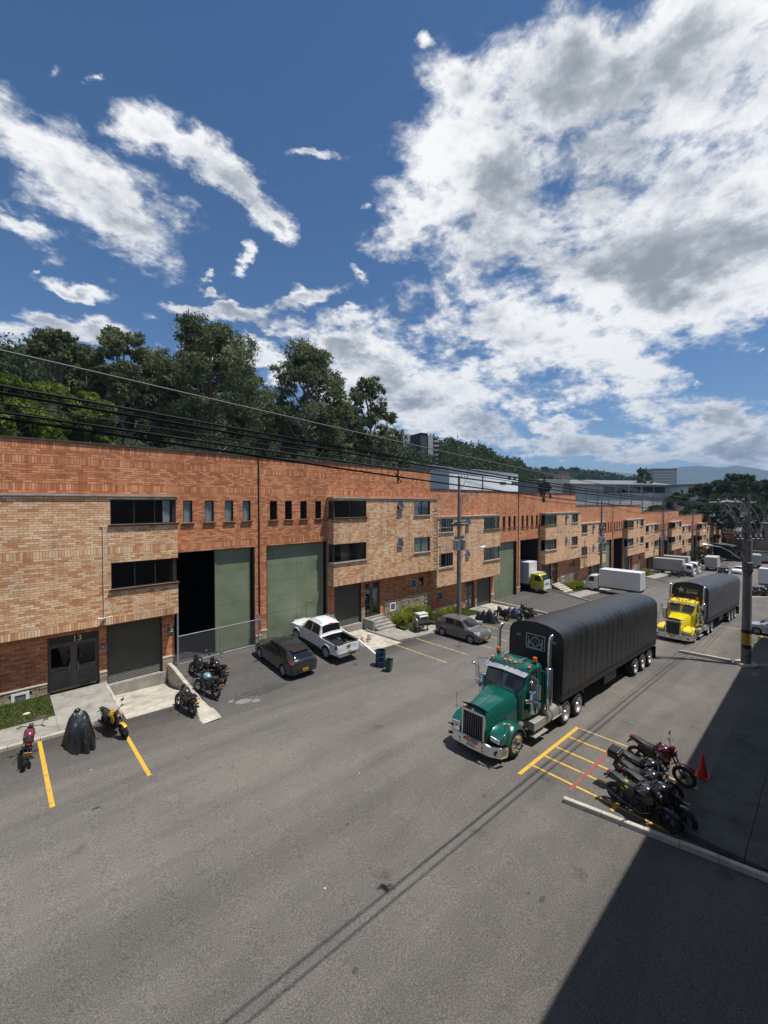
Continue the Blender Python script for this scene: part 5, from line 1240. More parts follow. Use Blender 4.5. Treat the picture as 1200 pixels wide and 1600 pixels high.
def boxtruck(label,loc,rz,L=4.6,P=None,acc=None,box=None,open_=False,group=None,pitch=0,H=2.25,boxon=True,name='box_truck'):
    t=thing(name,label,'truck',loc,rz,group); t.rotation_euler=(0,-pitch,rz); P=P or P_WHT; box=box or P_BOX
    f=L/2+1.0    # front of cab
    mb=MB(); G=[]
    for (x,w,zb,zm,zt) in ((f,.78,.55,1.30,1.45),(f-.03,.90,.40,1.35,1.5),(f-.10,.95,.38,1.35,1.6),(f-.42,.97,.38,1.35,2.10),(f-.60,.97,.4,1.35,2.22),(f-1.5,.97,.45,1.35,2.28),(f-1.62,.96,.5,1.35,2.20)):
        h=[(w*.9,zb),(w,zb+.08),(w,zm),(w*.94,zt-.1),(w*.8,zt),(0,zt+.03)]; G.append([(x,y,z) for y,z in h]+[(x,-y,z) for y,z in h[-2::-1]])
    ix=mb.grid(G,close=True); mb.face(ix[0]); mb.face(ix[-1]); mb.build('cab',P,t,smooth=32)
    q=lambda s_,y:(f-.01-.36*s_,y,1.52+.58*s_)
    mb=MB(); mb.poly([q(.02,-.80),q(.02,.80),q(.92,.76),q(.92,-.76)]); mb.build('windshield',M_CGL,t)
    for sd in (1,-1):
        mb=MB(); mb.poly([(f-.28,sd*.978,1.40),(f-1.10,sd*.985,1.40),(f-1.10,sd*.955,2.0),(f-.58,sd*.955,2.0)]); mb.build('side_window',M_CGL,t)
        mb=MB(); mb.cbox((f-.05,sd*.68,.88),(.08,.34,.2)); mb.build('headlight',M_CLENS,t,bev=.02)
        mb=MB(); mb.tube([(f-.15,sd*.95,1.9),(f+.08,sd*1.12,1.85),(f+.08,sd*1.12,1.5)],.015,5); mb.cbox((f+.08,sd*1.12,1.65),(.06,.16,.34)); mb.build('mirror',M_BLK,t)
        if acc: mb=MB(); mb.poly([(f-.12,sd*.986,.5),(f-1.6,sd*.986,.5),(f-1.6,sd*.986,1.34),(f-1.1,sd*.986,1.34)]); mb.build('side_panel',acc,t)
        wheel(t,f-.85,sd*.82,.39,.22,side=sd,rim=M_ALW,n=18); wheel(t,-L/2+1.15,sd*.80,.39,.40,side=sd,deep=True,dual=True,n=18)
    if P is P_LIME:
        m=MB(); m.box(f-.04,f+.03,-.86,.86,.62,1.47); m.cbox((f-1.05,0,2.30),(.9,1.5,.03)); m.build('front_panel',P_WHT,t,bev=.01)
    mb=MB(); mb.cbox((f+.0,0,.48),(.14,1.85,.22)); mb.build('bumper',P_WHT,t,bev=.03)
    mb=MB(); mb.cbox((f-.0,0,1.02),(.06,1.1,.26)); mb.build('grille',M_CHR if acc else M_BLK,t,bev=.02)
    mb=MB(); [mb.box(-L/2,f-.4,y-.05,y+.05,.55,.75) for y in (-.35,.35)]; mb.cyl((f-.85,-.7,.39),(f-.85,.7,.39),.05,n=6); mb.cyl((-L/2+1.15,-.7,.39),(-L/2+1.15,.7,.39),.06,n=6); mb.box(-L/2,f-1.7,-.95,.95,.76,.86); mb.build('chassis',M_BLK,t)
    if boxon:
        x0,x1=-L/2,f-1.75; mb=MB(); mb.box(x0,x1,-1.08,1.08,.88,.88+H); bo=mb.build('cargo_box',box,t,bev=.02)
        for z in (.86,.86+H-.03):
            for sd in (1,-1): m=MB(); m.box(x0-.01,x1+.01,min(sd*1.075,sd*1.10),max(sd*1.075,sd*1.10),z,z+.07); m.build('box_rail',M_GALV,bo)
        m=MB(); 
        n=int((x1-x0)/.6)
        for i in range(1,n):
            for sd in (1,-1): m.cbox((x0+(x1-x0)*i/n,sd*1.083,.88+H/2),(.035,.008,H-.1))
        m.build('box_rib',box,bo)
        for sd in (1,-1):
            m=MB(); m.box(x0-.03,x0-.012,min(0,sd*1.05)+ (0.01 if sd>0 else 0),max(0,sd*1.05)-(0.01 if sd<0 else 0),.92,.84+H); d=m.build('rear_door',box,bo)
            for yy in (.25,.8): m=MB(); m.tube([(x0-.05,sd*yy,.92),(x0-.05,sd*yy,.84+H)],.014,5); m.build('lock_rod',M_GALV,d)
    for sd in (1,-1): m=MB(); m.cbox((-L/2-.02,sd*.85,.66),(.05,.25,.1)); m.build('taillight',M_RLENS,t)
    return t

def place_vehicles():
    # tilt of the ramp at the bay mouths
    z=apron_z(0,12.2,21.6); p=math.atan((apron_z(0,12.2,22.9)-apron_z(0,12.2,20.3))/2.6)
    hatchback('charcoal hatchback parked nose in before the green gate, beside the white pickup','car',(12.22,21.55,z+.01),R(91),P_HATCH,0,pitch=p)
    z=apron_z(0,15.4,22.4); p=math.atan((apron_z(0,15.4,24)-apron_z(0,15.4,20.8))/3.2)
    pickup('white double cab pickup with empty black bed backed away from the closed green gate',(15.42,22.35,z+.01),R(91.5),p)
    hatchback('warm grey hatchback parked nose out beside the nearest utility pole','car',(25.62,18.75,S(25.6)+.01),R(-90.5),P_GREY,1)
    hatchback('silver car cut off by the right edge of the picture behind the banded pole','car',(49.0,3.0,S(49)+.01),R(90),P_SILV,0,plm=M_PLY)
    boxtruck('small yellow and white box truck backing into an open warehouse gate','x' and (48.15,26.3,-1.67),R(-88),4.4,P_LIME,P_LIME,P_BOX,H=2.6)
    boxtruck('long white box truck with its white cab towards the brick wall by the second pole',(59.9,19.0,S(59.9)+.03),R(90),5.6,P_WHT,None,P_BOX,H=2.25)
    boxtruck('grey box truck with white cab nose out by the third pole',(96.3,21.2,S(96.3)+.02),R(-90),5.6,P_WHT,None,P_BOXG,H=2.1)
    boxtruck('pale box truck half hidden behind the grey box truck',(102.4,21.4,S(102.4)+.02),R(-90),5.4,P_WHT,P_LIME,P_BOXG,H=2.3)
    boxtruck('box truck seen from behind, its pale double doors shut, beyond the yellow truck',(114.5,17.6,S(114.5)),R(3),5.4,P_WHT,None,pm('box_panel_beige',(.46,.44,.40),.5,var=.1),H=2.2)
    boxtruck('white box truck cut off by the right edge, behind the dark row of motorcycles',(88.6,4.6,S(88.6)),R(-90),6.2,P_WHT,None,P_BOX,H=2.3)
    boxtruck('box truck with tall pale box farthest right down the street',(138,6.6,S(138)),R(184),5.2,P_WHT,None,P_BOX,H=2.5)
    boxtruck('farther box truck with grey box in the middle of the bend',(133,12.5,S(133)),R(10),5.0,P_WHT,None,P_BOXG,H=2.4)
    hatchback('small white car parked far down the street, left of the transformer pole','car',(112.2,12.9,S(112)),R(175),P_WHT,1)
    hatchback('dark car half hidden beside the box truck with double doors','car',(109,14.9,S(109)),R(5),P_DK,0)
    hatchback('pale green small car far down the street, right of the transformer pole','car',(107,8.1,S(107)),R(178),paint('paint_sage',(.20,.27,.22)),1)
    hatchback('dark car far down the street behind the pale green one','car',(116,8.6,S(116)),R(180),P_DK,1)
    hatchback('white car roof between the transformer pole and the right hand box truck','car',(96,6.9,S(96)),R(180),P_WHT,0)
place_vehicles()

# ------------------------------------------------------------------ motorcycles
def motorbike(label,loc,rz,lean=8,body='bike_black',kind=0,group=None,plate_=True,steer=0.0):
    """x forward; kind 0 street, 1 tall trail bike, 2 with top box"""
    t=thing('motorcycle',label,'motorcycle',loc,rz,group); t.rotation_euler=(R(lean),0,rz)
    P=MATS[body]; r=.31 if kind!=1 else .335; tw=.055 if kind!=1 else .045; xf,xr=.68,-.66; up=.08 if kind==1 else 0
    def bw(x,rear):
        mb=MB(); mb.torus((x,0,r),(0,1,0),r-tw,tw*(1.15 if rear else .95),24,8,sq=1.15); w=mb.build('wheel',M_RUB,t,smooth=180)
        mb=MB(); mb.torus((x,0,r),(0,1,0),r-tw*2.1,.014,22,6,sq=2.2); mb.cyl((x,-.06,r),(x,.06,r),.035,n=8)
        for k in range(5 if kind!=1 else 14):
            a=2*PI*k/(5 if kind!=1 else 14); mb.tube([(x,0,r),(x+(r-tw*2.1)*math.cos(a),0,r+(r-tw*2.1)*math.sin(a))],.016 if kind!=1 else .004,4)
        mb.build('rim',MATS['bike_rim'],w,smooth=60)
        mb=MB(); mb.cyl((x,.05,r),(x,.056,r),.12 if not rear else .1,n=16); mb.build('brake_disc',M_GALV,w)
    bw(xf,False); bw(xr,True)
    hx,hz=.33,.93+up      # steering head
    mb=MB()
    for sd in (1,-1): mb.tube([(xf,sd*.085,r),(hx+.02,sd*.085,hz+.04)],[.022,.028],6)
    mb.cbox((hx+.01,0,hz),(.07,.22,.03),ry=.4); mb.build('fork',MATS['bike_fork'],t,smooth=60)
    mb=MB(); n=7; G=[[(xf+(r+.05+up*.6)*math.sin(R(-55+100*i/n)),y,r+(r+.05+up*.6)*math.cos(R(-55+100*i/n))-(.012 if abs(y)>.04 else 0)) for y in (-.06,-.03,.03,.06)] for i in range(n+1)]; mb.grid(G); mb.build('front_mudguard',P,t,smooth=60)
    mb=MB()
    mb.tube([(hx,0,hz),(.10,0,.86+up),(-.35,0,.78+up),(-.75,0,.86+up)],.028,6); mb.tube([(hx,0,hz-.08),(.26,0,.45),(.05,0,.26),(-.25,0,.30),(-.32,0,.62)],.024,6)
    for sd in (1,-1): mb.tube([(-.25,sd*.09,.36),(xr,sd*.09,r)],.024,5); mb.tube([(xr,sd*.10,r+.03),(-.52,sd*.10,.78+up)],.024,6); mb.tube([(-.12,sd*.10,.33),(-.15,sd*.27,.31)],.014,5)
    mb.build('frame',M_BLK,t,smooth=60)
    mb=MB(); mb.cbox((.02,0,.40),(.34,.24,.24)); mb.cyl((.02,-.17,.36),(.02,.17,.36),.10,n=12); mb.cbox((.14,0,.58),(.16,.17,.22),ry=.35)
    for k in range(4): mb.cbox((.13+.016*k,0,.50+.045*k),(.20,.20,.012),ry=.35)
    mb.build('engine',MATS['bike_engine'],t,bev=.015)
    mb=MB(); mb.tube([(.22,-.06,.52),(.26,-.11,.34),(.05,-.15,.22),(-.3,-.15,.27)],.022,6); mb.tube([(-.3,-.16,.28),(-.42,-.17,.32),(-.86,-.17,.44+up)],[.03,.052,.048],8); mb.build('exhaust',MATS['bike_exhaust'],t,smooth=60)
    for sd in (1,-1):
        mb=MB(); mb.prism([(-.12,.58+up),(-.06,.80+up),(-.52,.82+up),(-.60,.74+up),(-.38,.56+up)],'y',sd*.10,sd*.145); mb.build('side_panel',M_BLK,t,bev=.01)
    mb=MB(); mb.cbox((-.2,0,.52),(.28,.20,.30)); mb.cbox((.02,0,.62),(.22,.20,.16)); mb.torus((-.33,.13,.36),(0,1,0),.10,.012,12,5); mb.tube([(-.02,.13,.34),(xr,.13,r+.07)],.012,4); mb.tube([(-.02,.13,.29),(xr,.13,r-.07)],.012,4); mb.build('airbox',M_BLK,t,bev=.015)
    # tank
    mb=MB(); G=[]
    for x,w,z0,z1 in ((.36,.06,.86,.93),(.30,.12,.80,.99),(.18,.155,.76,1.045),(.04,.15,.76,1.03),(-.08,.11,.77,.95),(-.14,.06,.78,.88)):
        w*=1.12; G.append([(x,-w*.7,z0+up),(x,-w,z0*.5+z1*.5+up),(x,-w*.62,z1-.02+up),(x,0,z1+up),(x,w*.62,z1-.02+up),(x,w,z0*.5+z1*.5+up),(x,w*.7,z0+up)])
    ix=mb.grid(G,close=True); mb.face(ix[0]); mb.face(ix[-1]); tk=mb.build('fuel_tank',P,t,smooth=60); 
    mb=MB(); mb.cyl((.13,0,1.03+up),(.13,0,1.055+up),.035,n=10); mb.build('filler_cap',M_CHR,tk)
    for sd in (1,-1):
        mb=MB(); mb.prism([(.40,.70+up),(.40,.92+up),(.20,.88+up),(.10,.66+up),(.24,.58+up)],'y',sd*.125,sd*.15); mb.build('side_shroud',P if body in ('bike_red','bike_yellow') else M_BLK,t)
    mb=MB(); G=[]
    for x,w,z in ((-.06,.07,.87),(-.15,.12,.86),(-.32,.13,.85),(-.42,.12,.88),(-.60,.10,.93),(-.76,.07,.95)): G.append([(x,-w,z-.05+up),(x,-w*.85,z+up),(x,0,z+.018+up),(x,w*.85,z+up),(x,w,z-.05+up)])
    ix=mb.grid(G,close=True); mb.face(ix[0]); mb.face(ix[-1]); mb.build('seat',MATS['bike_seat'],t,smooth=60)
    mb=MB(); G=[]
    for x,w,z in ((-.34,.12,.80),(-.6,.09,.86),(-.84,.05,.945)): G.append([(x,-w,z-.10+up),(x,-w*.9,z+up),(x,w*.9,z+up),(x,w,z-.10+up)])
    ix=mb.grid(G,close=True); mb.face(ix[0]); mb.face(ix[-1]); mb.build('tail',P if body in ('bike_red','bike_black','bike_grey') else M_BLK,t,smooth=40)
    mb=MB(); mb.cbox((-.86,0,.90+up),(.05,.13,.05)); mb.build('taillight',M_RLENS,t,bev=.01)
    mb=MB(); mb.tube([(-.72,0,.84+up),(-.90,0,.70+up),(-.97,0,.60+up)],[.03,.02,.02],5); [mb.tube([(-.86,0,.80+up),(-.87,sd*.17,.79+up)],.018,5) for sd in (1,-1)]; mb.build('rear_mudguard',M_BLK,t,smooth=60)
    if plate_: plate(t,(-.985,0,.64+up),PI,M_PLY,.21,.135,ry=.4)
    # handlebar, lamp, mirrors
    H=hz+.17
    mb=MB(); mb.tube([(.16,.39,H-.02),(.23,.26,H),(.30,.09,H-.05),(.30,-.09,H-.05),(.23,-.26,H),(.16,-.39,H-.02)],.014,6); mb.tube([(.13,.40,H-.02),(.20,.29,H)],.02,6); mb.tube([(.13,-.40,H-.02),(.20,-.29,H)],.02,6); mb.tube([(.30,.07,H-.05),(hx,.0,hz)],.02,5); mb.tube([(.24,.27,H+.01),(.30,.38,H)],.006,4); mb.tube([(.24,-.27,H+.01),(.30,-.38,H)],.006,4); mb.build('handlebar',M_BLK,t,smooth=60)
    mb=MB(); mb.ball((.46,0,hz+.0),.095,10,6,(.9,1,1.1)); mb.cbox((.40,0,hz+.13),(.10,.14,.09),ry=-.5); hl=mb.build('headlight',P if kind==1 else M_BLK,t,smooth=60)
    mb=MB(); mb.ball((.505,0,hz),.07,8,5,(.6,1,1)); mb.build('headlight_lens',M_CLENS,hl,smooth=60)
    for sd in (1,-1):
        mb=MB(); mb.tube([(.22,sd*.27,H),(.22,sd*.34,H+.16),(.20,sd*.36,H+.2)],.007,5); mb.cbox((.19,sd*.38,H+.22),(.025,.13,.075),rz=sd*.15); m_=mb.build('mirror',M_BLK,t,bev=.008); mb=MB(); mb.cbox((.175,sd*.38,H+.22),(.004,.11,.06),rz=sd*.15); mb.build('mirror_glass',M_CHR,m_)
    mb=MB(); mb.tube([(-.05,.10,.28),(-.14,.30,.02)],.012,5); mb.build('side_stand',M_BLK,t)
    if kind==2:
        mb=MB(); mb.cbox((-.86,0,1.06),(.36,.38,.20)); mb.cbox((-.86,0,1.19),(.33,.35,.08)); mb.build('top_box',M_BLK,t,bev=.04); mb=MB(); mb.cbox((-.80,0,.94),(.3,.16,.02)); mb.build('rack',M_BLK,t)
    return t
for n_,c in (('bike_black',(.022,.023,.026)),('bike_red',(.12,.006,.022)),('bike_yellow',(.80,.42,.01)),('bike_blue',(.25,.36,.42)),('bike_grey',(.045,.047,.052)),('bike_pink',(.20,.03,.06))): pm(n_,c,.25,.15,var=.06,coat=.7)
pm('bike_rim',(.03,.03,.032),.4,.4); pm('bike_fork',(.07,.07,.075),.3,.8); pm('bike_engine',(.045,.045,.048),.42,.6,var=.3,scale=12); pm('bike_exhaust',(.10,.10,.105),.35,.7,var=.3); pm('bike_seat',(.018,.018,.018),.6,var=.2)
def cover_bike(label,loc,rz,mat,h=1.12,seed=1,L=1.05,knob=True,hump=(.25,-.45),wid=.34,lean=0):
    """tarpaulin draped over a motorcycle: folds run down from the handlebar and seat"""
    t=thing('covered_motorcycle',label,'covered motorcycle',loc,rz); t.rotation_euler=(R(lean),0,rz)
    feats=[((.24,-.20),(.20,.16),h,1.75),((.25,0),(-.75,.03),h*.70,1.55),((.62,0),(.75,0),h*.60,2.2),((-.70,0),(-.80,0),h*.82,2.6)]
    if not knob: feats.append(((-.3,-.12),(-.3,.12),h*.93,2.6))
    def sdist(p,a,b_):
        ax,ay=a; bx,by=b_; dx,dy=bx-ax,by-ay; l=dx*dx+dy*dy; t_=max(0,min(1,((p[0]-ax)*dx+(p[1]-ay)*dy)/l)); return math.hypot(p[0]-ax-dx*t_,p[1]-ay-dy*t_)
    mb=MB(); n=84; G=[]; m=20
    for k in range(m+1):
        v=k/m; row=[]
        for i in range(n):
            a=2*PI*i/n; c,s_=math.cos(a),math.sin(a); nz=lambda f,o:noise.noise((c*f+seed*3,s_*f+o,seed))
            fold=1+v**1.5*(.16*nz(2.2,0)+.14*nz(5.5,3)+.07*nz(11,9))
            x=(-.05)+L*c*fold*v; y=wid*s_*fold*v*(1.0+.25*c)
            z=max(hh-sl_*dd**1.25*(1 if dd>.0 else 0) for hh,sl_,dd in ((q[2],q[3],sdist((x,y),q[0],q[1])) for q in feats))
            z+=.05*noise.noise((x*5+seed,y*5,seed*2))*(1-v)+.03*noise.noise((x*13,y*13,seed))
            row.append((x,y,max(.02+.03*abs(nz(6,1)),z*(1-v**6)) ))
        G.append(row)
    ix=mb.grid(G,close=True); mb.build('tarpaulin',mat,t,smooth=60)
    if knob:
        mb=MB(); mb.ball((hump[0],0,h+.03),.10,9,6,(1,1.2,.8)); mb.torus((hump[0],0,h-.04),(0,0,1),.085,.02,12,5); mb.build('tied_bundle',mat,t,smooth=60)
    mb=MB(); 
    for x in (.62,-.66): mb.torus((x,0,.30),(0,1,0),.25,.055,18,6)
    mb.build('wheel',M_RUB,t,smooth=180)
    return t
def bikes():
    z=lambda x,y:max(S(x),0*x+apron_z(0,x,y) if 7.2<x<17.7 and y>18 else S(x))+.012
    A='motorcycles parked before unit 13'
    motorbike('motorcycle with pink and dark red tail panels at the far left by the kerb',(.70,19.75,z(.6,20)),R(86),12,'bike_pink',0,A)
    cover_bike('motorcycle under a tied black tarpaulin between the two yellow lines',(2.35,19.75,z(2.5,20)),R(95),M_TARP,1.17,1.3,1.02,True,(.28,-.45),.50)
    motorbike('yellow motorcycle facing the street at the loading bay corner',(3.55,19.75,z(4.2,20)),R(-74),9,'bike_yellow',0,A,plate_=False)
    motorbike('black motorcycle in front of the low sloping ramp wall',(6.2,19.8,z(6.0,20)),R(97),9,'bike_grey',0,A)
    motorbike('motorcycle with a pale blue tank just right of the ramp wall',(7.42,20.5,z(7.42,20.5)),R(106),10,'bike_blue',0,A)
    motorbike('black motorcycle rightmost of the group by the ramp wall',(8.28,21.7,z(8.28,21.7)),R(102),10,'bike_black',0,A)
    motorbike('black motorcycle rearmost of the group, against the mesh fence',(7.72,22.5,z(7.8,22.5)),R(98),9,'bike_black',0,A,plate_=False)
    B='motorcycles parked in the painted bays'
    motorbike('tall trail motorcycle with dark red tank and tail beside the traffic cone',(17.3,4.05,S(17)),R(-97),8,'bike_red',1,B,plate_=False)
    motorbike('black motorcycle with upswept tail, second from the traffic cone',(16.15,4.15,S(16)),R(-96),10,'bike_black',0,B,plate_=False)
    motorbike('black motorcycle with a black top box behind its seat',(15.45,3.95,S(15.5)),R(-98),9,'bike_grey',2,B,plate_=False)
    motorbike('plain black motorcycle squeezed between the top box one and the lime decal one',(14.95,3.55,S(15)),R(-100),9,'bike_black',0,B,plate_=False)
    t=motorbike('dark grey motorcycle with lime green decals nearest the pale kerb',(14.5,3.85,S(14.7)),R(-99),10,'bike_grey',0,B,plate_=False)
    LM=pm('decal_lime',(.25,.55,.02),.4)
    for (x,y,zz) in ((-.30,-.15,.80),(-.42,-.14,.70),(-.36,.0,.875)): mb=MB(); mb.cbox((x,y,zz),(.09,.012 if y else .07,.05 if y else .006),ry=.3); mb.build('decal',LM,t)
    for o in [q for q in bpy.data.objects if q.get('group')==B]: o.scale=(1.1,1.1,1.1)
    # by the ramp wall of the next block
    cover_bike('motorcycle under a black cover at the kerb behind the grey hatchback',(31.4,20.4,S(31.4)),R(-60),M_TARP,1.15,3.1,1.1,False,(.15,-.4),.5)
    C_='motorcycles under the low ramp wall'
    T2=pm('tarpaulin_blue',(.055,.075,.13),.55,var=.25)
    cover_bike('motorcycle under a slate blue cover below the ramp wall',(35.0,20.0,S(35)),R(-80),T2,1.1,5.2,.9,False,(.2,-.4),.38)
    motorbike('black motorcycle left of the slate blue cover',(33.6,20.4,S(33.6)),R(75),9,'bike_black',0,C_)
    motorbike('black motorcycle right of the slate blue cover, nearest the ramp wall',(36.6,19.7,S(36.6)),R(84),9,'bike_black',0,C_)
    motorbike('black motorcycle nearest the street beside the slate blue cover',(34.6,18.4,S(34.6)),R(100),8,'bike_grey',0,C_)
    src=motorbike('motorcycle far down the street beside the grey box truck',(90.6,19.5,S(90.6)),R(95),9,'bike_black',0,'far motorcycles')
    far=[(92.0,19.6,80,'second motorcycle beside the grey box truck'),(93.2,19.3,92,'motorcycle nearest the grey box truck'),(94.0,18.2,85,'motorcycle in front of the grey box truck wheels')]
    for x,y,a,l in far: copy_tree(src,(x,y,S(x)),(R(9),0,R(a)),l,'far motorcycles')
    rr=[(75.2,7.2),(76.2,6.6),(77.3,6.9),(78.3,6.0),(79.3,6.4),(80.3,5.5),(81.2,5.7),(77.0,5.1),(78.8,4.6),(80.6,4.1)]
    nm=['leftmost','second','third','fourth','fifth','sixth','seventh','front left','front middle','front right']
    for (x,y),l in zip(rr,nm): copy_tree(src,(x,y,S(x)),(R(9),0,R(random.uniform(60,110))),l+' motorcycle of the dark row at the right edge of the picture','motorcycles at the right edge')
bikes()
# ================================================================== POLES, WIRES, SMALL THINGS
def insulator(mb,p,s=1.0,d=(0,0,1)):
    mb.lathe(p,d,[(0,.012*s),(.04*s,.012*s),(.05*s,.05*s),(.08*s,.03*s),(.09*s,.05*s),(.12*s,.03*s),(.13*s,.045*s),(.16*s,.02*s)],8)
M_PORC=pm('porcelain',(.14,.10,.09),.3,var=.2); M_PORCW=pm('porcelain_pale',(.20,.20,.21),.35,var=.1)
def util_pole(label,x,y,h,trans=True,arms=((-.35,1.9),(-.75,1.3)),lamp=None,rig='cutout',band=False,footd=.2,armdir=(1,-.12)):
    zb=S(x)+.05; t=thing('utility_pole',label,'utility pole',(x,y,zb))
    mb=MB()
    if band: mb.tube([(0,0,-.3),(0,0,4),(0,0,8.2)],[footd,footd*.92,footd*.82],16); mb.tube([(0,0,8.2),(0,0,h)],[.10,.075],10)
    else: mb.tube([(0,0,-.3),(0,0,h*.5),(0,0,h)],[footd,footd*.78,footd*.5],16)
    pass; pole=mb.build('pole',M_POLE,t,smooth=60)
    ad=Vector((armdir[0],armdir[1],0)).normalized()
    for dz,L in arms:
        mb=MB(); a=Vector((0,0,h+dz)); e=a+ad*L; st=a-ad*.25*0
        mb.tube([tuple(a-ad*.3),tuple(e)],.035,4); br=mb.build('crossarm',M_STEEL,t)
        mb=MB(); mb.tube([tuple(a+Vector((0,0,-1.35))),tuple(a+ad*L*.75)],.025,4); mb.build('arm_brace',M_STEEL,br)
        for k in range(4):
            p=a+ad*(L*(k+.3)/3.6-.1); mb=MB(); insulator(mb,tuple(p+Vector((0,0,.02))),1.2); mb.build('insulator',M_PORC if k%2 else M_PORCW,br)
    if trans:
        hz=h-5.55
        for sd in (1,-1):
            mb=MB(); mb.lathe((ad.x*.34*sd,ad.y*.34*sd-.05,hz-.42),(0,0,1),[(0,.20),(.03,.25),(.72,.25),(.76,.27),(.82,.27),(.86,.16)],16); tr=mb.build('transformer',M_GALV,t,smooth=40)
            for q in range(2): 
                mb=MB(); c=(ad.x*.34*sd+(.10 if q else -.10),ad.y*.34*sd-.05,hz+.42); insulator(mb,c,2.0); mb.tube([(c[0],c[1],c[2]+.3),(c[0]+.1,c[1],c[2]+.42),(c[0]+.12*sd,c[1],c[2]+.2)],.012,4); mb.build('bushing',M_PORC,tr)
        # ring of cut outs higher up
        hz=h-3.95; mb=MB(); mb.tube([(-.75,.05,hz),(.85,-.05,hz)],.04,4); mb.tube([(-.55,.3,hz+.12),(.6,-.35,hz+.12)],.04,4); mb.lathe((0,0,hz-.3),(0,0,1),[(0,.14),(.6,.14)],12); fr=mb.build('bracket',M_STEEL,t)
        for k in range(7):
            xx=-.72+k*.25
            mb=MB(); insulator(mb,(xx,.02*k-.08,hz-.10),2.3,(.25,0,1)); mb.tube([(xx+.08,.0,hz+.22),(xx+.16,0,hz-.16)],.02,5); mb.tube([(xx,0,hz+.2),(xx-.1,.05,hz+.4),(xx-.02,.03,hz+.55)],.01,4); mb.build('fuse_cutout',M_BLK,fr)
        mb=MB()
        for k in range(5):
            a=random.uniform(0,6.3); c,s_=math.cos(a)*.24,math.sin(a)*.24; mb.tube([(c*.5,s_*.5,h-4.1),(c*1.3,s_*1.3,h-4.5),(c*.8,s_*.8,h-5.1)],.013,4); mb.tube([(c,s_,h-5.7),(c*1.4,s_*1.4,h-6.3),(.1*c,.1*s_,h-6.5)],.013,4)
        mb.build('jumper_cable',M_BLK,t,smooth=60)
    if lamp:
        (dx,dy,L,z0,dz)=lamp; d=Vector((dx,dy,0)).normalized(); mb=MB(); P=[Vector((0,0,z0))+d*(L*u)+Vector((0,0,dz*math.sin(u*PI*.5))) for u in (0,.25,.5,.75,1)]
        mb.tube([tuple(p) for p in P],.03,6); la=mb.build('lamp_arm',M_GALV,t,smooth=60)
        mb=MB(); e=P[-1]; a=math.atan2(d.y,d.x); mb.M=Matrix.Translation(e)@Matrix.Rotation(a,4,'Z')@Matrix.Rotation(-.15,4,'Y')
        mb.grid([[(x,w*c,z*s_) for c,s_ in ((1,0),(.7,.7),(0,1),(-.7,.7),(-1,0),(-.6,-.5),(.6,-.5))] for x,w,z in ((-.05,.03,.03),(.08,.10,.07),(.45,.15,.09),(.70,.10,.06),(.78,.02,.02))],close=True); mb.build('lamp_head',M_GALV,la,smooth=60)
    if band:
        for z0,z1,m in ((1.35,2.1,M_YELD),(2.1,2.35,M_BLK),(1.1,1.35,M_BLK)):
            mb=MB(); r0=footd*(1-.02*z0)+.006; mb.lathe((0,0,z0),(0,0,1),[(0,r0),(z1-z0,r0-.003)],18,cap=False); mb.build('warning_band',m,t,smooth=60)
    return t
M_YELD=pm('band_ochre',(.42,.25,.03),.7,var=.3,scale=8)
def wire(pts,r=.012,mat=None,label='',group=None,n=5):
    mb=MB(); mb.tube(pts,r,n); o=mb.build('power_line',mat or M_WIRE); return tag(o,label,'cable',group)
def sagline(p,q,sag,n=14,tail=0):
    p,q=Vector(p),Vector(q); return [tuple(p.lerp(q,i/n)-Vector((0,0,sag*4*(i/n)*(1-i/n)))) for i in range(n+1)]
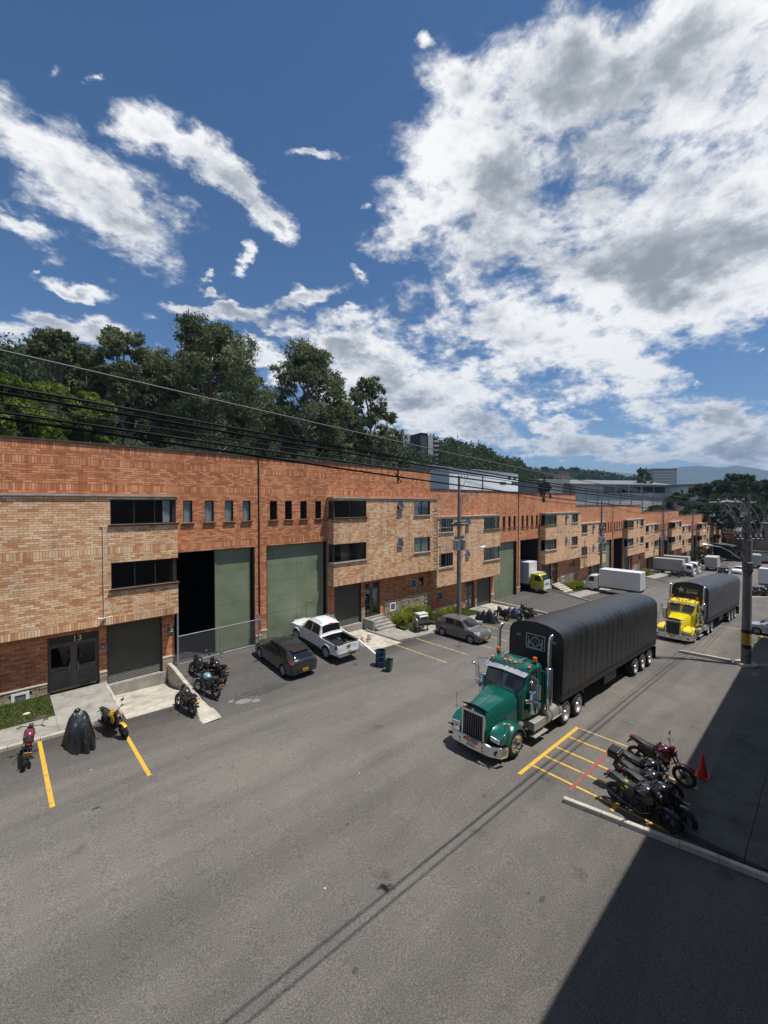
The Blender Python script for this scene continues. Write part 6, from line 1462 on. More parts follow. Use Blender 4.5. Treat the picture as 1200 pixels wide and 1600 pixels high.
def poles():
    util_pole('nearest concrete utility pole with transformers, rising behind the grey hatchback',27.45,20.5,12.3,True,((-.15,1.1),(-1.5,2.3)),(.8,-.6,1.5,5.5,1.0),armdir=(.98,-.2))
    util_pole('second utility pole from the camera, behind the long white box truck',63.4,22.4,12.4,True,((-.3,1.9),(-1.7,2.6)),None,armdir=(.9,-.45))
    util_pole('third utility pole, by the grey box trucks',97.7,22.9,12.4,True,((-1.2,3.0),),None,armdir=(.6,-.8))
    util_pole('fourth utility pole, by the small green tree',122.5,22.7,12.0,False,((-.8,1.2),(-3,1.5)),(.3,-1,1.6,7.5,.8))
    # right hand pole with black and ochre bands
    x,y=36.15,3.72
    t=util_pole('thick utility pole with ochre and black warning band at the right kerb',x,y,11.3,False,(),(-.75,.66,2.35,6.5,1.35),band=True,footd=.27)
    D=Vector((-.45,.9,0)).normalized(); E_=Vector((.73,-.68,0))
    mb=MB(); hz=8.3
    for k in range(-3,4): mb.tube([(0,0,hz-1.5),(E_.x*k*.26,E_.y*k*.26,hz-.05)],.028,4)
    mb.tube([tuple(E_*-.95+Vector((0,0,hz))),tuple(E_*.95+Vector((0,0,hz)))],.05,4); mb.lathe((0,0,hz-2.3),(0,0,1),[(0,.20),(.2,.29),(.75,.29),(.8,.2)],12); fr=mb.build('fan_bracket',M_STEEL,t)
    for k in range(6):
        c=E_*(-.85+k*.34)+Vector((0,0,hz+.05)); mb=MB(); insulator(mb,tuple(c),1.9,(.2,.2,1)); mb.tube([tuple(c+Vector((.1,0,.35))),tuple(c+Vector((.22,0,-.1)))],.03,5); mb.build('fuse_cutout',M_PORCW if k%2 else M_PORC,fr)
    for q,hh in enumerate((9.35,10.7)):
        mb=MB(); mb.tube([tuple(E_*-.35*(1 if q else -.3)+Vector((0,0,hh))),tuple(E_*(-2.6 if q else -1.9)+Vector((0,0,hh)))],.04,4); mb.tube([tuple(Vector((0,0,hh))),tuple(E_*(.5)+Vector((0,0,hh)))],.04,4); ca=mb.build('crossarm',M_STEEL,t)
        for k in range(4): mb=MB(); c=E_*(-.35-k*.55)+Vector((0,0,hh+.03)); insulator(mb,tuple(c),1.3); mb.build('insulator',M_PORCW,ca)
    # pale looping jumpers
    for k in range(14):
        a=E_*(-2.3+.17*k)+Vector((0,0,10.75-.1*(k%3))); b=E_*(-.9+.14*k)+Vector((0,0,8.75)); mid=(a+b)/2+E_*random.uniform(-1.9,2.3)+Vector((random.uniform(-.6,.6),random.uniform(-.6,.6),random.uniform(-.2,1.6)))
        P=[]; 
        for i in range(11): u=i/10; P.append(tuple(a*(1-u)**2+mid*2*u*(1-u)+b*u*u))
        mb=MB(); mb.tube(P,.019,5); mb.build('jumper_cable',M_GALV if k%3 else M_ALU,t,smooth=60)
    for k in range(4):
        a=E_*(-2.5)+Vector((0,0,9.4)); b=E_*(-.3+.3*k)+Vector((.1,0,8.7)); mid=(a+b)/2+Vector((0,0,-.35-.2*k))
        mb=MB(); mb.tube([tuple(a*(1-u)**2+mid*2*u*(1-u)+b*u*u) for u in np.linspace(0,1,9)],.012,5); mb.build('jumper_cable',M_WIREG,t)
    # primary lines on our side of the street, coming in over the left edge
    def fam(h0,h9,hp,yy,ye=None,r=.011,mat=None,label='',sep=0):
        c=np.polyfit([0,8.8,36.1],[h0,h9,hp],2) ; P=[]
        for xx in np.linspace(-14,36.1,60):
            z=c[0]*xx*xx+c[1]*xx+c[2] if xx>0 else h0+(c[1])*xx*.8
            yv=yy+((ye or yy)-yy)*max(0,xx)/36.1; P.append((xx,yv,CAMZ+z))
        wire(P,r,mat,label,'wires over the near kerb')
    fam(1.13,.61,.25,4.2,3.9,.008,M_WIREG,'thin pale wire, highest of the lines crossing the trees')
    fam(.89,.43,.02,4.30,3.7,.012,None,'thick black cable, upper one of the bundle over the near kerb')
    fam(.84,.385,.0,4.33,3.75,.012,None,'thick black cable, middle one of the bundle over the near kerb')
    fam(.66,.265,-.05,4.10,3.5,.013,None,'thick black cable, lowest one of the bundle over the near kerb')
    fam(.72,.32,-.02,4.08,3.6,.006,None,'thin black wire running among the thick cables')
    fam(.62,.10,-.4,4.12,3.6,.011,None,'black cable hanging lower than the bundle past the brick parapet')
    # spacer where the cables are clamped
    s_=thing('cable_spacer','black clamp and insulator cluster hanging in the near cables','cable clamp',(8.85,4.32,CAMZ+.34))
    mb=MB(); mb.cbox((0,0,0),(.10,.22,.20)); mb.tube([(0,0,.22),(0,0,-.30)],.018,5); mb.tube([(-.16,.08,.10),(.2,-.06,.0)],.03,6); mb.build('clamp_body',M_BLK,s_)
    for k in range(5): mb=MB(); insulator(mb,(random.uniform(-.12,.12),random.uniform(-.12,.12),random.uniform(-.34,.12)),.8,(random.uniform(-1,1),random.uniform(-.5,.5),1)); mb.build('insulator',M_PORC,s_)
    s2=thing('cable_spacer','small black clamp on the near cables in front of the brick parapet','cable clamp',(4.3,4.3,CAMZ+.40)); mb=MB(); mb.tube([(0,0,.1),(0,0,-.12)],.012,5); mb.tube([(-.06,0,.03),(.08,0,-.1)],.010,4); mb.build('clamp_body',M_BLK,s2)
    # lines past the pole, farther down the street
    Z=lambda x,k:S(x)+k
    for k,(h1,h2,yy) in enumerate(((11.3,11.9,3.9),(11.3,11.9,3.3),(10.9,11.5,2.8),(9.4,10.2,3.5))):
        wire(sagline((36.1,yy,Z(36.1,h1)),(80,yy+1.5,Z(80,h2)),.7),.013,None,['upper left','upper middle','upper right','low'][k]+' line leaving the banded pole down the street','wires past the banded pole')
    # from pole to pole along the brick fronts
    PP=[(27.45,20.4),(63.4,22.3),(97.7,22.8),(122.5,22.6)]
    names=['first','second','third']
    for i,(a,b) in enumerate(zip(PP[:-1],PP[1:])):
        for k in range(4):
            o=(.35*k+.2)
            wire(sagline((a[0]+o,a[1]-.12*k,Z(a[0],11.95 if k<3 else 8.6)),(b[0]+o,b[1]-.25*k,Z(b[0],12.1 if k<3 else 8.7)),.8),.012,None,['outer','middle','inner','low'][k]+' wire of the '+names[i]+' span along the brick fronts','wires along the brick fronts')
    for k in range(3): wire(sagline((-6,4.6+.3*k,CAMZ+1.5+.1*k),(27.6+.4*k,20.4,Z(27.5,10.85)),.9),.010,None,['left','middle','right'][k]+' wire crossing the street to the nearest pole','wires crossing the street') if k==9 else None
    for k in range(5): wire(sagline((27.6+.25*k,20.4,Z(27.5,10.8)),(27.45+.05*k,20.42,Z(27.5,8.9-.25*k)),-.05,6),.010 if k>1 else .02,None,['thick black down lead','second down lead','third down lead','fourth down lead','lowest down lead'][k]+' on the nearest utility pole','down leads')
    # thin mast on the roof behind
poles()
def vmast():
    t=thing('ladder','rusty roof ladder with cage wires on the corner between the two blocks','ladder',(29.2,24.1,4.6))
    mb=MB()
    for dx in (-.22,.22): mb.tube([(dx,-.12,-1.6),(dx,-.12,4.7)],.022,5)
    mb.build('stile',M_CONCL,t)
    me=None
    for i in range(21):
        mb=MB(); mb.tube([(-.22,-.12,0),(.22,-.12,0)],.014,5)
        if me is None: me=mb.mesh('rung',M_CONCL)
        inst('rung',me,t,(0,0,-1.5+.30*i))
    for k in range(4):
        mb=MB(); x=.75+.32*k; mb.tube([(x,-.35,-2.0),(x,-.3,7.2)],.012,5); c=mb.build('vertical_rod',M_GALV,t)
    for z in (-1.5,.6,2.2,3.8,5.2): mb=MB(); mb.tube([(-.3,-.2,z),(.7,-.42,z),(1.75,-.35,z),(1.8,-.1,z)],.012,5); mb.build('hoop',M_GALV,t)
vmast()
def props():
    # bins
    t=thing('blue_bin','open blue plastic drum standing on the apron behind the pickup','bin',(16.75,18.2,S(16.75)+.02)); mb=MB(); mb.lathe((0,0,0),(0,0,1),[(0,.27),(.04,.30),(.9,.30),(.93,.32),(.96,.32),(.96,.285),(.2,.27),(.18,.02)],20,cap=True); mb.torus((0,0,.32),(0,0,1),.30,.014,20,5); mb.torus((0,0,.64),(0,0,1),.30,.014,20,5); mb.build('drum',pm('bin_blue',(.012,.05,.13),.4,var=.15),t,smooth=40)
    t=thing('green_bin','small dark green tapered waste bin beside the blue drum','bin',(16.62,17.35,S(16.6)+.02),.4); mb=MB()
    mb.grid([[(sx*w,sy*w*.8,z) for sx,sy in ((-1,-1),(1,-1),(1,1),(-1,1))] for z,w in ((0,.16),(.62,.22),(.64,.24),(.67,.24),(.66,.21),(.05,.15))],close=True); mb.poly([(-.15,-.12,.05),(.15,-.12,.05),(.15,.12,.05),(-.15,.12,.05)]); mb.build('bin_body',pm('bin_green',(.008,.09,.045),.4,var=.15),t,smooth=30)
    # cone
    t=thing('traffic_cone','plain red traffic cone standing in the shade behind the motorcycles','traffic cone',(18.4,3.02,S(18.4)+.01)); mb=MB(); mb.lathe((0,0,.03),(0,0,1),[(0,.16),(.02,.155),(.76,.035),(.78,.03)],18); mb.build('cone',pm('cone_red',(.60,.028,.014),.5,var=.08),t,smooth=50); mb=MB(); mb.cbox((0,0,.02),(.44,.44,.04)); mb.build('cone_base',MATS['cone_red'],t,bev=.02)
    # small machine
    t=thing('metal_machine','small metal machine with pale lid on a black frame at the kerb before the hedge','machine',(24.0,21.6,S(24)+.14),-.25)
    mb=MB(); mb.M=Matrix.Translation((.15,0,.92)); G=[]
    for x in (-.42,-.38,.38,.42): 
        k=.9 if abs(x)>.4 else 1; G.append([(x,a*k,b*k) for a,b in ((-.34,-.30),(.34,-.30),(.42,0),(.40,.22),(.26,.36),(-.26,.36),(-.40,.22),(-.42,0))])
    ix=mb.grid(G,close=True); mb.face(ix[0]); mb.face(ix[-1]); mb.build('housing',pm('machine_grey',(.33,.34,.32),.4,.3,var=.25,scale=5),t,smooth=30,bev=.015)
    mb=MB(); mb.cbox((.15,0,1.32),(.92,.62,.07)); mb.build('lid',pm('machine_lid',(.62,.63,.60),.4,var=.15),t,bev=.025)
    mb=MB(); mb.cbox((.15,-.43,1.05),(.66,.02,.14)); mb.build('control_panel',M_BLK,t)
    mb=MB(); [mb.cbox((x,y,.32),(.06,.06,.64)) for x in (-.2,.5) for y in (-.3,.3)]; mb.cbox((.15,-.3,.10),(.95,.07,.07)); mb.cbox((.15,.3,.10),(.95,.07,.07)); mb.cbox((.15,0,.55),(.9,.7,.06)); mb.build('stand',M_BLK,t)
    mb=MB(); mb.lathe((-.55,-.12,.72),(1,.0,0),[(0,.10),(.01,.36),(.07,.38),(.13,.36),(.14,.10)],22); mb.build('flywheel',pm('flywheel_grey',(.20,.19,.18),.4,.5),t,smooth=40)
    mb=MB(); mb.cbox((-.5,-.35,.10),(.5,.22,.2)); mb.cbox((-.5,-.1,.4),(.12,.3,.5)); mb.build('motor_base',M_BLK,t,bev=.02)
    # rubble by the loading bay of unit 12
    t=thing('rubble_heap','small heap of broken bricks and a white pail by the pickup','rubble',(18.7,22.6,S(18.7)+.05))
    m0=[pm('rub_brick',(.35,.14,.08),.9),M_LEDGE]
    for i in range(22): mb=MB(); mb.cbox((0,0,0),(random.uniform(.1,.28),random.uniform(.08,.14),random.uniform(.05,.09))); mb.build('rubble_piece',m0[i%2],t,loc=(random.uniform(-.5,.6),random.uniform(-.5,.5),random.uniform(.03,.16)),rot=(random.uniform(-.5,.5),random.uniform(-.5,.5),random.uniform(0,3)))
    mb=MB(); mb.lathe((.9,-.1,0),(.25,0,1),[(0,.15),(.02,.16),(.32,.18),(.33,.19),(.34,.17),(.04,.14)],14); mb.build('pail',M_WHITE,t,smooth=40)
    # signs and cables on the facade of unit 13
    t=thing('exit_sign','small dark green sign with a white arrow on the pier right of the brown shutter','sign',(7.15,24.93,1.95)); mb=MB(); mb.cbox((0,0,0),(.36,.02,.24)); mb.build('sign_board',pm('sign_green',(.008,.09,.05),.5),t); mb=MB(); mb.cbox((-.02,-.013,.035),(.14,.004,.025)); mb.poly([(.05,-.014,.085),(.05,-.014,-.015),(.11,-.014,.035)]); mb.cbox((0,-.013,-.07),(.24,.004,.03)); mb.build('sign_print',M_WHITE,t)
    t=thing('door_sign','small blue sign with white lines beside door 13','sign',(3.98,24.93,1.78)); mb=MB(); mb.cbox((0,0,0),(.19,.02,.19)); mb.build('sign_board',pm('sign_blue',(.02,.07,.30),.5),t); mb=MB(); mb.cbox((0,-.013,.02),(.12,.004,.03)); mb.cbox((0,-.013,-.04),(.12,.004,.015)); mb.build('sign_print',M_WHITE,t)
    t=thing('white_conduit','white conduit down the cream wall ending in two small cameras above door 13','conduit',(3.93,24.2,4)); mb=MB(); mb.tube([(0,0,3.9),(0,0,-.95)],.018,6); mb.tube([(.02,0,3.88),(-.12,0,3.95)],.02,6); mb.build('pipe',M_LEDGE,t,smooth=60)
    for sd in (1,-1): mb=MB(); mb.tube([(0,-.02,-.62),(sd*.14,-.1,-.60),(sd*.30,-.18,-.55)],[.02,.035,.045],8); mb.build('security_camera',M_WHITE,t,smooth=60)
    mb=MB(); mb.cbox((0,-.03,-.66),(.16,.07,.10)); mb.build('mount',M_GALV,t)
    # litter
    for k,(x,y) in enumerate(((2.4,17.5),(9.3,11.2),(20.9,6.0),(12.9,8.6),(5.8,8.3))):
        mb=MB(); mb.cbox((x,y,S(x)+.010),(.045,.03,.008),rz=k); tag(mb.build('litter',M_LEDGE),['scrap of pale litter near the covered motorcycle','scrap of litter on the open road in front of the green truck','scrap of litter right of the painted bays','scrap of litter before the green truck bumper','scrap of litter low in the middle of the road'][k],'litter')
    mb=MB(); mb.ball((.95,23.3,.02),.10,8,5,(1.4,.8,.6)); tag(mb.build('rock',M_LEDGE,smooth=50),'pale stone lying on the grass left of door 13','stone')
    for k,(x,y) in enumerate(((1.35,19.0),)): pass
props()

# ================================================================== BACKGROUND
RIDGE=[(-700,600,120),(-300,612,130),(0,606,140),(120,626,150),(300,655,170),(420,680,220),(520,690,260),(600,712,300),(640,712,320),(700,716,350),(760,727,370),(810,747,380),(860,768,400),(900,775,420),(1000,778,450),(1100,783,450),(1300,786,450),(2200,786,450)]
RU=[a[0] for a in RIDGE]; RT=[math.atan((a-600)/FPX) for a in RU]
RH=[CAMZ+(786-v)*z/FPX for _,v,z in RIDGE]; RD=[z/math.cos(t) for (_,_,z),t in zip(RIDGE,RT)]
# farther tree covered rise between the near hill and the mountains
R2=[(500,786,700),(800,752,700),(850,748,720),(880,746,740),(940,750,760),(1000,762,760),(1060,778,760),(1300,786,800)]
R2T=[math.atan((a[0]-600)/FPX) for a in R2]; R2H=[CAMZ+(786-v)*z/FPX for _,v,z in R2]; R2D=[z/math.cos(t) for (_,_,z),t in zip(R2,R2T)]
def hill(az,r):
    """height by bearing from the street axis and distance"""
    ct,st=math.cos(az),math.sin(az); fw,rt=r*ct,r*st; X=rt*SF+fw*CF; Y=-rt*CF+fw*SF
    base=S(X)-1.3 if Y>-30 else S(X)-1.3
    H=float(np.interp(az,RT,RH)); D=float(np.interp(az,RT,RD)); r0=50/max(.12,math.sin(math.atan2(SF*ct-CF*st,1)) if False else max(.12,(SF*ct-CF*st)))
    r0=min(r0,D*.8)
    h=base+(H-base)*sstep(r0,D,r)**.75 if r>r0 else base
    if r>D: h=H-(r-D)*.10
    h=max(h,base-max(0,(r-500)*.02))
    if r>D: h=max(h,-40) if r<3000 else max(h,-60)
    if az>R2T[0]-.1:
        H2=float(np.interp(az,R2T,R2H)); D2=float(np.interp(az,R2T,R2D)); k=sstep(D2-260,D2,r) if r<D2 else 1-sstep(D2,D2+300,r)
        h=max(h,base*(1-k)+H2*k) if r>420 else h
    return X,Y,h
def terrain():
    mb=MB(); AZ=np.linspace(-1.25,1.05,116); RR=list(np.concatenate([np.linspace(4,60,10),np.linspace(68,480,56),np.linspace(500,1400,18),[1800,2500,4000,6500]]))
    G=[]
    for a in AZ:
        row=[]
        for r in RR:
            X,Y,h=hill(a,r); h+=noise.noise((X*.03,Y*.03,0))*min(2.5,max(0,r-70)*.02); row.append((X,Y,h))
        G.append(row)
    mb.grid(G); tag(mb.build('terrain',M_HILL,smooth=180),kind='structure')
    # rest of the ground behind the viewpoint
    mb=MB(); mb.grid([[(x,y,S(x)-1.6) for y in (-6000,-200,-29)] for x in (-6000,-400,-60,0,60,150,230,1000,6000)]); tag(mb.build('ground',M_HILL),kind='structure')
    # mountains on the horizon
    prof=[(300,790),(700,752),(800,744),(880,742),(920,739),(955,737),(990,741),(1020,737),(1045,733),(1062,730),(1085,728),(1110,729),(1125,731),(1150,728),(1175,731),(1200,736),(1260,742),(1400,730),(1900,715)]
    mb=MB(); G=[]
    for i in range(180):
        u=300+1600*i/179; v=float(np.interp(u,[p[0] for p in prof],[p[1] for p in prof]))-1.0*noise.noise((u*.03,0,0)); z=5200+500*noise.noise((u*.006,3,0)); H=CAMZ+(786-v)*z/FPX; row=[]
        for k,(fz,fh) in enumerate(((.60,-.06),(.70,.18),(.80,.42),(.88,.66),(.95,.88),(1.0,1.0),(1.08,.85),(1.3,.2))):
            jit=noise.noise((u*.02,k*1.3,5))*.10 if 0<k<5 else 0; x,y=at_depth(u,z*fz); row.append((x,y,H*(fh+jit)-60*(1-fh)))
        G.append(row)
    mb.grid(G); tag(mb.build('mountains',pm('mountain_forest',(.045,.06,.035),.95,var=.4,scale=.002),smooth=180),kind='structure')
terrain()
def limbs_mesh(lim):
    mb=MB()
    for pts,rs in lim: mb.tube(pts,rs,6)
    return mb
def euc_tree(label,x,y,zb,h,rad,seed,mat,nm='eucalyptus_tree',n=9000,shape='euc',leaf=.27,grp=None,top=None):
    rs=np.random.default_rng(seed); rnd=random.Random(seed); t=thing(nm,label,'tree',(x,y,zb),0,grp)
    cl=[]; lim=[]; trunk=[(0,0,-1)]; px=py=0
    nT=7
    for i in range(1,nT+1):
        px+=rnd.uniform(-.3,.3)*h*.02; py+=rnd.uniform(-.3,.3)*h*.02; trunk.append((px,py,h*.92*i/nT))
    lim.append((trunk,[h*.019*(1-.82*i/nT) for i in range(nT+1)]))
    K=46 if shape=='euc' else 34
    for i in range(K):
        f=rnd.random(); 
        if shape=='euc': zz=h*(.30+.68*(i+.5)/K); u=(zz/h-.30)/.70; prof=math.sin(PI*min(1,(.20+.77*u))**.95)**.55*(.78+.22*(1-u)) ; r_=rad*prof
        elif shape=='umbrella': zz=h*(.80+.18*f); r_=rad*math.sqrt(max(.02,1-((zz/h-.80)/.2)**2))*.95
        else: zz=h*(.15+.83*(i+.5)/K); u=(zz/h-.15)/.85; r_=rad*math.sqrt(max(.05,1-(2*u-.9)**2))
        a=rnd.uniform(0,2*PI)+i*2.4; q=rnd.uniform(.25,1.0)**.55*r_
        c=np.array([math.cos(a)*q,math.sin(a)*q,min(zz,h*.97)]); s_=rad*rnd.uniform(.15,.29) if shape!='umbrella' else rad*rnd.uniform(.3,.42); cl.append((c,s_))
        j=max(1,min(nT-1,int(zz/h*nT*.80))); b=trunk[j]; mid=(b[0]*.4+c[0]*.6,b[1]*.4+c[1]*.6,b[2]*.45+c[2]*.55-.02*h); lim.append(([b,mid,tuple(c)],[h*.006,h*.0038,h*.0015]))
    if top: cl.append((np.array([top[0],top[1],h*.97]),top[2])); cl.append((np.array([top[0]+.8,top[1],h*.93]),top[2]*.9))
    n=int(n*(2.1 if leaf<.4 else 1.2)); P=[]; k=n//len(cl); wts=np.array([s_**2 for _,s_ in cl]); wts/=wts.sum()
    for (c,s_),w in zip(cl,wts):
        m=max(20,int(n*w)); d=rs.normal(size=(m,3)); d/=np.linalg.norm(d,axis=1)[:,None]; r=s_*rs.uniform(.35,1.08,m)[:,None]**.8
        # sub clumps: leaves bunch towards twig ends
        sub=rs.normal(size=(max(4,m//26),3)); sub/=np.linalg.norm(sub,axis=1)[:,None]; sub=sub*s_*rs.uniform(.6,1.0,len(sub))[:,None]
        pick=sub[rs.integers(0,len(sub),m)]+rs.normal(size=(m,3))*s_*.14
        mixk=(rs.random(m)<.88)[:,None]; p=np.where(mixk,pick,d*r)*np.array([1,1,.72])+c; P.append(p)
    C=np.concatenate(P); V,F=leafquads(C,leaf,.4,.55); npobj('crown',V,F,mat,t)
    limbs_mesh(lim).build('trunk',M_BARK,t,smooth=60)
    return t
def bgtree(u,z,vtop,vbase): x,y=at_depth(u,z); zb=CAMZ+(786-vbase)*z/FPX; return x,y,zb,CAMZ+(786-vtop)*z/FPX-zb
def trees():
    def T(label,u,z,vt,vb,wpx,seed,**k):
        x,y,zb,h=bgtree(u,z,vt,vb); return euc_tree(label,x,y,zb,h,wpx/2*z/FPX,seed,k.pop('mat',M_LEAF),**k)
    T('tall tree with a small umbrella crown at the upper left above the bamboo',96,52,524,740,74,3,shape='umbrella',n=5200,leaf=.26)
    T('broad eucalyptus left of the tallest tree behind the parapet',196,54,520,745,125,4,n=13000)
    T('eucalyptus between the broad one and the umbrella crown',140,60,560,745,80,14,n=8000)
    T('tallest and widest eucalyptus behind the brick parapet',330,58,511,750,190,5,n=20000)
    T('eucalyptus filling the gap right of the broad one',252,62,560,750,86,15,n=8000)
    T('lower eucalyptus on the right flank of the tallest tree',392,64,575,750,75,16,n=6000)
    T('eucalyptus with a detached round top clump, centre of the picture',482,68,553,756,150,8,n=17000,top=(-1.6,-.5,2.6))
    T('leaning eucalyptus right of the round topped one',536,72,622,758,86,19,n=7500)
    T('slim eucalyptus standing alone with a rounded crown',579,76,592,760,84,11,n=9000,leaf=.40)
    T('bushy tree right of the slim eucalyptus',618,82,672,762,60,12,shape='round',n=4000)
    T('dark tree low behind the parapet, left of centre',440,70,655,760,70,22,shape='round',n=4500)
    for k,(u,w,vt) in enumerate(((10,150,590),(70,120,600),(135,90,612),(-60,150,600))):
        T(['yellow green bamboo clump at the left edge','yellow green bamboo clump under the umbrella crowned tree','yellow green bamboo clump below the broad eucalyptus','bamboo clump reaching in from the left edge'][k],u,44+3*k,vt,740,w,30+k,mat=M_LEAFB,shape='round',nm='bamboo_clump',n=8000,leaf=.30)
    # undergrowth between and below the tall trees
    P=[]; 
    for i in range(900):
        u=random.uniform(-120,640); z=random.uniform(48,95)+max(0,u)*.035; x,y=at_depth(u,z)
        if y<46: continue
        az=math.atan((u-600)/FPX); _,_,h=hill(az,z/math.cos(az)); hh=random.uniform(3,8)*(1 if u>60 else .8); m=120
        d=RNG.normal(size=(m,3))*np.array([1.7,1.7,hh*.30])+np.array([x,y,h+hh*.55]); P.append(d)
    C=np.concatenate(P); V,F=leafquads(C,.30); npobj('undergrowth',V,F,M_LEAFF)['kind']='stuff'
    # forest on the hills
    def forest(name,n,urange,zf,crown,m,leaf,seed,cond=None,mat=M_LEAFF):
        rs=random.Random(seed); P=[]; Sz=[]
        for i in range(n):
            u=rs.uniform(*urange); z=zf(u,rs.random()); az=math.atan((u-600)/FPX); X,Y,h=hill(az,z/math.cos(az))
            if Y<48: continue
            if z<105 or (624<u<694 and z<285 and rs.random()<.85): continue
            hh=crown*rs.uniform(.6,1.5)*(1.5 if rs.random()<.12 else 1); r=crown*rs.uniform(.32,.6)
            d=RNG.normal(size=(m,3)); d/=np.linalg.norm(d,axis=1)[:,None]; d*=r*RNG.uniform(.55,1.08,m)[:,None]; d[:,2]*=.8; P.append(d+np.array([X,Y,h+hh*.62])); Sz.append(np.full(m+m//3,z/300.0))
            d2=RNG.normal(size=(m//3,3))*np.array([r*.35,r*.35,hh*.25])+np.array([X,Y,h+hh*.3]); P.append(d2)
        C=np.concatenate(P); V,F=leafquads(C,leaf*np.clip(np.concatenate(Sz),.45,9)[:,None],0,.8); npobj(name,V,F,mat)['kind']='stuff'
    rd=lambda u:float(np.interp(u,RU,[a[2] for a in RIDGE]))
    forest('hill_forest',1500,(-100,640),lambda u,f:105+(rd(u)*1.02-105)*f**.8,8.5,80,1.3,1)
    forest('hill_forest',1500,(600,905),lambda u,f:rd(u)*(.55+.47*f),8.5,70,1.3,2)
    forest('hill_forest',1100,(790,1075),lambda u,f:float(np.interp(u,[a[0] for a in R2],[a[2] for a in R2]))*(.72+.3*f),11,44,2.4,3)
    # trees above the grey warehouse and at the right
    T('single dark tree over the grey warehouse roof',1003,200,732,790,30,41,mat=M_LEAFF,shape='euc',n=4000,leaf=.5,nm='broadleaf_tree')
    for k,(u,z,vt,w,vb) in enumerate(((1118,150,752,60,800),(1150,140,742,60,800),(1172,150,748,60,805),(1195,165,758,50,800),(1092,160,760,50,800),(1060,120,770,40,830),(1030,118,792,50,830),(1000,110,800,46,830),(1128,125,775,60,830),(1165,118,772,50,830),(1085,122,788,50,830))):
        T(['dark bamboo mass','highest dark bamboo mass','dark tree','dark tree at the right edge','low dark tree','tree in front of the white wall','shrub','low shrub','dark tree mass','dark tree mass','dark shrub mass'][k]+[' left of the banded pole top',' behind the banded pole top',' right of the banded pole top',' beyond the stacked houses',' beside the long white wall',' with blotches',' under the grey warehouse wall',' at the left end of the grey warehouse foot',' over the last brick units',' over the right hand rooftops',' behind the last brick roof'][k],u,z,vt,vb,w,50+k,mat=M_LEAFF,shape='round',n=9000,leaf=z*.0026,nm='broadleaf_tree')
    # small street tree
    x,y=123.0,21.4; euc_tree('small green street tree beside the last ramp wall',x,y,S(x),4.6,1.9,77,M_LEAFF,'street_tree',1500,'round',.22)
trees()
def bldg(label,u0,u1,z0,z1,v0,v1,hb,mat,name='distant_building',depth=20,floors=0,cols=0,wm=None,cat='building',roof=True,vb=None,wsz=(.55,.5)):
    """box whose front runs between two bearings at given depths; v0,v1 tops"""
    a=Vector(at_depth(u0,z0,v0)); b=Vector(at_depth(u1,z1,v1)); zt=(a.z+b.z)/2; a.z=b.z=0; d=b-a; L=d.length; ang=math.atan2(d.y,d.x)
    t=thing(name,label,cat,(a.x,a.y,hb),ang); H=zt-hb
    mb=MB(); mb.box(0,L,0,depth,0,H); mb.build('wall',mat,t)
    if roof: mb=MB(); mb.box(-.3,L+.3,-.3,depth+.3,H+.01,H+.35); mb.build('roof',M_CONCD,t)
    if floors:
        me=None; w=L/cols*wsz[0]; h=H/floors*wsz[1]
        mb=MB(); mb.box(-w/2,w/2,-.06,-.01,-h/2,h/2); me=mb.mesh('window',wm or M_CGL)
        for i in range(floors):
            for j in range(cols): inst('window',me,t,(L*(j+.5)/cols,0,H*(i+.55)/floors))
        # left end wall windows
        if depth>8:
            for i in range(floors):
                for j in range(max(1,int(cols*.4))): inst('window',me,t,(0,depth*(j+.5)/max(1,int(cols*.4)),H*(i+.55)/floors),(0,0,-PI/2))
    return t,L,H
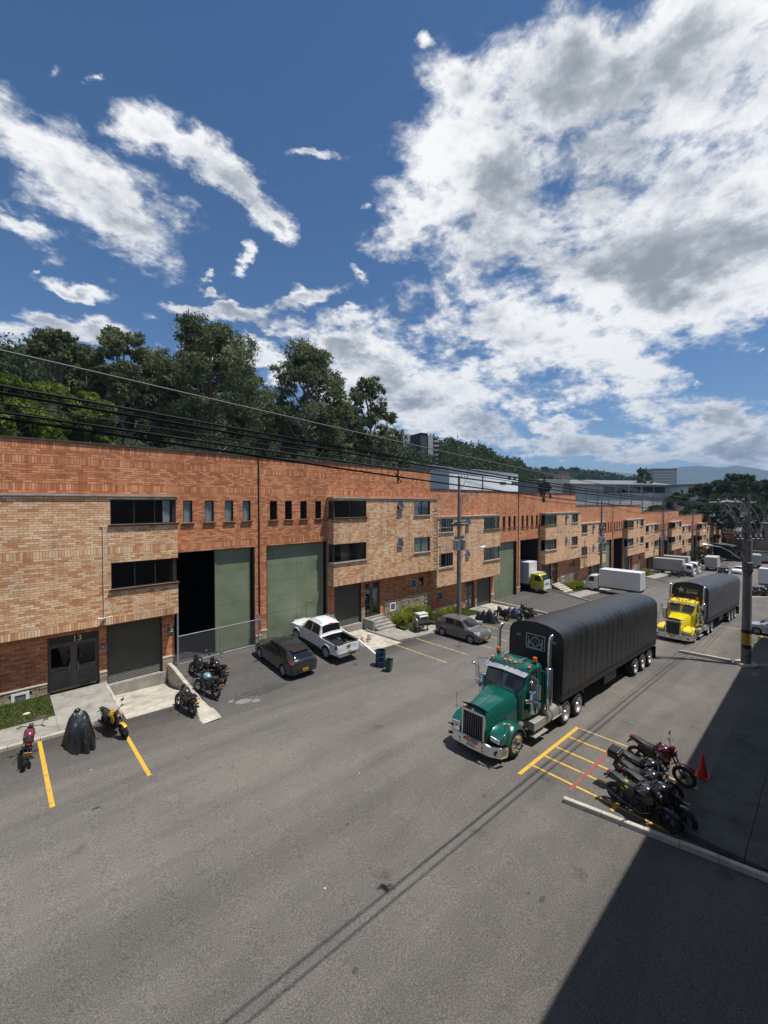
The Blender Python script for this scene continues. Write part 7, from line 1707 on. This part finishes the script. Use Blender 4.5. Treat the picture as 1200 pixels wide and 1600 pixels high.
def far_buildings():
    GB=pm('render_grey',(.30,.30,.29),.85,var=.25,scale=.15); WB=pm('render_white',(.74,.75,.75),.8,var=.1,scale=.1); BB=pm('render_brick',(.30,.17,.12),.9,var=.2,scale=.2); DB=pm('render_dark',(.045,.05,.06),.8,var=.2,scale=.1); RB=pm('render_tan',(.26,.19,.15),.9,var=.2,scale=.3)
    MR2=pm('metal_roof_dark',(.17,.175,.18),.6,.1,var=.2,scale=.4); MR=pm('metal_roof',(.34,.36,.38),.55,.2,var=.2,scale=.4)
    # white warehouse
    xa,ya=at_depth(702,112); xb,yb=at_depth(806,137); zt=CAMZ+(786-729)*112/FPX; t=thing('white_warehouse','white industrial shed with a low gable behind the second block','warehouse',(xa,ya,0)); L=xb-xa; 
    mb=MB(); mb.box(0,L,0,26,-8,zt-.3); mb.build('wall',WB,t)
    mb=MB(); mb.poly([(-.1,-.4,zt-.3),(-.1,13,zt+1.6),(-.1,26.4,zt-.3)]); mb.grid([[(x,-.5,zt-.32),(x,13,zt+1.6),(x,26.5,zt-.32)] for x in (-.4,L+.3)]); mb.build('roof',MR,t)
    for (u0,u1,v0,v1) in ((789,794,745,749),(798,803,745,749),(776,786,753,757),(795,806,753,757)):
        s0=[at_depth(u,137*0+112+(u-702)/104*25) for u in (u0,u1)]; z_=112+(u0-702)/104*25; mb=MB(); mb.box(s0[0][0]-xa,s0[1][0]-xa,-.08,-.01,CAMZ+(786-v1)*z_/FPX,CAMZ+(786-v0)*z_/FPX); mb.build('window',M_CGL,t)
    mb=MB(); mb.box(L*.55,L*1.5,-9,-3,-8,CAMZ+2.8*1.0); mb.build('annexe',WB,t); mb=MB(); mb.box(L*.5,L*1.52,-9.4,-2.8,CAMZ+2.82,CAMZ+3.1); mb.build('annexe_roof',MR,t)
    # grey warehouse with long metal roof
    x0,y0,_=at_depth(897,185,758); x1,y1,_=at_depth(1045,197,757); d=Vector((x1-x0,y1-y0,0)); L=d.length; ang=math.atan2(d.y,d.x); zt=CAMZ+28.5*190/FPX
    t=thing('grey_warehouse','long weathered grey warehouse with a metal roof and a band of five dark windows','warehouse',(x0,y0,0),ang)
    mb=MB(); mb.box(0,L,0,30,-14,zt); mb.build('wall',concrete('grey_render',(.60,.575,.52),.12,.25,.05),t)
    mb=MB(); mb.grid([[(-2.5+x,-1.2,zt+.25),(-9+x*1.12,16,zt+3.0),(-2+x,31,zt+.2)] for x in (0,L*.5,L+3)]); mb.grid([[(-2.5+x,-1.2,zt-.15),(-2.5+x,-1.2,zt+.25)] for x in (0,L+3)]); mb.build('roof',MR2,t)
    mb=MB(); mb.cbox((-6.5,14,zt-2),(12,24,8)); mb.build('side_shed',GB,t)
    for i in range(5): a=L*(.295+.135*i); mb=MB(); mb.box(a,a+L*.122,-.10,-.02,zt-3.6,zt-.7); mb.build('window',M_CGL,t)
    for i in range(9): mb=MB(); mb.box(L*i/8.5,L*i/8.5+.25,-.18,-.005,-14,zt-.1); mb.build('pilaster',GB,t)
    t,L2,H2=bldg('stained white rendered building joined to the right end of the grey warehouse',1046,1115,196,178,758,760,-14,concrete('stained_render',(.66,.65,.62),.2,.45,.05),'white_warehouse',24,0,0,roof=False)
    mb=MB(); mb.box(-.5,L2+.6,-.6,25,H2+.01,H2+.7); mb.build('roof',MR2,t)
    for i in range(3): mb=MB(); a=L2*(.28+.17*i); mb.box(a,a+.8,-.1,-.01,H2-3.4,H2-1.8); mb.build('window',M_CGL,t)
    # apartment towers left of centre
    Z=235
    t,L,H=bldg('pale apartment tower with dark central slab, left one of the pair on the hill',630,655,Z,Z+6,681,678,10,pm('tower_pale',(.36,.35,.34),.8,var=.08),'apartment_tower',14,11,3,wm=pm('tower_red',(.10,.055,.055),.6),roof=False)
    t,L,H=bldg('dark slab sided apartment tower, right one of the pair on the hill',657,668,Z-6,Z-4,678,678,10,DB,'apartment_tower',14,0,0)
    mb=MB(); mb.box(L+.02,L+3.2,-.5,13,0,H-1); mb.build('pale_core',MATS['tower_pale'],t)
    me=None
    for i in range(15):
        if me is None: m=MB(); m.box(-1.6,1.6,-.6,.6,-.42,.42); me=m.mesh('balcony',MATS['tower_pale'])
        inst('balcony',me,t,(L+5.4,.2,H*(i+.5)/15))
    mb=MB(); mb.box(L+3.3,L+7.0,.5,13,0,H-2); mb.build('recessed_wing',MATS['tower_red'],t)
    bldg('small brick apartment block above the grey warehouse roof at left',866,890,500,505,736,736,8,BB,'apartment_block',30,5,7)
    bldg('long grey apartment slab on the skyline over the grey warehouse',1020,1057,640,640,733,732,-10,pm('slab_grey',(.40,.385,.37),.85,var=.08),'apartment_tower',30,16,11,wm=pm('slab_window',(.09,.085,.08),.5),wsz=(.5,.6))
    # right hand cluster
    bldg('pale concrete house on the right edge, upper one of the stacked houses',1184,1240,135,128,790,790,-12,GB,'house',12,5,5)
    bldg('terracotta coloured house wall at the right edge below the pale house',1160,1240,118,110,822,818,-14,RB,'house',12,3,6)
    bldg('low brown building with tiled roof behind the wires',1112,1165,140,128,836,832,-16,BB,'house',12,2,6)
    bldg('dark grey building behind the last brick units',1062,1120,215,190,806,812,-18,pm('dim_brick',(.17,.12,.10),.9,var=.25,scale=.2),'house',14,3,7)
    t,L,H=bldg('long dark blue container wall across the end of the street',1095,1150,142,120,848,855,S(148)-.1,P_NAVY,'container_wall',3,0,0,cat='wall')
    me=None
    for i in range(40):
        if me is None: m=MB(); m.box(-.05,.05,-.08,-.001,.1,H-.1); me=m.mesh('corrugation',P_NAVY)
        inst('corrugation',me,t,(L*(i+.5)/40,0,0))
    bldg('grey loading hall at the right behind the far parked cars',1143,1180,122,112,860,860,S(130)-.2,GB,'shed',8,1,4)
    # thin mast and pipes on the second block roof
    x,y=at_depth(754,62); t=thing('roof_mast','thin rusty mast rising from the second block roof','mast',(x,y,8.4)); mb=MB(); mb.tube([(0,0,0),(0,0,4.6)],.09,8); mb.build('mast_tube',pm('rust',(.10,.06,.045),.8),t); mb=MB(); mb.cbox((0,0,-.6),(.5,.5,1.5)); mb.build('mast_base',M_GALV,t)
    x,y=at_depth(1189,420); t=thing('chimney','distant factory chimney trailing thin smoke on the right','chimney',(x,y,-10)); mb=MB(); mb.tube([(0,0,0),(0,0,32)],[1.4,1.0],10); mb.build('stack',pm('stack_grey',(.12,.11,.11),.9),t)
far_buildings()
def haze():
    mb=MB(); mb.box(-6600,7600,-6600,7600,-75,560); m=bpy.data.materials.new('haze'); m.use_nodes=True; nt=m.node_tree; nt.nodes.clear(); o=nt.nodes.new('ShaderNodeOutputMaterial'); v=nt.nodes.new('ShaderNodeVolumePrincipled')
    v.inputs['Color'].default_value=(.34,.52,.80,1); v.inputs['Density'].default_value=HAZE; v.inputs['Anisotropy'].default_value=.0; nt.links.new(v.outputs[0],o.inputs['Volume'])
    tag(mb.build('haze',m),kind='stuff')
HAZE=1.5e-4
haze()

def yard_wear():
    OIL=pm('oil_stain',(.058,.055,.050),.75,var=.3,scale=5); TAR=pm('tar_patch',(.062,.060,.057),.85,var=.25,scale=6,bmp=.4,bs=30); PALE=pm('dust_patch',(.21,.195,.17),.9,var=.3,scale=8)
    rs=random.Random(5)
    def blob(nm,m,x,y,rx,ry,k):
        mb=MB(); n=22; ph=rs.uniform(0,9); c=mb.pt((x,y,S(x)+.004+k*.0006)); P=[]
        for i in range(n):
            a=2*PI*i/n; f=1+.35*noise.noise((math.cos(a)*1.6+ph,math.sin(a)*1.6,ph)); px,py=x+rx*f*math.cos(a),y+ry*f*math.sin(a); z=S(px)+.004+k*.0006
            if y>18: z=max(z,apron_z(0,px,py)+.006) if 7.2<px<17.7 else z
            P.append(mb.pt((px,py,z)))
        if y>18 and 7.2<x<17.7: mb.v[c]=(x,y,apron_z(0,x,y)+.006)
        for i in range(n): mb.face((c,P[i],P[(i+1)%n]))
        tag(mb.build(nm,m),kind='structure')
    for k,(x,y,rx,ry) in enumerate(((11.6,7.6,.09,.05),(9.4,4.9,.05,.04),(9.5,4.6,.13,.06),(2.2,15.2,.12,.05),(23.6,17.6,.25,.15),(15.6,19.2,.22,.16),(29.4,12.0,.3,.12),(7.5,9.6,.05,.04),(5.2,6.4,.07,.05),(19.8,12.4,.12,.07))): blob('oil_stain',OIL,x,y,rx,ry,k)
    for k,(x,y,rx,ry) in enumerate(((9.6,19.4,1.5,.35),)): blob('asphalt_patch',TAR,x,y,rx,ry,20+k)
    for k,(x,y,rx,ry) in enumerate(((8.6,19.0,.35,.25),(9.1,18.7,.22,.16),(8.2,19.3,.2,.12),(34.3,3.1,.5,.1))): blob('dust_patch',PALE,x,y,rx,ry,30+k)
yard_wear()
